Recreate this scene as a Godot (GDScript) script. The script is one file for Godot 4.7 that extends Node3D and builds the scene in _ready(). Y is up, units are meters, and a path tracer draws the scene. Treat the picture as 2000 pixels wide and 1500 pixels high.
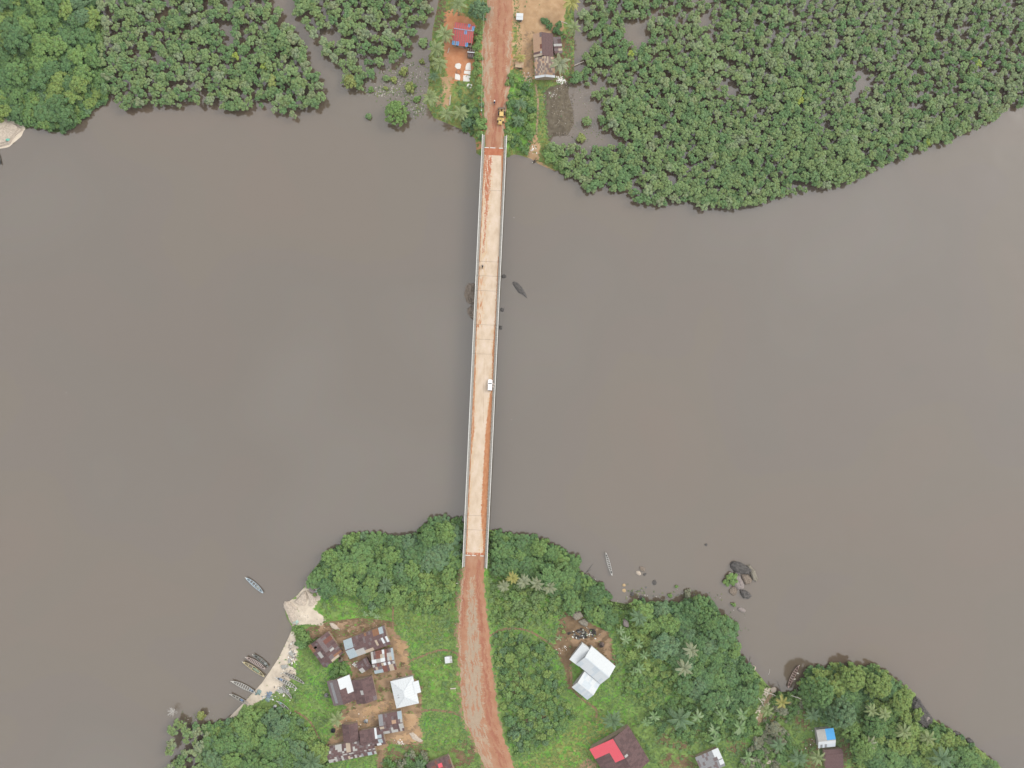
extends Node3D
# A long concrete bridge over a muddy river, seen straight down from a drone.
# Metres, y up, north (the top of the picture) is -z. The river surface is y = 0.

const CAM_H := 308.0
const PPM := 4.5          # survey scale: chart units per metre on the river surface
const DECK := 5.6         # height of the roadway on the bridge

var rng := RandomNumberGenerator.new()
var names := {}
var mats := {}
var grids := []
var noise := FastNoiseLite.new()

# ------------------------------------------------------------------ small helpers
func W(cx: float, cy: float, h := 0.0) -> Vector3:
	# chart position (east, south) of something at height h -> metres
	var k := (1.0 - h / CAM_H) / PPM
	return Vector3((cx - 1000.0) * k, h, (cy - 750.0) * k)

func on_ground(cx: float, cy: float, lift := 0.0) -> Vector3:
	var p := W(cx, cy, 2.0 + lift)
	for i in 3:
		var g := maxf(gh(p.x, p.z), 0.0)
		p = W(cx, cy, g + lift)
		p.y = g
	return p

func poly(flat: Array, h := 0.0) -> PackedVector2Array:
	var out := PackedVector2Array()
	for i in range(0, flat.size(), 2):
		var p := W(flat[i], flat[i + 1], h)
		out.append(Vector2(p.x, p.z))
	return out

func bounds(p: PackedVector2Array) -> Rect2:
	var r := Rect2(p[0], Vector2.ZERO)
	for q in p:
		r = r.expand(q)
	return r

func inside(x: float, z: float, p: PackedVector2Array) -> bool:
	return Geometry2D.is_point_in_polygon(Vector2(x, z), p)

func numbered(called: String) -> String:
	if not names.has(called):
		names[called] = 0
		return called
	names[called] += 1
	return "%s_%03d" % [called, names[called]]

func tag(o: Node3D, label: String, category: String, group := "", kind := "") -> Node3D:
	o.set_meta("label", label)
	o.set_meta("category", category)
	if group != "":
		o.set_meta("group", group)
	if kind != "":
		o.set_meta("kind", kind)
	return o

func thing(called: String, label: String, category: String, at := Vector3.ZERO, turn := 0.0, group := "", kind := "") -> Node3D:
	var o := Node3D.new()
	o.name = numbered(called)
	add_child(o)
	o.position = at
	o.rotation.y = turn
	return tag(o, label, category, group, kind)

func part(parent: Node3D, called: String, mesh: Mesh, m: Material, xf := Transform3D()) -> MeshInstance3D:
	var o := MeshInstance3D.new()
	o.name = called
	o.mesh = mesh
	o.material_override = m
	o.transform = xf
	parent.add_child(o, true)
	return o

func whole(called: String, label: String, category: String, mesh: Mesh, m: Material, group := "", kind := "") -> MeshInstance3D:
	var o := MeshInstance3D.new()
	o.name = numbered(called)
	o.mesh = mesh
	o.material_override = m
	add_child(o)
	tag(o, label, category, group, kind)
	return o

func lin(r: float, g: float, b: float) -> Color:
	return Color(r, g, b).linear_to_srgb()

func mat(key: String, c: Color, rough := 0.85, spec := 0.4, metal := 0.0) -> StandardMaterial3D:
	if mats.has(key):
		return mats[key]
	var m := StandardMaterial3D.new()
	m.resource_name = key
	m.albedo_color = c
	m.roughness = rough
	m.metallic_specular = spec
	m.metallic = metal
	m.cull_mode = BaseMaterial3D.CULL_DISABLED
	mats[key] = m
	return m

func leaf_mat(key: String, r: float, g: float, b: float) -> StandardMaterial3D:
	var m := mat("leaf_" + key, lin(r, g, b), 0.62, 0.35)
	m.vertex_color_use_as_albedo = true
	m.cull_mode = BaseMaterial3D.CULL_DISABLED
	m.backlight_enabled = true
	m.backlight = Color(0.45, 0.5, 0.3)
	return m

# a material with a grainy tone map laid over the world
func grain_mat(key: String, c: Color, dark: float, light: float, freq: float, size_m: float, rough := 0.9, bump := 0.0) -> StandardMaterial3D:
	if mats.has(key):
		return mats[key]
	var m := mat(key, c, rough, 0.3)
	var im := noise_tile(256, freq, [Color(dark, dark, dark), Color(light, light, light)], key.hash() % 1000, 5)
	m.albedo_texture = ImageTexture.create_from_image(im)
	m.uv1_triplanar = true
	m.uv1_world_triplanar = true
	m.uv1_scale = Vector3.ONE / size_m
	if bump > 0.0:
		m.heightmap_enabled = true
		m.heightmap_texture = m.albedo_texture
		m.heightmap_scale = bump
	return m

# ------------------------------------------------------------------ mesh collector
class MB:
	var v := PackedVector3Array()
	var n := PackedVector3Array()
	var c := PackedColorArray()
	var t := PackedVector2Array()
	var col := Color.WHITE

	func tri(a: Vector3, b: Vector3, d: Vector3) -> void:
		var nn := (d - a).cross(b - a).normalized()
		v.append(a); v.append(b); v.append(d)
		n.append(nn); n.append(nn); n.append(nn)
		c.append(col); c.append(col); c.append(col)
		t.append(Vector2(a.x, a.z)); t.append(Vector2(b.x, b.z)); t.append(Vector2(d.x, d.z))

	func quad(a: Vector3, b: Vector3, d: Vector3, e: Vector3) -> void:
		tri(a, b, d)
		tri(a, d, e)

	func tri_uv(a: Vector3, b: Vector3, d: Vector3, ua: Vector2, ub: Vector2, ud: Vector2) -> void:
		var k := t.size()
		tri(a, b, d)
		t[k] = ua; t[k + 1] = ub; t[k + 2] = ud

	func tri_n(a: Vector3, b: Vector3, d: Vector3, na: Vector3, nb: Vector3, nd: Vector3) -> void:
		var k := n.size()
		tri(a, b, d)
		n[k] = na; n[k + 1] = nb; n[k + 2] = nd

	func box(at: Vector3, size: Vector3, b := Basis()) -> void:
		var h := size / 2.0
		var p := []
		for i in 8:
			p.append(at + b * Vector3(h.x * (1 if i & 1 else -1), h.y * (1 if i & 2 else -1), h.z * (1 if i & 4 else -1)))
		quad(p[2], p[3], p[7], p[6])
		quad(p[0], p[4], p[5], p[1])
		quad(p[0], p[2], p[6], p[4])
		quad(p[1], p[5], p[7], p[3])
		quad(p[0], p[1], p[3], p[2])
		quad(p[4], p[6], p[7], p[5])

	# box whose top is smaller: a chamfered block
	func block(at: Vector3, size: Vector3, top: Vector2, b := Basis()) -> void:
		var h := size / 2.0
		var p := []
		for i in 8:
			var k: Vector2 = top if i & 2 else Vector2.ONE
			p.append(at + b * Vector3(h.x * k.x * (1 if i & 1 else -1), h.y * (1 if i & 2 else -1), h.z * k.y * (1 if i & 4 else -1)))
		quad(p[2], p[3], p[7], p[6])
		quad(p[0], p[4], p[5], p[1])
		quad(p[0], p[2], p[6], p[4])
		quad(p[1], p[5], p[7], p[3])
		quad(p[0], p[1], p[3], p[2])
		quad(p[4], p[6], p[7], p[5])

	func tube(pts: Array, radii: Array, sides := 6, cap := true) -> void:
		var rings := []
		for i in pts.size():
			var d: Vector3 = (pts[mini(i + 1, pts.size() - 1)] - pts[maxi(i - 1, 0)]).normalized()
			var u := d.cross(Vector3.UP if absf(d.y) < 0.9 else Vector3.RIGHT).normalized()
			var w := u.cross(d)
			var ring := []
			for k in sides:
				var a := TAU * k / sides
				ring.append([pts[i] + (u * cos(a) + w * sin(a)) * radii[i], u * cos(a) + w * sin(a)])
			rings.append(ring)
		for i in pts.size() - 1:
			for k in sides:
				var l := (k + 1) % sides
				var a: Array = rings[i][k]
				var b: Array = rings[i][l]
				var d: Array = rings[i + 1][l]
				var e: Array = rings[i + 1][k]
				tri_n(a[0], b[0], d[0], a[1], b[1], d[1])
				tri_n(a[0], d[0], e[0], a[1], d[1], e[1])
		if cap:
			for k in range(1, sides - 1):
				tri(rings[0][0][0], rings[0][k + 1][0], rings[0][k][0])
				var q: Array = rings[-1]
				tri(q[0][0], q[k][0], q[k + 1][0])

	func face_up() -> void:   # turn the whole sheet over if it mostly looks down
		var up := 0.0
		for q in n:
			up += q.y
		if up < 0.0:
			for i in range(0, v.size(), 3):
				var a := v[i + 1]
				v[i + 1] = v[i + 2]
				v[i + 2] = a
				var b := t[i + 1]
				t[i + 1] = t[i + 2]
				t[i + 2] = b
			for i in n.size():
				n[i] = -n[i]

	func leaf(at: Vector3, along: Vector3, across: Vector3) -> void:
		tri(at, at + along * 0.45 + across, at + along)
		tri(at, at + along, at + along * 0.45 - across)

	func build() -> ArrayMesh:
		var m := ArrayMesh.new()
		var a := []
		a.resize(Mesh.ARRAY_MAX)
		a[Mesh.ARRAY_VERTEX] = v
		a[Mesh.ARRAY_NORMAL] = n
		a[Mesh.ARRAY_COLOR] = c
		a[Mesh.ARRAY_TEX_UV] = t
		m.add_surface_from_arrays(Mesh.PRIMITIVE_TRIANGLES, a)
		return m

func box_mesh(size: Vector3) -> ArrayMesh:
	var b := MB.new()
	b.box(Vector3.ZERO, size)
	return b.build()

# ------------------------------------------------------------------ computed textures
func noise_tile(size: int, freq: float, ramp: Array, sd: int, octaves := 4) -> Image:
	var f := FastNoiseLite.new()
	f.noise_type = FastNoiseLite.TYPE_SIMPLEX_SMOOTH
	f.seed = sd
	f.frequency = freq
	f.fractal_octaves = octaves
	f.fractal_gain = 0.6
	var src := f.get_seamless_image(size, size).get_data()
	var pal := PackedByteArray()
	pal.resize(768)
	for i in 256:
		var x := i / 255.0 * (ramp.size() - 1)
		var k := mini(int(x), ramp.size() - 2)
		var c: Color = ramp[k].lerp(ramp[k + 1], x - k)
		pal[i * 3] = c.r8
		pal[i * 3 + 1] = c.g8
		pal[i * 3 + 2] = c.b8
	var out := PackedByteArray()
	out.resize(size * size * 3)
	var o := 0
	for b in src:
		var q := b * 3
		out[o] = pal[q]
		out[o + 1] = pal[q + 1]
		out[o + 2] = pal[q + 2]
		o += 3
	return Image.create_from_data(size, size, false, Image.FORMAT_RGB8, out)

func tiled(im: Image, w: int, h: int) -> Image:
	var out := Image.create(w, h, false, Image.FORMAT_RGB8)
	var s := im.get_width()
	for y in range(0, h, s):
		for x in range(0, w, s):
			out.blit_rect(im, Rect2i(0, 0, s, s), Vector2i(x, y))
	return out

# lay one kind of soil over another inside an outline, with a ragged edge; fill < 1 leaves it patchy
func lay(dst: Image, src: Image, p: PackedVector2Array, ragged: float, fill := 1.0, grain := Vector2(2.2, 2.2)) -> void:
	var r := bounds(p)
	for y in range(maxi(0, int(r.position.y)), mini(dst.get_height(), int(r.end.y) + 1)):
		var xs := []
		for i in p.size():
			var a := p[i]
			var b := p[(i + 1) % p.size()]
			if (a.y <= y) != (b.y <= y):
				xs.append(a.x + (y - a.y) / (b.y - a.y) * (b.x - a.x))
		xs.sort()
		for i in range(0, xs.size() - 1, 2):
			var x0 := int(xs[i] + (noise.get_noise_2d(xs[i] * 0.5, y * 5.0) * 1.8 + noise.get_noise_2d(xs[i] * 0.5 + 70.0, y * 19.0) * 0.9 + rng.randf_range(-0.3, 0.3)) * ragged)
			var x1 := int(xs[i + 1] + (noise.get_noise_2d(xs[i + 1] * 0.5, y * 5.0) * 1.8 + noise.get_noise_2d(xs[i + 1] * 0.5 + 70.0, y * 19.0) * 0.9 + rng.randf_range(-0.3, 0.3)) * ragged)
			x0 = maxi(x0, 0)
			x1 = mini(x1, dst.get_width())
			if fill >= 1.0:
				if x1 > x0:
					dst.blit_rect(src, Rect2i(x0, y, x1 - x0, 1), Vector2i(x0, y))
			else:
				while x0 < x1:
					var run := mini(rng.randi_range(1, 5), x1 - x0)
					if noise.get_noise_2d(x0 * grain.x, y * grain.y) * 1.6 + rng.randf_range(-0.25, 0.25) + fill > 0.5:
						dst.blit_rect(src, Rect2i(x0, y, run, 1), Vector2i(x0, y))
					x0 += run

# ------------------------------------------------------------------ terrain
func edge_distance(p: Vector2, outline: PackedVector2Array) -> float:
	var best := 1e9
	var n := outline.size()
	for i in n:
		best = minf(best, p.distance_squared_to(Geometry2D.get_closest_point_to_segment(p, outline[i], outline[(i + 1) % n])))
	return sqrt(best)

# the roads: rows of [chart y, west edge, east edge, height]
var roads := [
	[[-330, 958, 1002, 3.4], [-60, 957, 1001, 3.4], [0, 954, 1000, 3.5], [40, 946, 1001, 3.6], [100, 941, 1000, 4.0], [150, 942, 997, 4.5], [200, 945, 991, 5.0], [235, 948, 985, 5.4], [262, 949, 983, DECK - 0.05], [291, 948, 984, DECK - 0.03]],
	[[1083.5, 908, 947, DECK - 0.03], [1110, 906, 947, DECK - 0.05], [1125, 904, 945, 5.3], [1148, 900, 945, 5.0], [1190, 897, 949, 4.5], [1236, 894, 954, 4.0], [1290, 896, 959, 3.6], [1324, 899, 963, 3.5], [1375, 902, 969, 3.4], [1400, 905, 973, 3.4], [1450, 926, 986, 3.4], [1500, 947, 1005, 3.4], [1560, 985, 1040, 3.4], [1800, 1120, 1180, 3.4]],
]

func road_at(r: Array, z: float) -> Array:   # [west x, east x, height] at z metres
	var last := r.size() - 1
	for i in last:
		var a: Array = r[i]
		var b: Array = r[i + 1]
		var pa := W(a[1], a[0], a[3])
		var pb := W(b[1], b[0], b[3])
		if z <= pb.z or i == last - 1:
			var t := clampf((z - pa.z) / (pb.z - pa.z), 0.0, 1.0)
			return [lerpf(pa.x, pb.x, t), lerpf(W(a[2], a[0], a[3]).x, W(b[2], b[0], b[3]).x, t), lerpf(a[3], b[3], t)]
	return []

func road_ends(r: Array) -> Vector2:
	return Vector2(W(0, r[0][0], r[0][3]).z, W(0, r[-1][0], r[-1][3]).z)

func land_height(x: float, z: float, outline: PackedVector2Array, top: float, ease: float) -> float:
	var p := Vector2(x, z)
	var d := edge_distance(p, outline)
	var h: float
	if Geometry2D.is_point_in_polygon(p, outline):
		h = 0.12 + top * (1.0 - exp(-d / ease)) + noise.get_noise_2d(x * 6.0, z * 6.0) * 0.35 * minf(1.0, d / 5.0)
	else:
		h = 0.12 - d * 0.35
	for r in roads:
		var e := road_ends(r)
		var zz := clampf(z, e.x, e.y)
		var w := road_at(r, zz)
		var dx := maxf(maxf(w[0] - x, x - w[1]), 0.0)
		var away := Vector2(dx, z - zz).length()
		if away < 14.0:
			# earth slopes away from the road, held back by walls towards the river
			var head := e.y if e.y < 0.0 else e.x
			var steep := lerpf(1.7, 0.62, clampf((absf(z - head) - 3.0) / 14.0, 0.0, 1.0))
			var past := absf(z - zz)
			h = maxf(h, w[2] - 0.16 - maxf(0.0, dx - 1.0) * steep - past * 3.0)
	return h

func ground(called: String, label: String, outline: PackedVector2Array, area: Rect2, step: float, top: float, ease: float, tex: Image) -> void:
	var nx := int(area.size.x / step) + 1
	var nz := int(area.size.y / step) + 1
	var h := PackedFloat32Array()
	h.resize(nx * nz)
	for j in nz:
		for i in nx:
			h[j * nx + i] = land_height(area.position.x + i * step, area.position.y + j * step, outline, top, ease)
	grids.append({"x": area.position.x, "z": area.position.y, "nx": nx, "nz": nz, "s": step, "h": h})
	var v := PackedVector3Array()
	var n := PackedVector3Array()
	var t := PackedVector2Array()
	var idx := PackedInt32Array()
	for j in nz:
		for i in nx:
			var k := j * nx + i
			v.append(Vector3(area.position.x + i * step, h[k], area.position.y + j * step))
			var hx := h[j * nx + mini(i + 1, nx - 1)] - h[j * nx + maxi(i - 1, 0)]
			var hz := h[mini(j + 1, nz - 1) * nx + i] - h[maxi(j - 1, 0) * nx + i]
			n.append(Vector3(-hx, 2.0 * step, -hz).normalized())
			t.append(Vector2(float(i) / (nx - 1), float(j) / (nz - 1)))
	for j in nz - 1:
		for i in nx - 1:
			var k := j * nx + i
			if maxf(maxf(h[k], h[k + 1]), maxf(h[k + nx], h[k + nx + 1])) > -1.2:
				idx.append_array([k, k + 1, k + nx + 1, k, k + nx + 1, k + nx])
	var m := ArrayMesh.new()
	var a := []
	a.resize(Mesh.ARRAY_MAX)
	a[Mesh.ARRAY_VERTEX] = v
	a[Mesh.ARRAY_NORMAL] = n
	a[Mesh.ARRAY_TEX_UV] = t
	a[Mesh.ARRAY_INDEX] = idx
	m.add_surface_from_arrays(Mesh.PRIMITIVE_TRIANGLES, a)
	var mt := mat(called + label, Color.WHITE, 0.95, 0.2)
	mt.albedo_texture = ImageTexture.create_from_image(tex)
	whole(called, label, "ground", m, mt, "", "structure")

func gh(x: float, z: float) -> float:
	for g in grids:
		var fx: float = (x - g.x) / g.s
		var fz: float = (z - g.z) / g.s
		if fx >= 0.0 and fz >= 0.0 and fx < g.nx - 1 and fz < g.nz - 1:
			var i := int(fx)
			var j := int(fz)
			var h: PackedFloat32Array = g.h
			var k: int = j * g.nx + i
			return lerpf(lerpf(h[k], h[k + 1], fx - i), lerpf(h[k + g.nx], h[k + g.nx + 1], fx - i), fz - j)
	return -2.0

# ------------------------------------------------------------------ plants
# leaves set on the skins of many small clumps; tone differs leaf by leaf and clump by clump
func crown_mesh(R: float, base: float, H: float, clumps: int, cr: float, per: int, ll: float, lw: float, spread := 0.3, warm := 0.5) -> ArrayMesh:
	var b := MB.new()
	for k in clumps:
		var a := k * 2.39996 + rng.randf_range(-0.4, 0.4)
		var rad := R * sqrt((k + 0.5) / clumps) * rng.randf_range(0.8, 1.1)
		var c := Vector3(cos(a) * rad, base + H * (1.0 - 0.75 * pow(rad / R, 2.0)) * rng.randf_range(0.72, 1.0), sin(a) * rad)
		var r := cr * rng.randf_range(0.7, 1.25)
		var tone := rng.randf_range(1.0 - spread, 1.0 + spread)
		var yel := rng.randf_range(-0.12, 0.16) * warm * 2.0
		for i in per:
			var d := Vector3(rng.randfn(), rng.randfn() + 0.35, rng.randfn()).normalized()
			var at := c + d * Vector3(r, r * 0.85, r) * rng.randf_range(0.7, 1.08)
			var up := (d + Vector3(rng.randfn(), rng.randfn(), rng.randfn()) * 0.4 + Vector3.UP * 0.75).normalized()
			var along := up.cross(Vector3(rng.randfn(), rng.randfn(), rng.randfn())).normalized()
			var s := rng.randf_range(0.7, 1.3)
			var f := tone * (rng.randf_range(0.5, 1.25) if rng.randf() < 0.7 else rng.randf_range(1.2, 1.75))
			b.col = Color(f * (1.0 + yel + rng.randf_range(-0.1, 0.14)), f, f * (1.0 - yel))
			b.leaf(at - along * ll * 0.5 * s, along * ll * s, along.cross(up) * lw * s)
	return b.build()

func trunk_mesh(h: float, r: float, limbs: int, reach: float, roots := 0) -> ArrayMesh:
	var b := MB.new()
	var lean := Vector3(rng.randf_range(-0.12, 0.12), 0, rng.randf_range(-0.12, 0.12)) * h
	b.tube([Vector3(0, -0.6, 0), Vector3(0, h * 0.3, 0) + lean * 0.2, Vector3(0, h, 0) + lean], [r * 1.25, r, r * 0.55], 6)
	for i in limbs:
		var a := i * 2.4 + rng.randf() * 0.6
		var o := Vector3(0, h * rng.randf_range(0.45, 0.9), 0) + lean * 0.6
		var d := Vector3(cos(a), 0, sin(a)) * reach * rng.randf_range(0.5, 0.9)
		b.tube([o, o + d * 0.55 + Vector3.UP * reach * 0.3, o + d + Vector3.UP * reach * 0.7], [r * 0.5, r * 0.32, r * 0.12], 5)
	for i in roots:
		var a := i * TAU / roots + rng.randf() * 0.5
		var d := Vector3(cos(a), 0, sin(a)) * rng.randf_range(0.5, 1.0)
		b.tube([Vector3(0, h * 0.35, 0), d * 0.7 + Vector3.UP * h * 0.25, d + Vector3.DOWN * 0.6], [r * 0.3, r * 0.3, r * 0.25], 4)
	return b.build()

func frond_mesh(L: float, droop: float, tone: float) -> ArrayMesh:
	var b := MB.new()
	var pts := []
	var rad := []
	for i in 8:
		var t := i / 7.0
		pts.append(Vector3(L * (t - 0.12 * t * t), L * (0.34 * t - droop * t * t), 0))
		rad.append(0.05 * (1.0 - t * 0.85))
	b.col = Color(1.25, 1.2, 0.9) * tone
	b.tube(pts, rad, 3, false)
	for i in 26:
		var t := 0.1 + 0.9 * i / 25.0
		var k := mini(int(t * 7.0), 6)
		var at: Vector3 = pts[k].lerp(pts[k + 1], t * 7.0 - k)
		var d: Vector3 = (pts[k + 1] - pts[k]).normalized()
		var ln := L * 0.165 * sin(PI * clampf(0.14 + t * 0.84, 0.0, 1.0)) + 0.1
		for s in [-1, 1]:
			var f := tone * rng.randf_range(0.75, 1.25)
			b.col = Color(f * rng.randf_range(0.95, 1.15), f, f * 0.9)
			var out := (Vector3(0, -0.35 * rng.randf_range(0.4, 1.2), s) + d * 0.6).normalized() * ln
			b.leaf(at, out, d * 0.11)
	return b.build()

func broad_leaf_mesh(L: float, w: float, tone: float) -> ArrayMesh:   # banana or plantain leaf
	var b := MB.new()
	for i in 7:
		var t0 := i / 7.0
		var t1 := (i + 1) / 7.0
		var p0 := Vector3(L * t0, L * (0.75 * t0 - 0.85 * t0 * t0), 0)
		var p1 := Vector3(L * t1, L * (0.75 * t1 - 0.85 * t1 * t1), 0)
		var w0 := w * sin(PI * clampf(0.06 + 0.9 * t0, 0, 1))
		var w1 := w * sin(PI * clampf(0.06 + 0.9 * t1, 0, 1)) if i < 6 else 0.02
		for s in [-1.0, 1.0]:
			var f := tone * rng.randf_range(0.85, 1.15)
			b.col = Color(f, f, f)
			var a0 := p0 + Vector3(0, w0 * 0.35, s * w0)
			var a1 := p1 + Vector3(0, w1 * 0.35, s * w1)
			if s < 0:
				b.quad(p0, a0, a1, p1)
			else:
				b.quad(p0, p1, a1, a0)
	return b.build()

var fronds := []
var plantain_leaves := []
var palm_trunks := []

func palm(label: String, cx: float, cy: float, wide: float, h: float, tone := "palm", group := "palm trees") -> void:
	# wide: crown diameter in chart units; h: height of the crown
	var top := on_ground(cx, cy, h)
	var o := thing("palm_tree", label, "palm tree", top, rng.randf() * TAU, group)
	var s := wide / PPM / 2.0 / 2.9
	part(o, "trunk", palm_trunks[rng.randi() % palm_trunks.size()], mat("palm_bark", lin(0.2, 0.17, 0.13), 0.95), Transform3D(Basis().scaled(Vector3(1, h / 7.0, 1)), Vector3.ZERO))
	var n := rng.randi_range(13, 15)
	var dry := leaf_mat("dry_frond", 0.3, 0.23, 0.1)
	for i in n:
		var up := 0.55 if i % 3 == 0 else (0.15 if i % 3 == 1 else -0.15)
		var b := Basis(Vector3.UP, i * 2.39996 + rng.randf_range(-0.15, 0.15)) * Basis(Vector3.BACK, up + rng.randf_range(-0.1, 0.1))
		var m: Material = mats["leaf_" + tone]
		part(o, "frond", fronds[rng.randi() % fronds.size()], dry if rng.randf() < 0.06 and up < 0.0 else m, Transform3D(b.scaled(Vector3.ONE * s * rng.randf_range(0.85, 1.1)), Vector3(0, h, 0)))

func plantain(label: String, cx: float, cy: float, wide: float, h: float, group := "plantain plants") -> void:
	var at := on_ground(cx, cy, h)
	var o := thing("plantain_plant", label, "plantain plant", at, rng.randf() * TAU, group)
	var s := wide / PPM / 2.0 / 2.2
	var b := MB.new()
	b.tube([Vector3(0, -0.3, 0), Vector3(0, h * 0.6, 0), Vector3(0, h + 0.1, 0)], [0.16, 0.12, 0.07], 6)
	part(o, "stem", b.build(), mat("plantain_stem", lin(0.16, 0.19, 0.07), 0.7))
	for i in rng.randi_range(7, 9):
		var q := Basis(Vector3.UP, i * 2.39996 + rng.randf_range(-0.3, 0.3)) * Basis(Vector3.BACK, rng.randf_range(-0.35, 0.25))
		part(o, "leaf", plantain_leaves[rng.randi() % plantain_leaves.size()], mats["leaf_plantain" if rng.randf() < 0.7 else "leaf_plantain_pale"], Transform3D(q.scaled(Vector3.ONE * s * rng.randf_range(0.8, 1.1)), Vector3(0, h, 0)))

func spots(p: PackedVector2Array, step: float, jit := 0.38) -> Array:
	var out := []
	var r := bounds(p)
	var row := 0
	var z := r.position.y
	while z < r.end.y:
		var x := r.position.x + (step * 0.5 if row % 2 else 0.0)
		while x < r.end.x:
			var q := Vector2(x + rng.randf_range(-jit, jit) * step, z + rng.randf_range(-jit, jit) * step)
			if Geometry2D.is_point_in_polygon(q, p):
				out.append(q)
			x += step
		z += step * 0.87
		row += 1
	return out

func in_frame(p: Vector3) -> bool:
	var k := CAM_H / (CAM_H - p.y)
	return absf(p.x * k) < 221.0 and absf(p.z * k) < 165.5

func many(parent: Node3D, called: String, mesh: Mesh, m: Material, places: Array, tones := []) -> void:
	if places.is_empty():
		return
	var mm := MultiMesh.new()
	mm.transform_format = MultiMesh.TRANSFORM_3D
	mm.use_colors = not tones.is_empty()
	mm.mesh = mesh
	mm.instance_count = places.size()
	for i in places.size():
		mm.set_instance_transform(i, places[i])
		if not tones.is_empty():
			mm.set_instance_color(i, tones[i])
	var o := MultiMeshInstance3D.new()
	o.name = called
	o.multimesh = mm
	o.material_override = m
	o.set_meta("kind", "stuff")
	parent.add_child(o, true)

func set_down(x: float, z: float, turn: float, s: float, y := -99.0, sy := 1.0) -> Transform3D:
	return Transform3D(Basis(Vector3.UP, turn) * Basis.from_scale(Vector3(s * rng.randf_range(0.75, 1.3), s * sy, s * rng.randf_range(0.75, 1.3))), Vector3(x, maxf(gh(x, z), 0.0) if y < -50.0 else y, z))

var mangrove_protos := []
var tree_protos := []
var shrub_protos := []

func make_plant_kinds() -> void:
	leaf_mat("mangrove", 0.175, 0.252, 0.1)
	leaf_mat("mangrove_grey", 0.21, 0.258, 0.145)
	leaf_mat("mangrove_deep", 0.135, 0.218, 0.088)
	leaf_mat("mangrove_yellow", 0.23, 0.27, 0.085)
	leaf_mat("tree", 0.112, 0.198, 0.066)
	leaf_mat("tree_deep", 0.092, 0.17, 0.064)
	leaf_mat("tree_light", 0.145, 0.235, 0.07)
	leaf_mat("tree_blue", 0.115, 0.192, 0.092)
	leaf_mat("vine", 0.175, 0.25, 0.07)
	leaf_mat("palm", 0.205, 0.255, 0.12)
	leaf_mat("palm_grey", 0.225, 0.25, 0.16)
	leaf_mat("palm_deep", 0.115, 0.185, 0.1)
	leaf_mat("palm_yellow", 0.31, 0.3, 0.1)
	leaf_mat("plantain", 0.14, 0.22, 0.09)
	leaf_mat("plantain_pale", 0.2, 0.27, 0.14)
	leaf_mat("grass", 0.145, 0.22, 0.08)
	leaf_mat("grey_bush", 0.19, 0.2, 0.13)
	for i in 7:
		var R := 1.75
		mangrove_protos.append([trunk_mesh(3.0, 0.1, 4, 1.2, 5), crown_mesh(R, 2.0, 1.7, 8 + i % 5, 0.58, 95, 0.5, 0.17, 0.28)])
	for i in 6:
		tree_protos.append([trunk_mesh(4.6, 0.2, 6, 2.0), crown_mesh(2.7 + 0.25 * (i % 3), 2.4 + 0.3 * (i % 2), 2.2 + 0.5 * (i % 3), 24 + i * 3, 0.6 + 0.09 * (i % 3), 80, 0.62, 0.21, 0.34)])
	for i in 5:
		shrub_protos.append([trunk_mesh(0.9, 0.06, 4, 0.7), crown_mesh(1.15, 0.3, 1.0, 11, 0.42, 55, 0.5, 0.17, 0.34)])
	for i in 5:
		fronds.append(frond_mesh(3.3, rng.randf_range(0.5, 0.75), 1.0 + 0.08 * (i - 2)))
	for i in 4:
		plantain_leaves.append(broad_leaf_mesh(2.2, 0.34, 1.0 + 0.1 * (i - 1.5)))
	for i in 3:
		var b := MB.new()
		var lean := Vector3(rng.randf_range(-0.7, 0.7), 0, rng.randf_range(-0.7, 0.7))
		b.tube([lean + Vector3(0, -0.8, 0), lean * 0.7 + Vector3(0, 1.5, 0), lean * 0.2 + Vector3(0, 4.5, 0), Vector3(0, 7.0, 0)], [0.26, 0.18, 0.15, 0.14], 7)
		palm_trunks.append(b.build())

func tree(called: String, label: String, category: String, proto: Array, tone: String, at: Vector3, s: float, sy: float, group: String) -> void:
	var o := thing(called, label, category, at, rng.randf() * TAU, group)
	var xf := Transform3D(Basis().scaled(Vector3(s * rng.randf_range(0.82, 1.2), s * sy, s * rng.randf_range(0.82, 1.2))), Vector3.ZERO)
	part(o, "trunk", proto[0], mat("bark", lin(0.16, 0.14, 0.12), 0.95), xf)
	part(o, "crown", proto[1], mats["leaf_" + tone], xf)

# a tree with a wide crown of its own, its crown centre seen at chart (cx, cy), radius and height in metres
func big_tree(called: String, label: String, cx: float, cy: float, R: float, h: float, tone: String, group := "", clump := 1.0) -> void:
	var at := on_ground(cx, cy, h * 0.72)
	var o := thing(called, label, "tree", at, rng.randf() * TAU, group)
	part(o, "trunk", trunk_mesh(h * 0.62, 0.08 * R, 7, R * 0.62), mat("bark", lin(0.16, 0.14, 0.12), 0.95))
	var n := int(12 + R * R * 2.8)
	part(o, "crown", crown_mesh(R * 0.92, h * 0.4, h * 0.56, n, 0.72 * clump, int(80 * clump * clump), 0.6, 0.2, 0.32), mats["leaf_" + tone])

# ------------------------------------------------------------------ roofs and houses
var sheet: ArrayMesh
var TIN := {}

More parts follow.
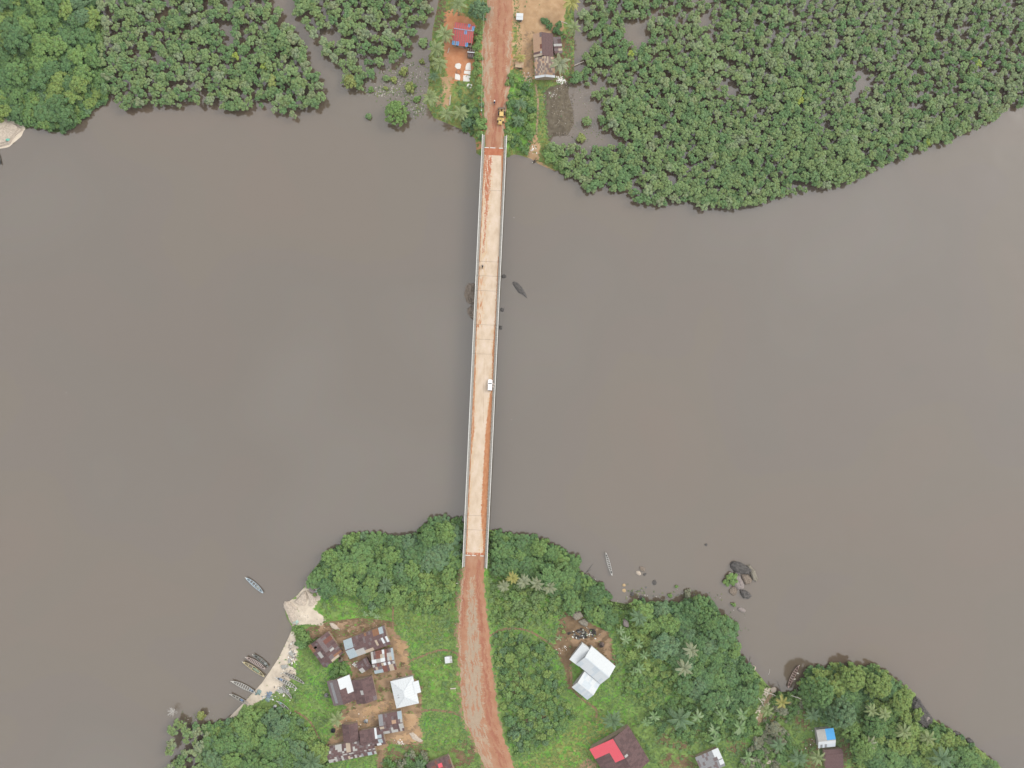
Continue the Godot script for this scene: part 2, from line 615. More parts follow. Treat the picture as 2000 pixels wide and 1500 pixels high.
func make_roofing() -> void:
	var b := MB.new()   # one corrugated sheet, 1 x 1 with ribs of 3 cm, thin
	var n := 6
	for i in n:
		var x0 := -0.5 + float(i) / n
		var x1 := -0.5 + (i + 0.5) / n
		var x2 := -0.5 + float(i + 1) / n
		b.quad(Vector3(x0, 0, -0.5), Vector3(x1, 0.03, -0.5), Vector3(x1, 0.03, 0.5), Vector3(x0, 0, 0.5))
		b.quad(Vector3(x1, 0.03, -0.5), Vector3(x2, 0, -0.5), Vector3(x2, 0, 0.5), Vector3(x1, 0.03, 0.5))
	b.quad(Vector3(-0.5, -0.01, -0.5), Vector3(-0.5, -0.01, 0.5), Vector3(0.5, -0.01, 0.5), Vector3(0.5, -0.01, -0.5))
	sheet = b.build()
	var kinds := {
		"rust": [0.165, 0.1, 0.097], "rust_dark": [0.135, 0.082, 0.08], "rust_red": [0.22, 0.09, 0.068], "rust_orange": [0.3, 0.15, 0.085], "rust_grey": [0.21, 0.165, 0.165],
		"white": [0.52, 0.54, 0.55], "pale": [0.4, 0.39, 0.37], "silver": [0.34, 0.4, 0.43], "grey": [0.24, 0.24, 0.25], "cream": [0.42, 0.34, 0.26], "peach": [0.43, 0.28, 0.185],
		"blue": [0.07, 0.3, 0.58], "red": [0.5, 0.1, 0.1], "pink": [0.55, 0.085, 0.11], "stripe": [0.22, 0.16, 0.14], "mauve": [0.3, 0.27, 0.36], "new": [0.46, 0.5, 0.53], "tan": [0.48, 0.36, 0.24],
	}
	for k in kinds:
		var q: Array = kinds[k]
		var wear: bool = not (k in ["white", "new", "pink", "blue"])
		TIN[k] = grain_mat("tin_" + k, lin(q[0], q[1], q[2]), (0.62 if k.begins_with("rust") else 0.8) if wear else 0.93, 1.0, 0.03, 3.5, 0.55 if wear else 0.42)
	TIN["wall"] = grain_mat("mud_wall", lin(0.38, 0.3, 0.22), 0.7, 1.0, 0.03, 3.0)
	TIN["wood"] = grain_mat("old_wood", lin(0.2, 0.16, 0.12), 0.6, 1.0, 0.04, 2.0)
	TIN["dark"] = mat("dark_opening", lin(0.03, 0.03, 0.035), 0.6)

# one slope of a roof, hung from the ridge; sheets in columns along the ridge and rows down the slope
func slope(o: Node3D, L: float, ridge_y: float, eave_y: float, run: float, side: float, look: Callable, rows: int, turn := 0.0, at := Vector3.ZERO) -> void:
	var cols := maxi(1, roundi(L / 0.95))
	var cw := L / cols
	var len := Vector2(run, ridge_y - eave_y).length()
	var tilt := atan2(ridge_y - eave_y, run)
	var rl := len / rows
	for i in cols:
		for j in rows:
			var kind: String = look.call((i + 0.5) / cols, (j + 0.5) / rows, side)
			if kind == "":
				continue
			var b := Basis(Vector3.UP, turn) * Basis(Vector3.RIGHT, tilt * side)
			var mid := (j + 0.5) / rows
			var pos := Vector3(-L / 2.0 + (i + 0.5) * cw, lerpf(ridge_y, eave_y, mid) + 0.012 * (rows - j) + 0.006 * (i % 2) + rng.randf_range(0.0, 0.012), side * run * mid)
			var jig := Basis(Vector3.UP, rng.randf_range(-0.012, 0.012))
			part(o, "roof_sheet", sheet, TIN[kind], Transform3D(b * jig * Basis.from_scale(Vector3(cw * 1.03, 1.0, rl * 1.06)), at + Basis(Vector3.UP, turn) * pos))

func look_of(base: Array, patches: Array, sd: int) -> Callable:
	var r := RandomNumberGenerator.new()
	r.seed = sd
	return func(u: float, v: float, side: float) -> String:
		var pick: String = base[r.randi() % base.size()]
		for q in patches:   # [side, u0, u1, v0, v1, kind]
			if q[0] == side and u >= q[1] and u < q[2] and v >= q[3] and v < q[4]:
				pick = q[5]
		return pick

# a house of one or more gabled or single-pitch wings. wing: [cx, cy, length m, width m, angle deg, eave m, rise m, ridge share -0.5..0.5, rows, base kinds, patches]
func house(label: String, wings: Array, wall := "wall", called := "house", category := "house", group := "houses") -> Node3D:
	var w0: Array = wings[0]
	var at := on_ground(w0[0], w0[1], w0[5] + w0[6] * 0.5)
	var o := thing(called, label, category, at, 0.0, group)
	for q in wings:
		var eave: float = q[5]
		var p := on_ground(q[0], q[1], eave + q[6] * 0.5)
		var here := p - at
		here.y = 0.0
		var turn := -deg_to_rad(q[4])
		var L: float = q[2]
		var Wd: float = q[3]
		var z0: float = Wd * q[7]
		var look := look_of(q[9], q[10], int(q[0] * 7 + q[1]))
		var ry: float = eave + q[6]
		var b := Basis(Vector3.UP, turn)
		# two slopes; the ridge may lie off the middle
		var run_n := Wd / 2.0 + z0
		var run_s := Wd / 2.0 - z0
		var mid := here + b * Vector3(0, 0, z0)
		if run_n > 0.3:
			slope(o, L, ry, eave, run_n, -1.0, look, q[8] if run_n > 2.2 else 1, turn, mid)
		if run_s > 0.3:
			slope(o, L, ry, eave, run_s, 1.0, look, q[8] if run_s > 2.2 else 1, turn, mid)
		if run_n > 0.3 and run_s > 0.3:
			part(o, "ridge_cap", box_mesh(Vector3(L, 0.05, 0.34)), TIN[q[9][0]], Transform3D(b, mid + Vector3(0, ry + 0.09, 0)))
		# walls under the roof, set in from the eaves
		var iw := Wd - 1.0
		var il := L - 0.9
		var m := MB.new()
		var lo := -0.5
		var mean := eave - 0.05
		for s in [-1.0, 1.0]:
			m.box(Vector3(0, (lo + mean) / 2.0, s * iw / 2.0), Vector3(il, mean - lo, 0.2))
			m.box(Vector3(s * (il / 2.0 - 0.1), (lo + mean) / 2.0, 0), Vector3(0.2, mean - lo, iw - 0.2))
			var gx: float = s * (il / 2.0 - 0.1)
			var g0 := Vector3(gx, mean, -iw / 2.0)
			var g1 := Vector3(gx, mean, iw / 2.0)
			var g2 := Vector3(gx, ry - 0.12, clampf(z0, -iw / 2.0, iw / 2.0))
			m.tri(g0, g1, g2)
			m.tri(g0, g2, g1)
		part(o, "wall", m.build(), TIN[wall], Transform3D(b, here))
		part(o, "door", box_mesh(Vector3(0.95, 2.0, 0.08)), TIN["wood"], Transform3D(b, here + b * Vector3(il * 0.12, 1.0, iw / 2.0 + 0.145)))
		for x in [-0.3, 0.34]:
			var wn := part(o, "window", box_mesh(Vector3(0.9, 0.9, 0.07)), TIN["wood"], Transform3D(b, here + b * Vector3(il * x, 1.45, iw / 2.0 + 0.14)))
			part(wn, "shutter", box_mesh(Vector3(0.7, 0.7, 0.03)), TIN["dark"], Transform3D(Basis(), Vector3(0, 0, 0.055)))
	return o

# strips of sheeting cut to a sloping outline: plane points a, b along the eave, the outline in (along, up-slope) metres
func hip_slope(o: Node3D, e0: Vector3, e1: Vector3, r0: Vector3, r1: Vector3, kind: String) -> void:
	var along := (e1 - e0)
	var L := along.length()
	var ax := along / L
	var nrm := (r0 - e0).cross(ax)
	if nrm.y < 0.0:
		nrm = -nrm
	nrm = nrm.normalized()
	var n := maxi(1, roundi(L / 1.05))
	var up := (r0 - e0) - ax * (r0 - e0).dot(ax)
	var a0 := (r0 - e0).dot(ax)
	var a1 := (r1 - e0).dot(ax)
	var outline := PackedVector2Array([Vector2(0, 0), Vector2(L, 0), Vector2(a1, 1), Vector2(a0, 1)])
	if a1 - a0 < 0.05:
		outline = PackedVector2Array([Vector2(0, 0), Vector2(L, 0), Vector2(a0, 1)])
	for i in n:
		var x0 := L * i / n + 0.012
		var x1 := L * (i + 1) / n - 0.012
		for piece in Geometry2D.intersect_polygons(outline, PackedVector2Array([Vector2(x0, -1), Vector2(x1, -1), Vector2(x1, 2), Vector2(x0, 2)])):
			var m := MB.new()
			var q := []
			for s in piece:
				q.append(e0 + ax * s.x + up * s.y + nrm * 0.05 + nrm * 0.008 * (i % 2))
			for k in range(1, q.size() - 1):
				m.tri(q[0], q[k], q[k + 1])
			m.face_up()
			part(o, "roof_sheet", m.build(), TIN[kind])

# ------------------------------------------------------------------ boats
func hull_ring(t: float, L: float, B: float, D: float, inset: float) -> Array:
	var f := pow(sin(PI * clampf(t, 0.0, 1.0)), 0.62)
	var x := (t - 0.5) * L
	var rise := pow(absf(t - 0.5) * 2.0, 3.0) * D * 0.9
	var w := maxf(B * 0.5 * f - inset, 0.012)
	var low := -D * 0.35 + rise * 0.9 + inset
	return [Vector3(x, D * 0.65 + rise, -w), Vector3(x, D * 0.1 + rise * 0.8, -w * 0.82), Vector3(x, low, -w * 0.3), Vector3(x, low, w * 0.3), Vector3(x, D * 0.1 + rise * 0.8, w * 0.82), Vector3(x, D * 0.65 + rise, w)]

# ends: chart positions of bow and stern
func boat(label: String, x0: float, y0: float, x1: float, y1: float, beam: float, hull: Color, trim: Color, benches: int, extra := "", afloat := true, tilt := 0.0) -> Node3D:
	var mid := on_ground((x0 + x1) / 2.0, (y0 + y1) / 2.0) if not afloat else W((x0 + x1) / 2.0, (y0 + y1) / 2.0)
	var L := Vector2(x1 - x0, y1 - y0).length() / PPM
	var D := 0.75 if L > 6.0 else 0.5
	var turn := -atan2(y1 - y0, x1 - x0)
	var o := thing("wooden_boat", label, "boat", mid + Vector3(0, 0.05 if afloat else 0.2, 0), turn, "wooden fishing boats")
	o.rotation.x = tilt
	var mh := grain_mat("boat_" + hull.to_html(), hull, 0.6, 1.0, 0.05, 2.5)
	var mtr := grain_mat("trim_" + trim.to_html(), trim, 0.65, 1.0, 0.05, 2.5)
	var out := MB.new()
	var ins := MB.new()
	var gun := MB.new()
	var N := 16
	for i in N:
		var a := hull_ring(float(i) / N, L, beam, D, 0.0)
		var b := hull_ring(float(i + 1) / N, L, beam, D, 0.0)
		var c := hull_ring(float(i) / N, L, beam, D, 0.06)
		var d := hull_ring(float(i + 1) / N, L, beam, D, 0.06)
		for k in 5:
			out.quad(a[k], a[k + 1], b[k + 1], b[k])
			ins.quad(c[k], d[k], d[k + 1], c[k + 1])
		for k in [0, 5]:
			var up := Vector3(0, 0.03, 0)
			var s := 1.0 if k == 5 else -1.0
			var ow := Vector3(0, 0, s * 0.05)
			if k == 0:
				gun.quad(a[k] + ow + up, b[k] + ow + up, d[k] - ow * 0.6 + up, c[k] - ow * 0.6 + up)
			else:
				gun.quad(c[k] - ow * 0.6 + up, d[k] - ow * 0.6 + up, b[k] + ow + up, a[k] + ow + up)
			gun.quad(a[k] + ow + up, a[k] + ow - up * 2.0, b[k] + ow - up * 2.0, b[k] + ow + up)
	out.v.append_array(ins.v); out.n.append_array(ins.n); out.c.append_array(ins.c); out.t.append_array(ins.t)
	part(o, "hull", out.build(), mh)
	part(o, "gunwale", gun.build(), mtr)
	for i in benches:
		var t := 0.16 + 0.68 * (i + 0.5) / benches
		var r := hull_ring(t, L, beam, D, 0.05)
		part(o, "bench", box_mesh(Vector3(0.26, 0.04, (r[5].z - r[0].z) * 0.94)), mtr, Transform3D(Basis(), Vector3(r[0].x, r[0].y - 0.1, 0)))
	for e in [[0.0, 0.09], [0.91, 1.0]]:   # small decks at the ends
		var m := MB.new()
		var a := hull_ring(e[0], L, beam, D, 0.02)
		var b := hull_ring(e[1], L, beam, D, 0.02)
		m.quad(a[0], b[0], b[5], a[5])
		part(o, "end_deck", m.build(), mtr, Transform3D(Basis(), Vector3(0, 0.045, 0)))
	var st := hull_ring(0.0, L, beam, D, 0.0)
	part(o, "stem_post", box_mesh(Vector3(0.5, 0.16, 0.12)), mat("stem_pale", lin(0.6, 0.57, 0.5)), Transform3D(Basis(Vector3.BACK, -0.35), Vector3(st[0].x - 0.05, st[0].y + 0.06, 0)))
	if extra != "":
		var q := extra.split(" ")   # colour and share of the length: a tarpaulin or heap of net inside
		var t := float(q[1])
		var wl := float(q[2]) * L
		var hp := heap(wl, beam * 0.72, 0.3, 0.5)
		part(o, "net_heap" if q[0] != "tarp" else "tarpaulin", hp, mat("net_" + q[0], {"blue": lin(0.12, 0.16, 0.21), "green": lin(0.16, 0.2, 0.14), "grey": lin(0.22, 0.23, 0.22), "teal": lin(0.14, 0.25, 0.25), "tarp": lin(0.13, 0.18, 0.27)}[q[0]], 0.9), Transform3D(Basis(), Vector3((t - 0.5) * L, D * 0.38, 0)))
	return o

# a rumpled low heap on an ellipse
func heap(lx: float, lz: float, h: float, rough := 0.35) -> ArrayMesh:
	var m := MB.new()
	var rings := []
	var off := rng.randf() * 500.0
	for j in 6:
		var t := j / 5.0
		var ring := []
		for k in 18:
			var a := TAU * k / 18
			var jt := 1.0 + noise.get_noise_2d(off + cos(a) * 60.0, sin(a) * 60.0 + off) * rough
			var r := (1.0 - t) * jt
			var y := h * (1.0 - pow(1.0 - t, 2.2)) + (noise.get_noise_3d(off + cos(a) * r * 90.0, off, sin(a) * r * 90.0) * h * rough if j > 0 else -0.06)
			ring.append(Vector3(cos(a) * lx / 2.0 * r, y, sin(a) * lz / 2.0 * r))
		rings.append(ring)
	for j in 5:
		for k in 18:
			var l := (k + 1) % 18
			m.quad(rings[j][k], rings[j + 1][k], rings[j + 1][l], rings[j][l])
	m.face_up()
	return m.build()

# a rock whose waterline or ground line follows an outline in metres around its own centre
func rock_mesh(outline: PackedVector2Array, h: float, flat := 0.5, rough := 0.25) -> ArrayMesh:
	var m := MB.new()
	var pts := PackedVector2Array()
	for i in outline.size():   # finer outline
		for k in 4:
			pts.append(outline[i].lerp(outline[(i + 1) % outline.size()], k / 4.0))
	var n := pts.size()
	var off := rng.randf() * 900.0
	var levels := [[1.04, -0.9], [1.0, 0.0], [0.93, 0.45], [0.8, 0.75], [flat, 0.95], [flat * 0.5, 1.0], [0.0, 1.0]]
	var rings := []
	for lv in levels:
		var ring := []
		for i in n:
			var q := pts[i] * float(lv[0])
			q += Vector2(noise.get_noise_2d(off + pts[i].x * 22.0, pts[i].y * 22.0 + lv[1] * 40.0), noise.get_noise_2d(off * 2.0 + pts[i].x * 22.0, pts[i].y * 22.0 - lv[1] * 40.0)) * rough * minf(1.0, float(lv[0]) * 1.5)
			var y: float = h * lv[1] + noise.get_noise_2d(off + q.x * 16.0, q.y * 16.0) * rough * h * (1.0 if lv[1] > 0.1 else 0.0)
			ring.append(Vector3(q.x, y, q.y))
		rings.append(ring)
	for j in levels.size() - 1:
		for i in n:
			var l := (i + 1) % n
			m.quad(rings[j][i], rings[j][l], rings[j + 1][l], rings[j + 1][i])
	m.face_up()   # outlines may run either way round
	return m.build()

func rock(label: String, flat_pts: Array, h: float, m: Material, called := "boulder", y := -99.0, group := "", flat := 0.5, rough := 0.25) -> void:
	var c := Vector2.ZERO
	var k := flat_pts.size() / 2
	for i in k:
		c += Vector2(flat_pts[i * 2], flat_pts[i * 2 + 1]) / k
	var at := on_ground(c.x, c.y)
	if y > -50.0:
		at = W(c.x, c.y, maxf(y, 0.0))
		at.y = y
	var outline := PackedVector2Array()
	for i in k:
		outline.append(Vector2(flat_pts[i * 2] - c.x, flat_pts[i * 2 + 1] - c.y) / PPM)
	var o := whole(called, label, "rock", rock_mesh(outline, h, flat, rough), m, group)
	o.position = at

func oval(cx: float, cy: float, rx: float, ry: float, deg := 0.0, n := 10) -> Array:
	var out := []
	for i in n:
		var a := TAU * i / n
		var q := Vector2(cos(a) * rx, sin(a) * ry) * rng.randf_range(0.88, 1.1)
		q = q.rotated(deg_to_rad(deg))
		out.append(cx + q.x)
		out.append(cy + q.y)
	return out

# ------------------------------------------------------------------ bridge
const JOINTS := [290.0, 372.0, 511.0, 539.0, 568.0, 634.5, 663.0, 691.5, 1007.0, 1035.0, 1084.0]

func bridge() -> void:
	# local axes: x across (east), z along (south), origin mid-river at deck height
	var a := W(966.2, 265, DECK)
	var b := W(927.2, 1108, DECK)
	var turn := atan2(b.x - a.x, b.z - a.z)
	var o := thing("road_bridge", "long straight concrete road bridge with white railings crossing the brown river", "bridge", (a + b) / 2.0, turn)
	var total := Vector2(b.x - a.x, b.z - a.z).length()
	var zl := func(cy: float) -> float: return (cy - 686.5) / 843.0 * total
	var half := 4.12     # half of the roadway
	var walk := 0.95     # raised footway
	var z0: float = zl.call(290.0)
	var z1: float = zl.call(1084.0)
	# roadway concrete: one map for the whole length, dusty, with soil washed along the kerbs
	var TW := 160
	var TH := 2048
	var im := tiled(noise_tile(512, 0.012, [Color8(203, 180, 152), Color8(216, 194, 166), Color8(224, 203, 180)], 31, 5), TW, TH)
	var soil := tiled(noise_tile(256, 0.03, [Color8(178, 118, 80), Color8(190, 132, 92), Color8(204, 150, 108)], 32, 5), TW, TH)
	var red := tiled(noise_tile(256, 0.03, [Color8(176, 106, 76), Color8(186, 118, 86), Color8(198, 138, 104)], 33, 5), TW, TH)
	var tint := tiled(noise_tile(256, 0.02, [Color8(208, 176, 138), Color8(216, 188, 152)], 34, 5), TW, TH)
	var ty := func(cy: float) -> float: return (cy - 290.0) / 794.0 * TH
	var drift := func(rows: Array, src: Image, rag: float, fill: float) -> void:   # rows of [chart y, from, to] across 0..1
		var l := PackedVector2Array()
		for r in rows:
			l.append(Vector2(r[1] * TW, ty.call(r[0])))
		rows.reverse()
		for r in rows:
			l.append(Vector2(r[2] * TW, ty.call(r[0])))
		lay(im, src, l, rag, fill, Vector2(5.0, 0.9))
	drift.call([[330, 0, 0.5], [480, 0, 0.42], [600, 0, 0.38], [700, 0, 0.14]], tint, 12.0, 0.35)
	drift.call([[690, 0, 0.2], [900, 0, 0.2], [1084, 0, 0.14]], tint, 10.0, 0.3)
	drift.call([[640, 0.86, 1], [760, 0.8, 1], [1080, 0.7, 1]], tint, 10.0, 0.4)
	drift.call([[290, 0, 1], [296, 0, 1], [303, 0.0, 0.95]], red, 8.0, 1.0)
	drift.call([[296, 0, 0.42], [330, 0.04, 0.4], [372, 0.12, 0.38], [400, 0.17, 0.33], [425, 0.18, 0.29], [450, 0.18, 0.26], [470, 0.18, 0.24], [495, 0.15, 0.22]], red, 7.0, 0.72)
	drift.call([[296, 0.88, 1], [340, 0.95, 1], [420, 0.975, 1]], soil, 2.0, 1.0)
	drift.call([[300, 0, 0.05], [520, 0, 0.04], [690, 0, 0.05], [720, 0, 0.08], [790, 0, 0.1], [845, 0, 0.16], [860, 0, 0.1], [900, 0, 0.06], [1084, 0, 0.05]], soil, 4.0, 0.9)
	drift.call([[500, 0.96, 1], [620, 0.96, 1], [690, 0.9, 1], [735, 0.95, 1], [765, 0.9, 1], [800, 0.8, 1], [835, 0.75, 1], [900, 0.72, 1], [1000, 0.7, 1], [1020, 0.74, 1], [1035, 0.8, 1], [1060, 0.88, 1], [1084, 0.9, 1]], soil, 5.0, 1.0)
	drift.call([[540, 0.06, 0.3], [640, 0.06, 0.3]], soil, 8.0, 0.12)
	drift.call([[700, 0.5, 0.515], [760, 0.52, 0.535], [800, 0.56, 0.58], [830, 0.62, 0.64]], tiled(noise_tile(64, 0.05, [Color8(182, 156, 128), Color8(190, 166, 138)], 35), TW, TH), 1.5, 0.8)
	drift.call([[1079, 0, 1], [1084, 0, 1]], red, 4.0, 0.7)
	var deck_mat := mat("dusty_concrete", lin(0.66, 0.67, 0.72), 0.92, 0.2)
	deck_mat.albedo_texture = ImageTexture.create_from_image(im)
	var conc := grain_mat("bridge_concrete", lin(0.33, 0.31, 0.28), 0.78, 1.0, 0.02, 4.0)
	var dirty := grain_mat("kerb_concrete", lin(0.25, 0.19, 0.135), 0.7, 1.0, 0.03, 4.0)
	var white := grain_mat("rail_paint", lin(0.72, 0.71, 0.67), 0.75, 1.0, 0.02, 3.0, 0.6)
	for i in JOINTS.size() - 1:   # roadway slabs with open joints between
		var s: float = zl.call(JOINTS[i]) + 0.035
		var e: float = zl.call(JOINTS[i + 1]) - 0.035
		var m := MB.new()
		var u0: float = (JOINTS[i] - 290.0) / 794.0
		var u1: float = (JOINTS[i + 1] - 290.0) / 794.0
		var cr := 0.06
		for q in [[-half, 0.0, 0.0, cr], [0.0, half, cr, 0.0]]:
			var A := Vector3(q[0], q[2], s)
			var B := Vector3(q[1], q[3], s)
			var C := Vector3(q[1], q[3], e)
			var D := Vector3(q[0], q[2], e)
			var fu := func(x: float) -> float: return (x + half) / (2.0 * half)
			m.tri_uv(A, B, C, Vector2(fu.call(q[0]), u0), Vector2(fu.call(q[1]), u0), Vector2(fu.call(q[1]), u1))
			m.tri_uv(A, C, D, Vector2(fu.call(q[0]), u0), Vector2(fu.call(q[1]), u1), Vector2(fu.call(q[0]), u1))
		part(o, "deck_slab", m.build(), deck_mat)
		part(o, "slab_body", box_mesh(Vector3(half * 2.0, 0.5, e - s)), conc, Transform3D(Basis(), Vector3(0, -0.3, (s + e) / 2.0)))
		for side in [-1.0, 1.0]:
			part(o, "footway_slab", box_mesh(Vector3(walk - 0.12, 0.6, e - s - 0.02)), conc, Transform3D(Basis(), Vector3(side * (half + 0.12 + (walk - 0.12) / 2.0 + 0.02), -0.08, (s + e) / 2.0)))
			part(o, "kerb", box_mesh(Vector3(0.14, 0.62, e - s - 0.02)), dirty, Transform3D(Basis(), Vector3(side * (half + 0.07), -0.09, (s + e) / 2.0)))
	var bed := MB.new()   # bearers under the joints so that they are not open to the river
	for x in [-3.3, -1.1, 1.1, 3.3]:
		bed.box(Vector3(x, -1.3, (z0 + z1) / 2.0), Vector3(0.55, 1.4, z1 - z0 - 0.4))
	bed.box(Vector3(0, -0.58, (z0 + z1) / 2.0), Vector3(half * 2.0 - 0.2, 0.05, z1 - z0 - 0.2))
	part(o, "girders", bed.build(), conc)
	# railings: outer parapet with posts and two rails
	var post := box_mesh(Vector3(0.18, 0.95, 0.18))
	var rx := half + walk + 0.1
	var ra: float = zl.call(265.0)
	var rb: float = zl.call(1108.0)
	var bays := 76
	for side in [-1.0, 1.0]:
		for i in bays + 1:
			part(o, "railing_post", post, white, Transform3D(Basis(), Vector3(side * rx, 0.66, lerpf(ra, rb, float(i) / bays))))
		for j in JOINTS.size() - 1:
			var s: float = zl.call(JOINTS[j]) if j > 0 else ra
			var e: float = zl.call(JOINTS[j + 1]) if j < JOINTS.size() - 2 else rb
			var wob := rng.randf_range(-0.02, 0.02)
			part(o, "top_rail", box_mesh(Vector3(0.24, 0.12, e - s - 0.06)), white, Transform3D(Basis(), Vector3(side * (rx + wob), 1.19, (s + e) / 2.0)))
			part(o, "middle_rail", box_mesh(Vector3(0.1, 0.1, e - s - 0.06)), white, Transform3D(Basis(), Vector3(side * (rx + wob), 0.7, (s + e) / 2.0)))
			part(o, "edge_beam", box_mesh(Vector3(0.2, 0.7, e - s - 0.06)), conc, Transform3D(Basis(), Vector3(side * rx, -0.12, (s + e) / 2.0)))
		for q in [[265.0, 290.0], [1084.0, 1108.0]]:   # wing walls of the approaches
			var s: float = zl.call(q[0])
			var e: float = zl.call(q[1])
			part(o, "wing_wall", box_mesh(Vector3(walk - 0.05, 5.0, e - s)), conc, Transform3D(Basis(), Vector3(side * (half + walk / 2.0 + 0.03), -2.25, (s + e) / 2.0)))
	for q in [290.0, 1084.0]:   # upstand at each abutment, broken along its length
		var z: float = zl.call(q) + (-0.25 if q < 500 else 0.25)
		for x in [-3.2, -0.6, 2.9]:
			part(o, "joint_nosing", box_mesh(Vector3(rng.randf_range(1.4, 2.3), 0.5, 0.28)), white, Transform3D(Basis(), Vector3(x, -0.19, z)))
	for q in [372.0, 441.0, 511.0, 568.0, 663.0, 740.0, 820.0, 898.0, 1007.0]:   # piers
		var z: float = zl.call(q)
		for x in [-2.6, 2.6]:
			var c := MB.new()
			c.tube([Vector3(x, -DECK - 3.0, z), Vector3(x, -2.9, z)], [0.6, 0.6], 12)
			part(o, "pier_column", c.build(), conc)
		part(o, "pier_cap", box_mesh(Vector3(8.0, 0.9, 1.3)), conc, Transform3D(Basis(), Vector3(0, -2.46, z)))
	for q in [287.0, 1087.0]:
		part(o, "abutment", box_mesh(Vector3(10.0, 7.0, 1.2)), conc, Transform3D(Basis(), Vector3(0, -4.2, zl.call(q))))

func deck_point(cx: float, cy: float) -> Vector3:
	return W(cx, cy, DECK + 0.03)

# ------------------------------------------------------------------ road, paths
func road_sheet(label: String, r: Array, south: bool) -> void:
	var e := road_ends(r)
	var len := e.y - e.x
	var TW := 160
	var TH := 1536
	var im := tiled(noise_tile(512, 0.014, [Color8(184, 112, 78), Color8(194, 124, 88), Color8(200, 136, 100)], 41, 5), TW, TH)
	var pale := tiled(noise_tile(256, 0.03, [Color8(192, 138, 102), Color8(204, 154, 118)], 42, 5), TW, TH)
	var deep := tiled(noise_tile(256, 0.03, [Color8(176, 98, 68), Color8(188, 112, 82)], 43, 5), TW, TH)
	var stone := tiled(noise_tile(256, 0.06, [Color8(184, 138, 106), Color8(192, 146, 112), Color8(196, 150, 116)], 44, 5), TW, TH)
	var ty := func(cy: float) -> float: return (W(0, cy, 4.0).z - e.x) / len * TH
	var band := func(rows: Array, src: Image, rag: float, fill: float) -> void:
		var l := PackedVector2Array()
		for q in rows:
			l.append(Vector2(q[1] * TW, ty.call(q[0])))
		rows.reverse()
		for q in rows:
			l.append(Vector2(q[2] * TW, ty.call(q[0])))
		lay(im, src, l, rag, fill, Vector2(3.2, 0.7))
	if south:
		band.call([[1108, 0.0, 0.09], [1300, 0.0, 0.1], [1500, 0.0, 0.1]], pale, 6.0, 0.5)
		band.call([[1125, 0.35, 0.6], [1200, 0.3, 0.62], [1300, 0.25, 0.7], [1420, 0.2, 0.6], [1500, 0.05, 0.3]], pale, 10.0, 0.5)
		band.call([[1150, 0.36, 0.6], [1200, 0.32, 0.66], [1240, 0.3, 0.7], [1300, 0.16, 0.66], [1345, 0.12, 0.6], [1400, 0.12, 0.55], [1440, 0.12, 0.42]], stone, 10.0, 0.75)
		band.call([[1325, 0.12, 0.5], [1400, 0.1, 0.46], [1440, 0.06, 0.36]], stone, 8.0, 0.7)
		band.call([[1090, 0.62, 0.82], [1300, 0.74, 0.9], [1500, 0.55, 0.8]], deep, 5.0, 0.6)
		band.call([[1108, 0.1, 0.28], [1230, 0.06, 0.2]], deep, 6.0, 0.55)
		band.call([[1450, 0.0, 0.14], [1500, 0.0, 0.12], [1560, 0.0, 0.12]], pale, 5.0, 0.8)
		for q in [[1124, 0.55, 3, 8], [1141, 0.48, 5, 10], [1286, 0.35, 10, 16], [1305, 0.35, 8, 7], [1331, 0.22, 12, 12]]:   # pale patches of sand
			var c := PackedVector2Array()
			for k in 12:
				c.append(Vector2(q[1] * TW + cos(k * TAU / 12) * q[2], ty.call(q[0]) + sin(k * TAU / 12) * q[3]))
			lay(im, pale, c, 2.0, 1.0)
	else:
		band.call([[-60, 0.0, 0.22], [60, 0.0, 0.3], [150, 0.0, 0.4], [220, 0.0, 0.25], [265, 0.0, 0.16]], pale, 9.0, 0.55)
		band.call([[-60, 0.42, 0.52], [100, 0.42, 0.56], [200, 0.45, 0.64], [290, 0.3, 0.6]], deep, 5.0, 0.6)
		band.call([[-60, 0.66, 0.78], [100, 0.7, 0.8], [200, 0.74, 0.84], [260, 0.7, 0.85]], deep, 4.0, 0.6)
		band.call([[60, 0.86, 1.0], [150, 0.86, 1.0], [230, 0.88, 1.0], [291, 0.85, 1.0]], pale, 5.0, 0.6)
	var m := MB.new()
	var n := int(len / 0.8)
	var cols := 8
	var prev := []
	for j in n + 1:
		var z := lerpf(e.x, e.y, float(j) / n)
		var w := road_at(r, z)
		var jl := noise.get_noise_2d(z * 14.0, 7.0) * 0.9
		var jr := noise.get_noise_2d(z * 14.0, 97.0) * 0.9
		var near_end := clampf(minf(absf(z - e.x), absf(z - e.y)) / 6.0, 0.0, 1.0)
		var row := []
		for i in cols + 1:
			var u := float(i) / cols
			var x := lerpf(w[0] + jl * near_end, w[1] + jr * near_end, u)
			var y: float = w[2] + 0.02 + 0.1 * (1.0 - pow(absf(u - 0.5) * 2.0, 2.0)) * near_end + noise.get_noise_2d(x * 25.0, z * 9.0) * 0.05 * near_end
			if i == 0 or i == cols:
				y -= 0.16
			row.append(Vector3(x, y, z))
		if j > 0:
			for i in cols:
				var u0 := float(i) / cols
				var u1 := float(i + 1) / cols
				var v0 := float(j - 1) / n
				var v1 := float(j) / n
				m.tri_uv(prev[i], prev[i + 1], row[i + 1], Vector2(u0, v0), Vector2(u1, v0), Vector2(u1, v1))
				m.tri_uv(prev[i], row[i + 1], row[i], Vector2(u0, v0), Vector2(u1, v1), Vector2(u0, v1))
		prev = row
	var mt := mat("laterite_" + label, lin(0.55, 0.78, 1.0), 0.95, 0.2)
	mt.albedo_texture = ImageTexture.create_from_image(im)
	whole("road", label, "road", m.build(), mt, "", "structure")

var trod := []

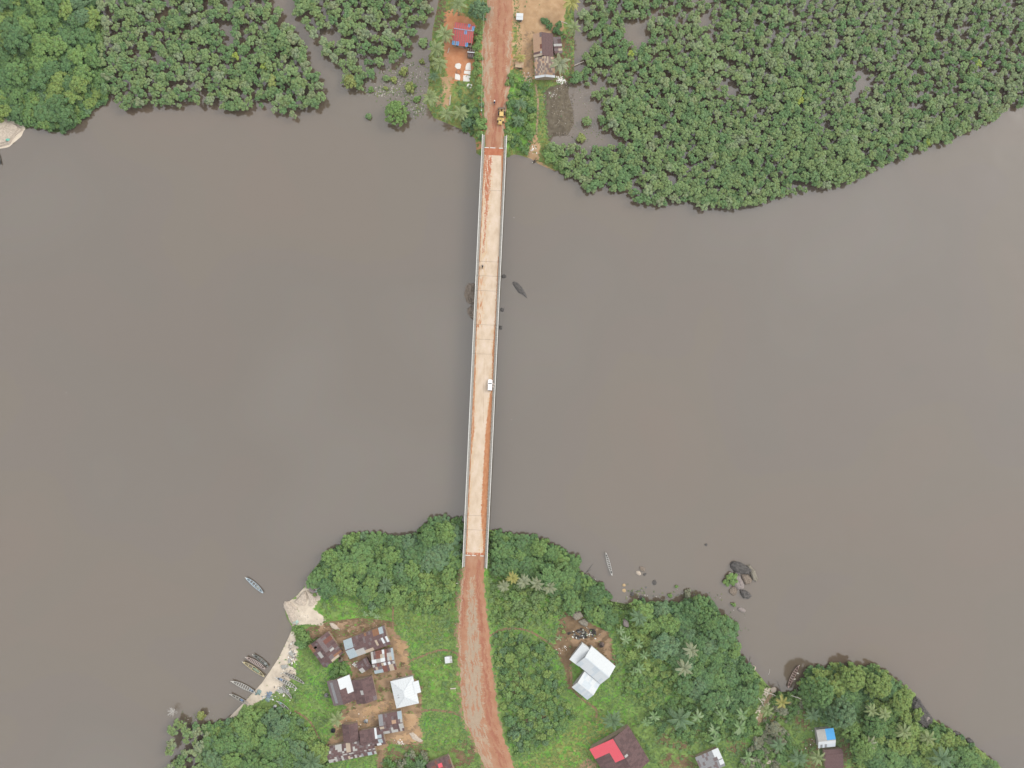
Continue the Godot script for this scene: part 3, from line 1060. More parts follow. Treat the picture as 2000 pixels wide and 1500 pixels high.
func footpath(label: String, pts: Array, wide: float, m: Material) -> void:
	var c := Curve3D.new()
	for i in range(0, pts.size(), 2):
		c.add_point(on_ground(pts[i], pts[i + 1]))
	for i in c.point_count:   # smooth
		var a := c.get_point_position(maxi(i - 1, 0))
		var b := c.get_point_position(mini(i + 1, c.point_count - 1))
		c.set_point_in(i, (a - b) / 6.0)
		c.set_point_out(i, (b - a) / 6.0)
	var L := c.get_baked_length()
	var n := int(L / 0.5)
	var b := MB.new()
	var pl := Vector3.ZERO
	var pr := Vector3.ZERO
	for i in n + 1:
		var p := c.sample_baked(L * i / n)
		var q := c.sample_baked(minf(L * i / n + 0.3, L)) - c.sample_baked(maxf(L * i / n - 0.3, 0.0))
		var s := Vector3(-q.z, 0, q.x).normalized()
		trod.append(Vector2(p.x, p.z))
		var l := p - s * wide * 0.5 * rng.randf_range(0.7, 1.3)
		var r := p + s * wide * 0.5 * rng.randf_range(0.7, 1.3)
		l.y = maxf(gh(l.x, l.z), 0.0) + 0.035
		r.y = maxf(gh(r.x, r.z), 0.0) + 0.035
		if i > 0:
			b.quad(pl, pr, r, l)
		pl = l
		pr = r
	b.face_up()
	whole("path", label, "path", b.build(), m, "", "structure")

# ------------------------------------------------------------------ vehicles and people
func wheel(o: Node3D, at: Vector3, r: float, w: float, rim_m: Material) -> void:
	var t := MB.new()
	t.tube([Vector3(-w / 2, 0, 0), Vector3(-w * 0.4, 0, 0), Vector3(w * 0.4, 0, 0), Vector3(w / 2, 0, 0)], [r * 0.86, r, r, r * 0.86], 18)
	var q := part(o, "wheel", t.build(), mat("tyre", lin(0.03, 0.03, 0.03), 0.9), Transform3D(Basis(), at))
	var h := MB.new()
	h.tube([Vector3(-w / 2 - 0.015, 0, 0), Vector3(w / 2 + 0.015, 0, 0)], [r * 0.55, r * 0.55], 14)
	part(q, "rim", h.build(), rim_m)

# a body whose sections run along z (front at -z): rows of [z, half width, bottom, top, top half width]
func shell(rows: Array) -> ArrayMesh:
	var m := MB.new()
	var rings := []
	for r in rows:
		var mid: float = lerpf(r[2], r[3], 0.62)
		rings.append([Vector3(-r[1] * 0.92, r[2], r[0]), Vector3(-r[1], mid, r[0]), Vector3(-r[4], r[3], r[0]), Vector3(0, r[3] + 0.03, r[0]), Vector3(r[4], r[3], r[0]), Vector3(r[1], mid, r[0]), Vector3(r[1] * 0.92, r[2], r[0])])
	for i in rings.size() - 1:
		for k in 7:
			var l := (k + 1) % 7
			m.quad(rings[i][k], rings[i][l], rings[i + 1][l], rings[i + 1][k])
	for k in range(1, 6):
		m.tri(rings[0][0], rings[0][k + 1], rings[0][k])
		m.tri(rings[-1][0], rings[-1][k], rings[-1][k + 1])
	return m.build()

func car() -> void:
	var o := thing("car", "white car on the bridge deck beside the eastern kerb", "car", deck_point(957.2, 752), -0.046)
	var paint := mat("white_paint", lin(0.82, 0.83, 0.85), 0.3, 0.6)
	paint.clearcoat_enabled = true
	var glass := mat("car_glass", lin(0.03, 0.035, 0.04), 0.08, 0.7)
	var trim := mat("black_trim", lin(0.03, 0.03, 0.03), 0.7)
	part(o, "body", shell([[-2.35, 0.62, 0.35, 0.72, 0.5], [-2.2, 0.84, 0.3, 0.86, 0.7], [-1.7, 0.93, 0.28, 0.98, 0.84], [-0.8, 0.94, 0.28, 1.06, 0.86], [1.9, 0.94, 0.28, 1.08, 0.88], [2.3, 0.88, 0.32, 1.02, 0.8]]), paint)
	part(o, "cabin", shell([[-0.42, 0.82, 1.04, 1.6, 0.7], [-0.1, 0.84, 1.04, 1.68, 0.72], [1.9, 0.84, 1.04, 1.68, 0.72], [2.2, 0.82, 1.04, 1.4, 0.72]]), paint)
	var ws := MB.new()
	ws.quad(Vector3(-0.68, 1.6, -0.42), Vector3(0.68, 1.6, -0.42), Vector3(0.8, 1.1, -0.86), Vector3(-0.8, 1.1, -0.86))
	ws.quad(Vector3(-0.8, 1.07, -0.86), Vector3(0.8, 1.07, -0.86), Vector3(0.8, 1.1, -0.86), Vector3(-0.8, 1.1, -0.86))
	part(o, "windscreen", ws.build(), glass)
	part(o, "rear_window", box_mesh(Vector3(1.3, 0.3, 0.03)), glass, Transform3D(Basis(Vector3.RIGHT, 0.3), Vector3(0, 1.3, 2.235)))
	for s in [-1.0, 1.0]:
		for z in [0.35, 1.4]:
			part(o, "side_window", box_mesh(Vector3(0.02, 0.36, 0.85)), glass, Transform3D(Basis(Vector3.BACK, s * 0.14), Vector3(s * 0.83, 1.38, z)))
		part(o, "wing_mirror", box_mesh(Vector3(0.2, 0.14, 0.12)), paint, Transform3D(Basis(), Vector3(s * 1.0, 1.1, -0.55)))
		part(o, "headlight", box_mesh(Vector3(0.3, 0.14, 0.08)), mat("lamp_glass", lin(0.6, 0.62, 0.65), 0.15, 0.6), Transform3D(Basis(), Vector3(s * 0.58, 0.72, -2.27)))
		part(o, "tail_light", box_mesh(Vector3(0.16, 0.3, 0.05)), mat("tail_red", lin(0.4, 0.02, 0.02), 0.25), Transform3D(Basis(), Vector3(s * 0.74, 0.85, 2.3)))
		for z in [-1.5, 1.45]:
			wheel(o, Vector3(s * 0.82, 0.34, z), 0.34, 0.22, mat("rim_grey", lin(0.4, 0.4, 0.42), 0.35, 0.5, 0.7))
	part(o, "bumper", box_mesh(Vector3(1.5, 0.2, 0.12)), trim, Transform3D(Basis(), Vector3(0, 0.42, -2.34)))
	part(o, "bumper", box_mesh(Vector3(1.5, 0.2, 0.12)), trim, Transform3D(Basis(), Vector3(0, 0.45, 2.33)))
	# pale boards lying over the kerb next to it
	for q in [["upper", 963.6, 749.6], ["lower", 962.2, 754.8]]:
		var p := deck_point(q[1], q[2])
		var b := whole("plank", "%s of two pale planks lying across the kerb beside the white car" % q[0], "plank", box_mesh(Vector3(1.5, 0.07, 0.34)), mat("pale_plank", lin(0.55, 0.45, 0.38)), "planks at the kerb")
		b.transform = Transform3D(Basis(Vector3.UP, -0.5) * Basis(Vector3.BACK, 0.17), p + Vector3(0, 0.2, 0))

func loader() -> void:
	var y := mat("loader_yellow", lin(0.5, 0.34, 0.12), 0.6, 0.5)
	var worn := grain_mat("worn_steel", lin(0.25, 0.19, 0.15), 0.6, 1.0, 0.04, 1.5, 0.6)
	var dark := mat("machine_dark", lin(0.05, 0.045, 0.04), 0.7)
	var z := W(0, 227, 5.3).z
	var p := W(979.6, 228, 5.4)
	p.y = road_at(roads[0], z)[2] + 0.06
	var o := thing("wheel_loader", "yellow wheel loader with raised worn bucket parked at the bridge approach", "loader", p, 0.0)
	var back := Basis(Vector3.UP, -0.18)
	# front half: frame, cab, arms, bucket; rear half turned a little at the waist
	part(o, "front_frame", shell([[-1.9, 0.5, 0.6, 1.1, 0.4], [-1.0, 0.65, 0.55, 1.5, 0.5], [0.3, 0.7, 0.55, 1.3, 0.6]]), y)
	var cab := part(o, "cab", shell([[-0.75, 0.72, 1.2, 2.85, 0.68], [0.75, 0.76, 1.2, 2.95, 0.72]]), mat("cab_glass", lin(0.05, 0.055, 0.05), 0.15, 0.6))
	var roof := MB.new()
	roof.block(Vector3(0, 3.05, 0), Vector3(1.75, 0.16, 1.8), Vector2(0.92, 0.92))
	part(cab, "cab_roof", roof.build(), y)
	for s in [-1.0, 1.0]:
		for q in [-0.72, 0.72]:
			part(cab, "cab_pillar", box_mesh(Vector3(0.1, 1.75, 0.1)), y, Transform3D(Basis(), Vector3(s * 0.74, 2.08, q)))
		var arm := MB.new()
		arm.tube([Vector3(s * 0.55, 1.7, -0.7), Vector3(s * 0.6, 1.75, -1.8), Vector3(s * 0.65, 0.9, -2.9)], [0.17, 0.17, 0.14], 6)
		part(o, "lift_arm", arm.build(), y)
		var ram := MB.new()
		ram.tube([Vector3(s * 0.35, 1.1, -0.9), Vector3(s * 0.4, 1.5, -2.2)], [0.09, 0.06], 6)
		part(o, "hydraulic_ram", ram.build(), dark)
		wheel(o, Vector3(s * 1.12, 0.78, -1.25), 0.78, 0.6, y)
		wheel(o, back * Vector3(s * 1.12, 0.0, 2.15) + Vector3(0, 0.78, 0), 0.78, 0.6, y)
		var fen := MB.new()
		fen.block(back * Vector3(s * 1.08, 0, 1.7) + Vector3(0, 1.72, 0), Vector3(0.6, 0.08, 1.3), Vector2(0.9, 0.9), back)
		part(o, "mudguard", fen.build(), y)
	var bk := MB.new()   # bucket: open curved scoop
	var prof := [Vector3(0, 1.35, -2.75), Vector3(0, 0.9, -2.65), Vector3(0, 0.45, -2.8), Vector3(0, 0.3, -3.2), Vector3(0, 0.28, -3.85)]
	for i in prof.size() - 1:
		var w := Vector3(1.4, 0, 0)
		bk.quad(prof[i] - w, prof[i] + w, prof[i + 1] + w, prof[i + 1] - w)
	for s in [-1.4, 1.4]:
		for i in range(1, prof.size() - 1):
			bk.tri(prof[0] + Vector3(s, 0, 0), prof[i] + Vector3(s, 0, 0), prof[i + 1] + Vector3(s, 0, 0))
	var bkt := part(o, "bucket", bk.build(), worn)
	for i in 8:
		part(bkt, "tooth", box_mesh(Vector3(0.12, 0.07, 0.3)), worn, Transform3D(Basis(), Vector3(-1.26 + i * 0.36, 0.28, -3.97)))
	part(o, "waist_joint", box_mesh(Vector3(0.5, 0.7, 0.8)), dark, Transform3D(back, Vector3(0, 0.95, 0.6)))
	part(o, "engine_hood", shell([[-0.4, 0.72, 0.7, 1.75, 0.66], [0.5, 0.78, 0.7, 1.95, 0.68], [1.9, 0.78, 0.75, 1.85, 0.66], [2.3, 0.7, 0.85, 1.6, 0.6]]), y, Transform3D(back, back * Vector3(0, 0, 1.35)))
	part(o, "hood_grille", box_mesh(Vector3(0.8, 0.03, 0.5)), dark, Transform3D(back, back * Vector3(0, 0, 2.3) + Vector3(0, 1.985, 0)))
	var ex := MB.new()
	ex.tube([Vector3(0, 1.9, 0), Vector3(0, 2.6, 0)], [0.07, 0.07], 8)
	part(o, "exhaust_pipe", ex.build(), dark, Transform3D(back, back * Vector3(0.3, 0, 1.7)))
	part(o, "counterweight", box_mesh(Vector3(1.9, 0.7, 0.45)), y, Transform3D(back, back * Vector3(0, 0, 3.5) + Vector3(0, 0.95, 0)))

# smooth union of tapered bones, meshed as surface nets
func flesh(bones: Array, cell: float, blend: float) -> ArrayMesh:
	var lo := Vector3.ONE * 1e9
	var hi := -lo
	for b in bones:
		for k in 2:
			var e: Vector3 = Vector3.ONE * (b[2 + k] + cell * 2.0)
			lo = lo.min(b[k] - e)
			hi = hi.max(b[k] + e)
	var n := Vector3i(((hi - lo) / cell).ceil()) + Vector3i.ONE
	var f := PackedFloat32Array()
	f.resize(n.x * n.y * n.z)
	f.fill(1.0)
	for b in bones:
		var r := maxf(b[2], b[3]) + cell * 3.0
		var a0 := Vector3i(((b[0].min(b[1]) - Vector3.ONE * r - lo) / cell).floor()).clamp(Vector3i.ZERO, n - Vector3i.ONE)
		var a1 := Vector3i(((b[0].max(b[1]) + Vector3.ONE * r - lo) / cell).ceil()).clamp(Vector3i.ZERO, n - Vector3i.ONE)
		var ab: Vector3 = b[1] - b[0]
		var l2 := maxf(ab.length_squared(), 1e-9)
		for z in range(a0.z, a1.z + 1):
			for y in range(a0.y, a1.y + 1):
				for x in range(a0.x, a1.x + 1):
					var p := lo + Vector3(x, y, z) * cell
					var t := clampf((p - b[0]).dot(ab) / l2, 0.0, 1.0)
					var d: float = p.distance_to(b[0] + ab * t) - lerpf(b[2], b[3], t)
					var k := (z * n.y + y) * n.x + x
					var o := f[k]
					var h := clampf(0.5 + 0.5 * (o - d) / blend, 0.0, 1.0)
					f[k] = lerpf(o, d, h) - blend * h * (1.0 - h)
	var vert := {}
	var pos := PackedVector3Array()
	var nor := PackedVector3Array()
	var idx := PackedInt32Array()
	var cs := [0, 1, n.x, n.x + 1, n.x * n.y, n.x * n.y + 1, n.x * n.y + n.x, n.x * n.y + n.x + 1]
	for z in n.z - 1:
		for y in n.y - 1:
			for x in n.x - 1:
				var k := (z * n.y + y) * n.x + x
				var neg := 0
				for q in cs:
					if f[k + q] < 0.0:
						neg += 1
				if neg == 0 or neg == 8:
					continue
				var c := Vector3.ZERO
				var w := 0.0
				for i in 8:
					for ax in 3:
						var j := i | (1 << ax)
						if j != i:
							var d0 := f[k + cs[i]]
							var d1 := f[k + cs[j]]
							if (d0 < 0.0) != (d1 < 0.0):
								var t := d0 / (d0 - d1)
								var pi: Vector3 = Vector3(i & 1, (i >> 1) & 1, (i >> 2) & 1)
								var pj: Vector3 = Vector3(j & 1, (j >> 1) & 1, (j >> 2) & 1)
								c += pi.lerp(pj, t)
								w += 1.0
				vert[k] = pos.size()
				pos.append(lo + (Vector3(x, y, z) + c / w) * cell)
				nor.append(Vector3(f[k + 1] - f[k], f[k + n.x] - f[k], f[k + n.x * n.y] - f[k]).normalized())
	var st := [1, n.x, n.x * n.y]
	for k in vert:
		for ax in 3:
			var d0 := f[k]
			var d1 := f[k + st[ax]]
			if (d0 < 0.0) == (d1 < 0.0):
				continue
			var u: int = st[(ax + 1) % 3]
			var w: int = st[(ax + 2) % 3]
			if vert.has(k - u) and vert.has(k - w) and vert.has(k - u - w):
				var q := [vert[k], vert[k - u], vert[k - u - w], vert[k - w]]
				if d0 >= 0.0:
					q.reverse()
				idx.append_array([q[0], q[1], q[2], q[0], q[2], q[3]])
	var m := ArrayMesh.new()
	var a := []
	a.resize(Mesh.ARRAY_MAX)
	a[Mesh.ARRAY_VERTEX] = pos
	a[Mesh.ARRAY_NORMAL] = nor
	a[Mesh.ARRAY_INDEX] = idx
	m.add_surface_from_arrays(Mesh.PRIMITIVE_TRIANGLES, a)
	return m

func motorbike(label: String, rider_label: String, at: Vector3, turn: float, shirt: Color, sack: bool) -> void:
	var o := thing("motorbike", label, "motorbike", at, turn, "motorbikes")
	var black := mat("bike_black", lin(0.03, 0.03, 0.035), 0.5)
	var metal := mat("bike_metal", lin(0.4, 0.4, 0.42), 0.3, 0.5, 0.8)
	for z in [-0.62, 0.62]:
		wheel(o, Vector3(0, 0.3, z), 0.3, 0.1, metal)
	var fr := MB.new()
	fr.tube([Vector3(0, 0.3, -0.62), Vector3(0, 0.95, -0.42)], [0.04, 0.035], 6)
	fr.tube([Vector3(0, 0.88, -0.42), Vector3(0, 0.45, -0.1), Vector3(0, 0.35, 0.2), Vector3(0, 0.3, 0.62), Vector3(0, 0.75, 0.5), Vector3(0, 0.85, -0.35)], [0.04, 0.05, 0.05, 0.03, 0.03, 0.04], 6)
	part(o, "frame", fr.build(), black)
	part(o, "engine", box_mesh(Vector3(0.26, 0.3, 0.36)), metal, Transform3D(Basis(), Vector3(0, 0.45, 0.02)))
	var tank := MB.new()
	tank.block(Vector3(0, 0.87, -0.16), Vector3(0.26, 0.2, 0.42), Vector2(0.7, 0.85))
	part(o, "fuel_tank", tank.build(), mat("tank_blue", lin(0.05, 0.09, 0.25), 0.25, 0.6))
	var seat := MB.new()
	seat.block(Vector3(0, 0.82, 0.36), Vector3(0.25, 0.1, 0.66), Vector2(0.85, 0.94))
	part(o, "seat", seat.build(), black)
	var bar := MB.new()
	bar.tube([Vector3(-0.36, 1.02, -0.3), Vector3(-0.1, 1.05, -0.42), Vector3(0.1, 1.05, -0.42), Vector3(0.36, 1.02, -0.3)], [0.02, 0.02, 0.02, 0.02], 6)
	part(o, "handlebar", bar.build(), black)
	var lamp := MB.new()
	lamp.tube([Vector3(0, 0.92, -0.48), Vector3(0, 0.92, -0.58)], [0.06, 0.09], 10)
	part(o, "headlamp", lamp.build(), metal)
	for z in [-0.64, 0.66]:
		var mg := MB.new()
		mg.tube([Vector3(0, 0.62, z - 0.2), Vector3(0, 0.66, z), Vector3(0, 0.58, z + 0.24)], [0.06, 0.07, 0.06], 6)
		part(o, "mudguard", mg.build(), black)
	# the rider
	var r := thing("person", rider_label, "person", at, turn, "motorbike riders")
	var B := [[Vector3(0, 0.95, 0.25), Vector3(0, 1.18, 0.2), 0.15, 0.14], [Vector3(0, 1.18, 0.2), Vector3(0, 1.4, 0.1), 0.15, 0.16], [Vector3(-0.13, 1.45, 0.08), Vector3(0.13, 1.45, 0.08), 0.085, 0.085], [Vector3(0, 1.45, 0.07), Vector3(0, 1.58, 0.03), 0.06, 0.055], [Vector3(0, 1.64, 0.02), Vector3(0, 1.74, 0.03), 0.085, 0.095], [Vector3(0, 1.65, -0.08), Vector3(0, 1.63, -0.1), 0.018, 0.015]]
	for s in [-1.0, 1.0]:
		B += [[Vector3(s * 0.18, 1.44, 0.08), Vector3(s * 0.27, 1.2, -0.05), 0.06, 0.05], [Vector3(s * 0.27, 1.2, -0.05), Vector3(s * 0.3, 1.07, -0.25), 0.048, 0.036], [Vector3(s * 0.3, 1.07, -0.26), Vector3(s * 0.3, 1.06, -0.33), 0.036, 0.034],
			[Vector3(s * 0.1, 0.95, 0.22), Vector3(s * 0.2, 0.8, -0.14), 0.095, 0.07], [Vector3(s * 0.2, 0.8, -0.14), Vector3(s * 0.19, 0.42, 0.06), 0.066, 0.045], [Vector3(s * 0.19, 0.4, 0.06), Vector3(s * 0.2, 0.36, -0.12), 0.045, 0.035], [Vector3(s * 0.095, 1.67, 0.03), Vector3(s * 0.1, 1.7, 0.035), 0.02, 0.02]]
		for k in 4:   # fingers closed round the grip
			var fx: float = s * (0.275 + 0.02 * k)
			B += [[Vector3(fx, 1.075, -0.32), Vector3(fx, 1.055, -0.37), 0.011, 0.01], [Vector3(fx, 1.055, -0.37), Vector3(fx, 1.015, -0.35), 0.01, 0.009]]
		B += [[Vector3(s * 0.27, 1.05, -0.29), Vector3(s * 0.255, 1.02, -0.34), 0.013, 0.011]]
	part(r, "body", flesh(B, 0.026, 0.035), mat("skin", lin(0.09, 0.05, 0.035), 0.55))
	part(r, "shirt", flesh([[Vector3(0, 0.98, 0.25), Vector3(0, 1.18, 0.2), 0.165, 0.155], [Vector3(0, 1.18, 0.2), Vector3(0, 1.4, 0.1), 0.165, 0.178], [Vector3(-0.15, 1.45, 0.08), Vector3(0.15, 1.45, 0.08), 0.1, 0.1], [Vector3(0.19, 1.43, 0.08), Vector3(0.25, 1.27, -0.01), 0.078, 0.068], [Vector3(-0.19, 1.43, 0.08), Vector3(-0.25, 1.27, -0.01), 0.078, 0.068]], 0.03, 0.04), mat("shirt_" + shirt.to_html(), shirt, 0.9))
	part(r, "trousers", flesh([[Vector3(0.1, 0.95, 0.22), Vector3(0.2, 0.8, -0.14), 0.11, 0.085], [Vector3(-0.1, 0.95, 0.22), Vector3(-0.2, 0.8, -0.14), 0.11, 0.085], [Vector3(0.2, 0.8, -0.14), Vector3(0.19, 0.46, 0.05), 0.082, 0.065], [Vector3(-0.2, 0.8, -0.14), Vector3(-0.19, 0.46, 0.05), 0.082, 0.065], [Vector3(-0.08, 0.96, 0.26), Vector3(0.08, 0.96, 0.26), 0.13, 0.13]], 0.03, 0.04), mat("trousers", lin(0.05, 0.06, 0.09), 0.9))
	part(r, "hair", flesh([[Vector3(0, 1.72, 0.045), Vector3(0, 1.76, 0.05), 0.1, 0.1]], 0.025, 0.02), mat("hair", lin(0.02, 0.018, 0.016), 0.8))
	if sack:
		var k := whole("sack", "bulging white sack strapped behind the rider on the red road", "sack", heap(0.62, 0.7, 0.42, 0.3), mat("sack_white", lin(0.75, 0.74, 0.72), 0.9))
		k.position = at + Basis(Vector3.UP, turn) * Vector3(0, 0.87, 0.72)

# ------------------------------------------------------------------ the place
var SOUTH := [392, 1800, 392, 1640, 396, 1500, 400, 1446, 410, 1432, 430, 1421, 475, 1376, 512, 1336, 545, 1287, 566, 1243, 572, 1226, 560, 1205, 556, 1185, 566, 1176, 580, 1165, 594, 1150, 598, 1132, 616, 1110, 640, 1082, 680, 1056, 720, 1052, 760, 1058, 800, 1062, 826, 1026, 870, 1020, 905, 1024, 950, 1034, 985, 1046, 1010, 1063, 1050, 1062, 1080, 1072, 1120, 1096, 1134, 1132, 1180, 1152, 1192, 1176, 1225, 1182, 1245, 1174, 1290, 1186, 1325, 1190, 1340, 1180, 1380, 1184, 1415, 1210, 1432, 1232, 1440, 1262, 1444, 1292, 1476, 1312, 1500, 1342, 1520, 1354, 1545, 1353, 1562, 1350, 1575, 1322, 1606, 1308, 1650, 1304, 1700, 1306, 1745, 1325, 1775, 1350, 1800, 1384, 1830, 1412, 1900, 1455, 1930, 1480, 1960, 1505, 2000, 1560, 2060, 1640, 2060, 1800]
var NORTH := [842, -330, 858, 0, 846, 60, 842, 120, 838, 170, 830, 195, 848, 228, 882, 242, 915, 256, 938, 278, 946, 292, 985, 298, 1012, 300, 1038, 308, 1052, 318, 1080, 330, 1100, 338, 1104, 326, 1080, 300, 1068, 286, 1080, 264, 1108, 262, 1120, 240, 1116, 210, 1108, 180, 1112, 160, 1140, 140, 1136, 110, 1124, 60, 1122, 0, 1122, -330]
var WEST := [-330, -330, 150, -330, 185, -60, 190, 60, 188, 140, 205, 186, 150, 226, 112, 258, 60, 244, 44, 252, 40, 264, 14, 286, -330, 330]

func _ready() -> void:
	rng.seed = 20240
	noise.seed = 7
	noise.frequency = 0.02
	# camera: a drone straight above mid-river
	var cam := Camera3D.new()
	cam.position = Vector3(0, CAM_H, 0)
	cam.rotation_degrees = Vector3(-90, 0, 0)
	cam.fov = rad_to_deg(2.0 * atan(750.0 / PPM / CAM_H))
	cam.near = 1.0
	cam.far = 3000.0
	cam.current = true
	add_child(cam)
	# overcast sky, soft sun behind the cloud to the east
	var env := Environment.new()
	env.background_mode = Environment.BG_SKY
	var sm := PanoramaSkyMaterial.new()
	sm.panorama = ImageTexture.create_from_image(overcast(Vector3(135, 105, -60).normalized()))
	var sky := Sky.new()
	sky.sky_material = sm
	env.sky = sky
	env.tonemap_mode = Environment.TONE_MAPPER_LINEAR
	env.tonemap_exposure = 1.76
	env.fog_enabled = true   # thin humid air between the drone and the river
	env.fog_density = 0.00004
	env.fog_light_color = Color(0.88, 0.9, 0.93)
	env.sdfgi_enabled = true
	env.ssao_enabled = true
	env.ssil_enabled = true
	var we := WorldEnvironment.new()
	we.environment = env
	add_child(we)
	var sun := DirectionalLight3D.new()
	sun.light_energy = 0.38
	sun.light_color = Color(1.0, 0.97, 0.92)
	sun.light_angular_distance = 24.0
	sun.shadow_enabled = true
	sun.sky_mode = DirectionalLight3D.SKY_MODE_LIGHT_ONLY
	add_child(sun)
	sun.look_at_from_position(Vector3(135, 105, -60), Vector3.ZERO)

	river()
	lands()
	print("lands ", Time.get_ticks_msec())
	road_sheet("red earth road leading north from the bridge", roads[0], false)
	road_sheet("red and grey earth road curving south from the bridge", roads[1], true)
	bridge()
	print("bridge ", Time.get_ticks_msec())
	paths()
	make_roofing()
	houses()
	print("houses ", Time.get_ticks_msec())
	make_plant_kinds()
	mangroves()
	print("mangroves ", Time.get_ticks_msec())
	woods()
	palms()
	print("woods ", Time.get_ticks_msec())
	car()
	loader()
	motorbike("motorbike on the red road north of the wheel loader", "rider in a pale shirt on the motorbike north of the wheel loader", W(965.8, 202, 5.0) * Vector3(1, 0, 1) + Vector3(0, 5.1, 0), PI, lin(0.5, 0.52, 0.62), true)
	motorbike("motorbike on the bridge deck near the western kerb", "rider in a beige shirt on the motorbike crossing the bridge", deck_point(942.6, 521), 0.0, lin(0.5, 0.42, 0.3), false)
	boats()
	rocks()
	odds()
	ground_cover()
	print("done ", Time.get_ticks_msec())

# bright layer of cloud: mottled, a little darker low down, lighter round the place of the hidden sun
func overcast(sun: Vector3) -> Image:
	var im := Image.create(256, 128, false, Image.FORMAT_RGBF)
	for j in 128:
		var up := PI * (0.5 - (j + 0.5) / 128.0)
		for i in 256:
			var a := TAU * ((i + 0.5) / 256.0)
			var d := Vector3(sin(a) * cos(up), sin(up), -cos(a) * cos(up))
			var cloud := noise.get_noise_3d(d.x * 70.0, d.y * 70.0, d.z * 70.0) * 0.5 + noise.get_noise_3d(d.x * 190.0, d.y * 190.0, d.z * 190.0) * 0.25
			var v := 0.7 + 0.14 * maxf(d.y, 0.0) + 0.09 * cloud + 0.42 * exp(-pow(d.angle_to(sun) / 0.62, 2.0))
			im.set_pixel(i, j, Color(v * 0.985, v, v * 1.02))
	return im

func river() -> void:
	var m := mat("muddy_water", Color.WHITE, 0.1, 1.0)
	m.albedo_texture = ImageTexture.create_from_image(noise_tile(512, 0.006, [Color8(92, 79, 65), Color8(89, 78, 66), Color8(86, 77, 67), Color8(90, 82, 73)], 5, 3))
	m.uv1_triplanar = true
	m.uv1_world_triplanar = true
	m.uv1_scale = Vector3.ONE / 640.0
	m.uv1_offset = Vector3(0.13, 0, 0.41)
	var f := FastNoiseLite.new()
	f.seed = 3
	f.frequency = 0.03
	f.fractal_octaves = 4
	var im := f.get_seamless_image(512, 512)
	im.convert(Image.FORMAT_RGBA8)
	im.bump_map_to_normal_map(1.2)
	var b := MB.new()
	b.quad(Vector3(-1400, 0, -1400), Vector3(1400, 0, -1400), Vector3(1400, 0, 1400), Vector3(-1400, 0, 1400))
	for i in b.t.size():
		b.t[i] = b.t[i] / 55.0
	m.uv1_triplanar = true
	m.normal_enabled = true
	m.normal_texture = ImageTexture.create_from_image(im)
	m.normal_scale = 0.14
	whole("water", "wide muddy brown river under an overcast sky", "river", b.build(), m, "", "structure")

func chart_to_map(flat: Array, area: Rect2, w: int, h: int) -> PackedVector2Array:
	var out := PackedVector2Array()
	for q in poly(flat, 2.5):
		out.append((q - area.position) / area.size * Vector2(w, h))
	return out

func blob(cx: float, cy: float, rx: float, ry: float, deg := 0.0) -> Array:
	var out := []
	for k in 16:
		var a := TAU * k / 16
		var q := (Vector2(cos(a) * rx, sin(a) * ry) * (1.0 + noise.get_noise_2d(cx + cos(a) * 40.0, cy + sin(a) * 40.0) * 0.5)).rotated(deg_to_rad(deg))
		out.append_array([cx + q.x, cy + q.y])
	return out

var yards := [
	[590, 1232, 640, 1214, 700, 1206, 765, 1212, 775, 1235, 796, 1255, 800, 1300, 812, 1322, 826, 1350, 824, 1392, 818, 1410, 828, 1440, 825, 1452, 800, 1455, 760, 1452, 745, 1500, 738, 1500, 735, 1465, 690, 1480, 640, 1468, 634, 1455, 652, 1436, 655, 1400, 680, 1380, 650, 1360, 690, 1320, 680, 1290, 665, 1290, 640, 1240, 600, 1250],
	[1094, 1200, 1120, 1190, 1150, 1215, 1188, 1232, 1196, 1258, 1210, 1300, 1195, 1300, 1160, 1262, 1135, 1262, 1112, 1300, 1122, 1345, 1112, 1345, 1104, 1310, 1082, 1262, 1090, 1230],
	[1130, 1190, 1160, 1218, 1180, 1228, 1168, 1240, 1120, 1248, 1108, 1220],
]

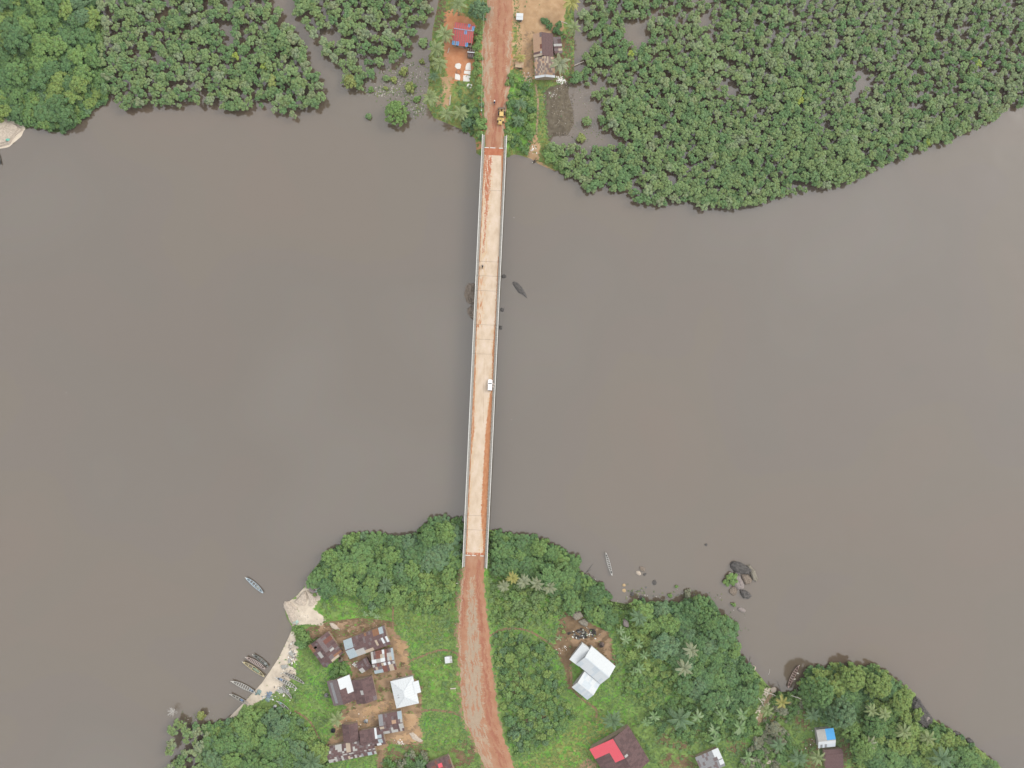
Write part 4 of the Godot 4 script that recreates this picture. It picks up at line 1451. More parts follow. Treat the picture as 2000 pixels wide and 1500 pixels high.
func lands() -> void:
	# soils and turf, as tiles of grain
	var grass := noise_tile(512, 0.05, [Color8(76, 96, 52), Color8(94, 114, 62), Color8(106, 128, 70), Color8(124, 144, 86)], 11, 6)
	var lush := noise_tile(512, 0.05, [Color8(64, 96, 46), Color8(84, 122, 54), Color8(98, 138, 60), Color8(116, 152, 70)], 12, 6)
	var dryg := noise_tile(512, 0.05, [Color8(96, 100, 56), Color8(114, 116, 66), Color8(130, 128, 80)], 13, 6)
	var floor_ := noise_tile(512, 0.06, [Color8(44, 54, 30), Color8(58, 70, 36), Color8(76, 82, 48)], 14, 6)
	var dirt := noise_tile(512, 0.03, [Color8(112, 94, 76), Color8(128, 106, 84), Color8(142, 118, 94), Color8(154, 132, 108)], 15, 6)
	var brown := noise_tile(512, 0.05, [Color8(86, 70, 54), Color8(104, 86, 66), Color8(122, 102, 80)], 16, 6)
	var sand := noise_tile(512, 0.04, [Color8(164, 152, 138), Color8(182, 170, 154), Color8(196, 184, 168)], 17, 6)
	var red := noise_tile(512, 0.03, [Color8(156, 104, 74), Color8(166, 116, 84), Color8(174, 128, 98)], 18, 6)
	var tan := noise_tile(512, 0.03, [Color8(142, 116, 88), Color8(156, 128, 98), Color8(168, 142, 112)], 19, 6)
	var mud := noise_tile(512, 0.05, [Color8(74, 66, 56), Color8(90, 82, 70), Color8(106, 98, 84)], 20, 6)
	var burnt := noise_tile(256, 0.05, [Color8(34, 33, 32), Color8(56, 52, 48), Color8(84, 76, 68)], 21, 6)
	# ---- south bank
	var area := Rect2(-162, 54, 404, 160)
	var w := 2048
	var h := 812
	var im := tiled(grass, w, h)
	var T := {}
	for q in [["lush", lush], ["dry", dryg], ["floor", floor_], ["dirt", dirt], ["brown", brown], ["sand", sand], ["burnt", burnt], ["tan", tan], ["red", red]]:
		T[q[0]] = tiled(q[1], w, h)
	var put := func(kind: String, outline: Array, rag: float, fill: float) -> void:
		lay(im, T[kind], chart_to_map(outline, area, w, h), rag, fill)
	for q in [[640, 1340, 40, 60], [840, 1320, 40, 30], [840, 1430, 40, 25], [660, 1190, 50, 25], [1060, 1180, 50, 40], [1080, 1330, 25, 60], [1290, 1330, 60, 40], [690, 1170, 40, 20], [590, 1380, 40, 30], [1460, 1450, 20, 14]]:
		put.call("lush", blob(q[0], q[1], q[2], q[3]), 12.0, 0.45)
	for q in [[860, 1240, 40, 40], [800, 1210, 30, 25], [880, 1180, 20, 30], [1100, 1420, 50, 60], [1100, 1470, 90, 40], [860, 1300, 25, 20], [1040, 1150, 50, 20], [1010, 1210, 40, 25], [870, 1450, 40, 40]]:
		put.call("dry", blob(q[0], q[1], q[2], q[3]), 14.0, 0.3)
	put.call("dry", [1000, 1500, 1040, 1480, 1085, 1450, 1140, 1412, 1160, 1385, 1180, 1392, 1205, 1440, 1150, 1470, 1140, 1540, 1000, 1540], 10.0, 0.9)
	put.call("tan", [1090, 1470, 1140, 1430, 1165, 1390, 1175, 1420, 1155, 1460, 1120, 1500], 14.0, 0.14)
	put.call("dry", [560, 1110, 905, 1110, 905, 1540, 560, 1540], 10.0, 0.14)
	put.call("lush", [560, 1110, 905, 1110, 905, 1540, 560, 1540], 10.0, 0.2)
	put.call("lush", [945, 1110, 1240, 1130, 1240, 1540, 1000, 1540], 10.0, 0.3)
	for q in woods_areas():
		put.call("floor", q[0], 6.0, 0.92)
	for q in [[1045, 1412, 30, 14, -30], [905, 1478, 22, 34, 20], [800, 1475, 40, 22, 10], [1320, 1440, 40, 26, 0], [1010, 1330, 8, 30, 10], [1570, 1405, 20, 26, 0], [1510, 1410, 26, 16, 0], [1440, 1455, 18, 20, 0], [1330, 1490, 40, 20, 0], [1590, 1470, 26, 40, 0], [1655, 1475, 30, 24, 0], [1655, 1440, 12, 40, 0]]:
		put.call("brown", blob(q[0], q[1], q[2], q[3], q[4]), 8.0, 0.62)
	put.call("dirt", yards[0], 5.0, 1.0)
	put.call("brown", [590, 1232, 640, 1214, 700, 1206, 765, 1212, 770, 1222, 700, 1236, 640, 1250, 600, 1262], 8.0, 0.7)
	put.call("grass" if T.has("grass") else "lush", [676, 1290, 690, 1320, 640, 1325, 640, 1305], 6.0, 0.8)
	put.call("lush", yards[0], 6.0, 0.13)
	put.call("brown", yards[0], 6.0, 0.2)
	put.call("tan", [640, 1440, 660, 1400, 735, 1372, 780, 1360, 790, 1400, 760, 1400, 735, 1420, 670, 1412], 10.0, 0.5)
	put.call("tan", [785, 1392, 820, 1395, 828, 1440, 800, 1452, 768, 1440, 792, 1425], 8.0, 0.7)
	put.call("tan", [770, 1240, 796, 1258, 798, 1300, 780, 1290], 6.0, 0.6)
	put.call("brown", yards[1], 5.0, 1.0)
	put.call("dirt", [1150, 1225, 1188, 1232, 1200, 1270, 1210, 1300, 1190, 1290, 1172, 1262, 1110, 1262, 1100, 1250], 7.0, 0.55)
	put.call("burnt", [1130, 1226, 1165, 1228, 1168, 1244, 1122, 1248, 1112, 1234], 7.0, 0.8)
	put.call("dirt", [1130, 1500, 1150, 1478, 1165, 1490, 1170, 1540, 1130, 1540], 6.0, 1.0)
	var shore: Array = SOUTH.slice(34, SOUTH.size() - 4)   # dark muddy edge under the bank
	var band0 := shore.duplicate()
	for i in range(shore.size() - 2, -1, -2):
		band0.append_array([shore[i], shore[i + 1] + 13])
	put.call("floor", band0, 5.0, 0.9)
	put.call("sand", [553, 1176, 575, 1172, 592, 1150, 598, 1128, 606, 1124, 612, 1140, 630, 1156, 622, 1172, 614, 1192, 634, 1204, 630, 1222, 600, 1220, 570, 1226], 4.0, 1.0)
	put.call("sand", [424, 1428, 430, 1416, 475, 1371, 512, 1330, 545, 1281, 562, 1240, 572, 1236, 582, 1262, 580, 1290, 560, 1300, 580, 1310, 566, 1332, 545, 1347, 522, 1364, 500, 1374, 480, 1392, 450, 1414], 4.0, 1.0)
	put.call("sand", [1500, 1346, 1518, 1350, 1508, 1372, 1490, 1392, 1484, 1412, 1474, 1410, 1482, 1384], 5.0, 0.9)
	put.call("sand", blob(1515, 1478, 26, 16), 7.0, 0.75)
	put.call("brown", [896, 1100, 905, 1118, 898, 1160, 890, 1240, 888, 1240, 892, 1130], 4.0, 0.5)
	for q in [[866, 1193, 5, 4], [874, 1190, 5, 3], [1022, 1420, 4, 4]]:
		put.call("red", blob(q[0], q[1], q[2], q[3]), 2.0, 1.0)
	for e in [[[908, 1084, 896, 1148, 890, 1236, 893, 1324, 898, 1400, 922, 1452, 940, 1500, 960, 1540], -1], [[946, 1084, 948, 1148, 958, 1236, 967, 1324, 977, 1400, 990, 1450, 1010, 1500, 1030, 1540], 1]]:
		var band: Array = e[0].duplicate()   # road shoulders
		for i in range(e[0].size() - 2, -1, -2):
			band.append_array([e[0][i] - e[1] * 7, e[0][i + 1]])
		put.call("dirt", band, 4.0, 0.62)
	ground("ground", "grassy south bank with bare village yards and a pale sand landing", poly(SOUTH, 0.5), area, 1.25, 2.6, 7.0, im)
	# ---- north bank
	area = Rect2(-38, -218, 66, 126)
	w = 536
	h = 1024
	im = tiled(grass, w, h)
	T = {}
	for q in [["lush", lush], ["dry", dryg], ["floor", floor_], ["dirt", dirt], ["brown", brown], ["red", red], ["tan", tan], ["mud", mud]]:
		T[q[0]] = tiled(q[1], w, h)
	put = func(kind: String, outline: Array, rag: float, fill: float) -> void:
		lay(im, T[kind], chart_to_map(outline, area, w, h), rag, fill)
	put.call("brown", [830, -300, 945, -300, 950, 300, 830, 260], 8.0, 0.25)
	put.call("dry", [830, -300, 1150, -300, 1150, 360, 830, 300], 8.0, 0.45)
	put.call("red", [870, 20, 890, 15, 925, 40, 935, 60, 930, 130, 905, 160, 880, 165, 870, 130, 866, 80], 5.0, 1.0)
	put.call("tan", [862, 150, 885, 150, 884, 190, 875, 215, 862, 205, 850, 210, 848, 196, 866, 180], 5.0, 0.9)
	put.call("dry", [882, 160, 935, 155, 940, 200, 900, 215, 880, 205], 7.0, 0.6)
	put.call("brown", [842, -60, 870, -60, 872, 40, 848, 60], 7.0, 0.7)
	put.call("tan", [1002, -300, 1112, -300, 1112, 0, 1105, 60, 1060, 68, 1045, 80, 1046, 130, 1050, 155, 1030, 160, 1022, 140, 1003, 138, 1001, 40], 4.0, 1.0)
	put.call("dirt", [1030, 60, 1046, 60, 1046, 150, 1030, 150], 7.0, 0.5)
	put.call("brown", [1080, 60, 1125, 60, 1128, 160, 1085, 160], 7.0, 0.75)
	put.call("dry", [1001, 45, 1016, 45, 1014, 86, 1000, 88], 5.0, 0.75)
	put.call("dry", [999, 92, 1014, 92, 1012, 118, 999, 118], 5.0, 0.8)
	put.call("lush", [998, 142, 1045, 165, 1050, 260, 1035, 296, 990, 292, 992, 200], 6.0, 0.75)
	put.call("mud", [1066, 178, 1080, 170, 1116, 156, 1126, 180, 1132, 210, 1134, 240, 1118, 274, 1076, 274, 1070, 230], 6.0, 1.0)
	put.call("tan", [1040, 262, 1052, 262, 1060, 285, 1056, 316, 1044, 314, 1030, 300, 1035, 285], 4.0, 1.0)
	put.call("tan", [1052, 316, 1062, 316, 1090, 334, 1110, 345, 1100, 346], 3.0, 0.9)
	put.call("red", [905, 262, 940, 280, 946, 296, 930, 290], 4.0, 0.8)
	put.call("red", [936, 60, 948, 60, 944, 140, 946, 262, 940, 262, 936, 160], 4.0, 0.45)
	put.call("red", [1000, -300, 1004, -300, 1004, 140, 998, 150, 992, 262, 984, 262, 990, 180], 4.0, 0.7)
	ground("ground", "bare red and grassy north bank at the bridge head", poly(NORTH, 0.5), area, 1.1, 2.0, 4.0, im)
	# ---- wooded north-west shore
	area = Rect2(-300, -222, 124, 130)
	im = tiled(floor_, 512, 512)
	lay(im, tiled(sand, 512, 512), chart_to_map([-330, 215, 0, 218, 30, 232, 46, 250, 40, 268, 14, 290, -330, 335], area, 512, 512), 3.0, 1.0)
	ground("ground", "wooded north-west shore with a pale bare point", poly(WEST, 0.5), area, 2.0, 2.0, 6.0, im)

func paths() -> void:
	var m := grain_mat("trodden_earth", lin(0.26, 0.17, 0.1), 0.7, 1.0, 0.04, 5.0)
	var pale := grain_mat("trodden_sand", lin(0.36, 0.25, 0.16), 0.75, 1.0, 0.04, 5.0)
	for q in [
		["thin earth path from the village to the road past the white kiosk", [893, 1277, 872, 1270, 850, 1272, 825, 1281, 798, 1292], 0.9],
		["thin earth path bending from the road to the white L-shaped house", [958, 1241, 985, 1229, 1010, 1228, 1035, 1233, 1060, 1248, 1082, 1262, 1098, 1272], 1.0],
		["earth path from the road to the lower village yard", [905, 1402, 885, 1392, 862, 1388, 838, 1387, 812, 1392], 1.0],
		["narrow path curving from the beached boats to the long rusty house", [575, 1388, 592, 1398, 607, 1412, 618, 1432, 630, 1455, 638, 1472], 0.8],
		["narrow path through the grass north of the village", [767, 1170, 768, 1190, 767, 1212, 768, 1228], 0.8],
		["worn path between the white L-shaped house and the red-roofed house", [1114, 1300, 1116, 1322, 1118, 1345, 1140, 1368, 1164, 1385, 1164, 1402], 0.9],
		["narrow path at the bottom of the village", [745, 1465, 742, 1480, 738, 1500, 730, 1530], 1.0],
	]:
		footpath(q[0], q[1], q[2], m)
	footpath("pale path down the grass to the canoe landing by the bridge head", [1046, 165, 1050, 190, 1051, 215, 1049, 240, 1048, 262], 0.8, pale)
	footpath("sandy path from the boat cove up to the palms", [1508, 1352, 1495, 1375, 1486, 1398, 1478, 1420], 1.6, pale)

# ------------------------------------------------------------------ houses
func houses() -> void:
	var RU := ["rust", "rust", "rust_dark", "rust", "rust_grey", "rust"]
	var N := -1.0
	var S := 1.0
	house("square rusty house at the beach edge of the village with a hole in its roof", [[635, 1270, 11.4, 10.3, 54, 2.7, 1.9, 0.02, 3, RU, [[N, 0.2, 0.32, 0.5, 1, "rust_red"], [S, 0.0, 0.12, 0.6, 1.1, "rust_orange"], [S, 0.1, 0.3, 0.66, 1.1, "rust_orange"], [S, 0.45, 0.65, 0.33, 0.66, "pale"], [N, 0.6, 0.68, 0.33, 0.66, "pale"], [N, 0.9, 1.1, 0.0, 0.66, "cream"], [N, 0.8, 0.9, 0.3, 1.1, "rust_orange"], [S, 0.2, 0.29, 0.3, 0.6, ""], [N, 0.0, 0.6, 0.0, 0.3, "rust_grey"]]]])
	house("long rusty house with a silver western end at the top of the village", [[716, 1256, 18.6, 8.3, -20, 2.8, 1.6, -0.04, 3, RU, [[N, 0.0, 0.22, 0, 1.1, "silver"], [S, 0.0, 0.22, 0, 1.1, "silver"], [S, 0.22, 0.42, 0.3, 1.1, "pale"], [S, 0.42, 0.6, 0.62, 1.1, "cream"], [N, 0.7, 0.84, 0.3, 1.1, "rust_orange"], [N, 0.87, 0.96, 0.3, 1.1, "silver"], [S, 0.86, 0.9, 0, 0.66, "white"], [S, 0.93, 1.1, 0, 0.66, "white"], [S, 0.7, 0.75, 0, 0.66, "cream"], [N, 0.5, 0.54, 0.6, 1.1, "rust_orange"]]]])
	house("heavily patched house with white and rust sheets beside the long house", [[749, 1292, 9.6, 9.4, -11, 2.6, 1.5, 0.0, 3, ["rust", "pale", "rust_red", "white", "cream", "rust", "rust_grey"], [[N, 0.88, 1.1, 0, 1.1, "silver"], [S, 0.0, 0.4, 0.6, 1.1, "silver"], [S, 0.4, 0.6, 0.2, 1.1, "rust_red"], [S, 0.75, 0.95, 0.2, 1.1, "cream"], [N, 0.0, 0.15, 0.3, 1.1, "pale"], [N, 0.2, 0.36, 0.3, 1.1, "rust_red"]]]])
	house("small rusty shed with clutter among the larger village houses", [[711, 1300, 5.4, 4.8, -32, 2.2, 0.8, 0.0, 2, ["rust", "rust_dark", "rust_grey"], [[S, 0.0, 0.3, 0, 1.1, "pale"]]]], "wood", "shed", "shed")
	house("house with half its roof bright white and ribbed grey sheets to the west", [[666, 1350, 11.0, 10.0, 74, 2.7, 1.8, 0.0, 4, ["rust", "rust_dark"], [[S, 0, 1.1, 0, 1.1, "rust_grey"], [S, 0.1, 0.9, 0.5, 0.76, "grey"], [N, 0, 0.68, 0, 1.1, "white"], [N, 0.45, 0.55, 0.0, 0.5, "rust"], [N, 0.6, 0.7, 0.0, 0.5, "rust"]]]])
	house("plain dark rusty house between the white-patched house and the white hip roof", [[711, 1349, 10.4, 8.9, 77, 2.7, 1.6, 0.0, 3, ["rust", "rust", "rust_dark"], [[S, 0.5, 0.6, 0, 0.34, "pale"], [N, 0.85, 1.1, 0.6, 1.1, "rust_grey"]]]])
	house("patched rusty house with grey sheets south of the white hip roof", [[764, 1413, 10.0, 8.5, -10, 2.6, 1.4, 0.02, 3, ["rust", "rust", "rust_dark", "rust_grey", "rust", "pale"], [[N, 0.0, 0.2, 0, 1.1, "grey"], [S, 0.0, 0.2, 0.0, 0.4, "cream"], [N, 0.8, 1.1, 0.3, 1.1, "silver"], [N, 0.55, 0.75, 0.0, 0.34, "peach"], [S, 0.0, 0.4, 0.66, 1.1, "pale"], [S, 0.85, 1.1, 0.0, 0.7, "pale"], [S, 0.5, 0.56, 0.3, 1.1, "pale"]]]])
	house("small square rusty house north of the long lowest row", [[684, 1432, 7.8, 6.6, 84, 2.5, 1.2, 0.0, 2, ["rust", "rust_dark", "rust"], []]])
	house("long patched rusty row house lowest in the village", [[686, 1467, 20.6, 7.0, -11, 2.6, 1.3, 0.02, 4, ["rust", "rust", "rust_dark", "rust_grey", "rust_grey", "pale", "rust"], [[S, 0.0, 0.1, 0.4, 1.1, "pale"], [N, 0.2, 0.32, 0.4, 1.1, "pale"], [N, 0.42, 0.5, 0, 1.1, "cream"], [S, 0.15, 0.19, 0.5, 1.1, "pale"], [S, 0.28, 0.34, 0.5, 1.1, "pale"], [S, 0.42, 0.46, 0.5, 1.1, "cream"], [S, 0.55, 0.6, 0.4, 1.1, "pale"], [S, 0.66, 0.72, 0.4, 1.1, "grey"], [S, 0.8, 0.9, 0.5, 1.1, "silver"]]]])
	house("rusty house with pale square patches east of the small square house", [[727, 1442, 10.2, 7.6, -11, 2.8, 1.4, 0.05, 3, ["rust", "rust", "rust_dark"], [[N, 0.64, 0.74, 0, 1.1, "white"], [N, 0.74, 0.9, 0.0, 0.34, "silver"], [S, 0.74, 0.92, 0.0, 0.66, "silver"], [S, 0.6, 0.84, 0.66, 1.1, "white"], [N, 0.9, 1.1, 0.6, 1.1, "rust_grey"], [S, 0.3, 0.5, 0.4, 1.1, "rust_grey"]]]])
	house("dark red rusty house cut off by the bottom edge near the road", [[862, 1506, 10.4, 9.4, -22, 2.7, 1.5, 0.0, 3, ["rust_red", "rust", "rust_dark"], [[N, 0.5, 0.6, 0.3, 0.66, "pink"]]]])
	# white house with a hip roof and a porch
	var at := on_ground(790, 1353, 3.4)
	var o := thing("house", "bright white house with a four-sided hip roof in the village", "house", at, deg_to_rad(13), "houses")
	var lx := 4.9
	var lz := 5.9
	var ev := 2.9
	var c := [Vector3(-lx, ev, -lz), Vector3(lx, ev, -lz), Vector3(lx, ev, lz), Vector3(-lx, ev, lz)]
	var r0 := Vector3(0, 4.7, -1.1)
	var r1 := Vector3(0, 4.7, 1.3)
	hip_slope(o, c[0], c[1], r0, r0, "white")
	hip_slope(o, c[1], c[2], r0, r1, "white")
	hip_slope(o, c[2], c[3], r1, r1, "white")
	hip_slope(o, c[3], c[0], r1, r0, "white")
	hip_slope(o, Vector3(lx + 1.9, 2.75, -3.6), Vector3(lx + 1.9, 2.75, 1.6), Vector3(lx - 0.6, 3.3, -3.6), Vector3(lx - 0.6, 3.3, 1.6), "white")
	for z in [-3.4, 1.4]:
		part(o, "porch_post", box_mesh(Vector3(0.16, 3.1, 0.16)), TIN["wood"], Transform3D(Basis(), Vector3(lx + 1.7, 1.2, z)))
	part(o, "ridge_cap", box_mesh(Vector3(0.3, 0.06, 2.6)), TIN["white"], Transform3D(Basis(), Vector3(0, 4.78, 0.1)))
	for q in [[c[0], r0], [c[1], r0], [c[2], r1], [c[3], r1]]:
		var b := MB.new()
		b.tube([q[0] + Vector3.UP * 0.08, q[1] + Vector3.UP * 0.08], [0.07, 0.07], 5)
		part(o, "hip_cap", b.build(), TIN["new"])
	var wl := MB.new()
	for s in [-1.0, 1.0]:
		wl.box(Vector3(0, 1.2, s * 5.3), Vector3(8.8, 3.4, 0.2))
		wl.box(Vector3(s * 4.3, 1.2, 0), Vector3(0.2, 3.4, 10.4))
	part(o, "wall", wl.build(), TIN["pale"])
	part(o, "door", box_mesh(Vector3(0.08, 2.0, 1.0)), TIN["wood"], Transform3D(Basis(), Vector3(4.45, 1.0, -1.0)))
	for z in [-3.0, 2.6]:
		part(o, "window", box_mesh(Vector3(0.07, 1.0, 1.0)), TIN["dark"], Transform3D(Basis(), Vector3(-4.44, 1.5, z)))
	for z in [2.4, 3.5]:
		part(o, "roof_vent", box_mesh(Vector3(1.0, 0.12, 0.16)), TIN["grey"], Transform3D(Basis(), Vector3(-2.6, 3.82, z - 2.2)))
	house("white L-shaped house with new metal roofs right of the road", [
		[1165, 1301.5, 13.3, 9.8, 40, 3.2, 2.6, -0.02, 2, ["new", "white", "white"], [[N, 0, 1.1, 0, 1.1, "white"]]],  # light put into sheet colour: north-east slope all white, south-west slope greyer
		[1134, 1279, 5.0, 8.9, 37, 2.7, 1.0, -0.45, 2, ["white"], []],
		[1145, 1341, 8.6, 8.6, 39, 2.8, 2.0, 0.06, 2, ["white", "new"], []]], "pale")
	house("broad rust-brown house with a pink-red front slope at the bottom edge", [[1211, 1478, 17.5, 19.4, 59, 3.0, 2.6, -0.088, 5, ["rust_dark", "rust"], [[S, 0.0, 0.3, 0.0, 1.1, "pink"], [S, 0.3, 0.58, 0.0, 0.4, "pink"], [N, 0.5, 0.56, 0.0, 0.2, "pale"]]]])
	house("grey ribbed tin house with a white eastern end at the bottom edge", [[1388, 1489, 10.6, 8.2, -23, 2.7, 1.3, 0.0, 3, ["grey", "grey", "rust_grey"], [[N, 0.72, 1.1, 0.3, 1.1, "white"], [N, 0.86, 1.1, 0, 0.34, "white"], [S, 0.86, 1.1, 0, 0.7, "white"]]]])
	house("small white house with one bright blue roof quarter", [[1614, 1443, 7.4, 7.8, -6, 2.9, 1.2, 0.06, 2, ["pale"], [[N, 0.56, 1.1, 0, 1.1, "blue"], [S, 0, 1.1, 0, 0.5, "white"], [S, 0.0, 1.1, 0.5, 1.1, "new"], [S, 0.12, 0.2, 0.5, 1.1, "grey"], [S, 0.36, 0.44, 0.5, 1.1, "grey"]]]], "pale")
	house("plain rust-brown house joined below the blue and white one", [[1629, 1484, 7.8, 8.4, -5, 2.6, 0.9, -0.3, 2, ["rust", "rust"], [[S, 0.2, 0.3, 0.3, 0.6, "rust_grey"]]]])
	# north bank
	var o2 := house("house with red striped roof and bright blue patches by the northern road", [[905, 66, 8.6, 9.6, 8, 2.9, 1.6, -0.13, 4, ["red"], [[N, 0.66, 0.78, 0.4, 1.1, "blue"], [N, 0.84, 1.1, 0.0, 0.76, "blue"], [S, 0.55, 0.68, 0.0, 0.3, "blue"], [S, 0.0, 0.12, 0.76, 1.1, "blue"], [S, 0.22, 0.34, 0.76, 1.1, "blue"], [S, 0.12, 0.22, 0.76, 1.1, "mauve"], [S, 0.66, 0.78, 0.76, 1.1, "blue"], [S, 0.78, 1.1, 0.76, 1.1, ""]]]])
	for i in 9:   # faded seams between the red sheets
		for q in [[-1.0, 3.4, 0.44], [1.0, 5.8, 0.27]]:
			var b := Basis(Vector3.UP, deg_to_rad(-8)) * Basis(Vector3.RIGHT, atan2(1.6, 3.55 if q[0] < 0 else 6.05) * q[0])
			part(o2, "sheet_seam", box_mesh(Vector3(0.24, 0.03, q[1])), TIN["stripe"], Transform3D(b, Basis(Vector3.UP, deg_to_rad(-8)) * Vector3(-3.82 + i * 0.955, 3.87, -1.25 + q[0] * q[1] * 0.51)))
	part(o2, "ridge_flashing", box_mesh(Vector3(8.4, 0.05, 0.36)), TIN["mauve"], Transform3D(Basis(Vector3.UP, deg_to_rad(-8)), Basis(Vector3.UP, deg_to_rad(-8)) * Vector3(0, 4.72, -1.25)))
	var fr := thing("frame_shed", "small roofless shed of dark boards with a white beam across it", "shed", on_ground(920, 104, 1.5), deg_to_rad(-5), "sheds")
	part(fr, "beam", box_mesh(Vector3(3.2, 0.18, 0.3)), TIN["white"], Transform3D(Basis(), Vector3(0, 1.95, -0.2)))
	for i in 4:
		part(fr, "board_wall", box_mesh(Vector3(2.9 if i < 2 else 0.1, 1.7, 0.1 if i < 2 else 3.3)), TIN["wood"], Transform3D(Basis(), Vector3([0, 0, -1.4, 1.4][i], 0.75, [-1.75, 1.75, 0, 0][i])))
	for i in 7:
		part(fr, "rafter", box_mesh(Vector3(0.12, 0.1, rng.randf_range(0.9, 1.7))), TIN["pale" if i % 2 else "cream"], Transform3D(Basis(Vector3.UP, rng.randf_range(-0.25, 0.25)), Vector3(-1.25 + i * 0.42, 1.72, [-1.2, 1.0][i % 2])))
	part(fr, "floor_board", box_mesh(Vector3(2.7, 0.1, 3.2)), TIN["rust_dark"], Transform3D(Basis(), Vector3(0, 1.2, 0)))
	house("house with one peach slope and one rust-brown slope east of the northern road", [[1061, 87, 9.9, 8.4, 88, 2.9, 1.7, 0.06, 4, ["rust"], [[S, 0, 1.1, 0, 1.1, "peach"], [S, 0.05, 0.2, 0.0, 0.26, "rust_grey"], [S, 0.5, 0.7, 0, 0.26, "rust_red"], [S, 0.82, 0.93, 0.26, 1.1, "rust"], [S, 0.93, 1.1, 0, 1.1, "cream"], [S, 0.8, 0.93, 0, 0.3, "pale"]]], [1089, 88, 7.0, 3.6, 84, 2.2, 0.4, 0.45, 2, ["rust_grey", "rust", "rust_dark"], [[N, 0.45, 0.6, 0, 1.1, "pale"], [N, 0.7, 0.85, 0.5, 1.1, "cream"]]]])
	house("house with peach and brown mottled tile-like roof under a palm", [[1064, 131, 8.8, 8.6, 88, 2.9, 1.2, 0.0, 8, ["cream", "stripe", "peach", "stripe"], [[N, 0.93, 1.1, 0, 1.1, "white"], [S, 0.93, 1.1, 0, 1.1, "white"]]]])
	house("tiny white kiosk beside the northern road", [[1015, 32, 2.9, 2.8, 3, 2.3, 0.25, 0.0, 1, ["white"], []]], "pale", "kiosk", "kiosk", "kiosks")
	house("tiny tan-roofed stall beside a yellow palm at the northern road", [[1014.5, 126, 3.5, 2.4, 4, 2.2, 0.2, 0.0, 1, ["tan", "peach"], []]], "wood", "kiosk", "kiosk", "kiosks")
	house("tiny white kiosk on the grass west of the southern road", [[876, 1289, 3.1, 2.7, -5, 2.3, 0.3, 0.0, 1, ["white", "pale", "white"], []]], "pale", "kiosk", "kiosk", "kiosks")

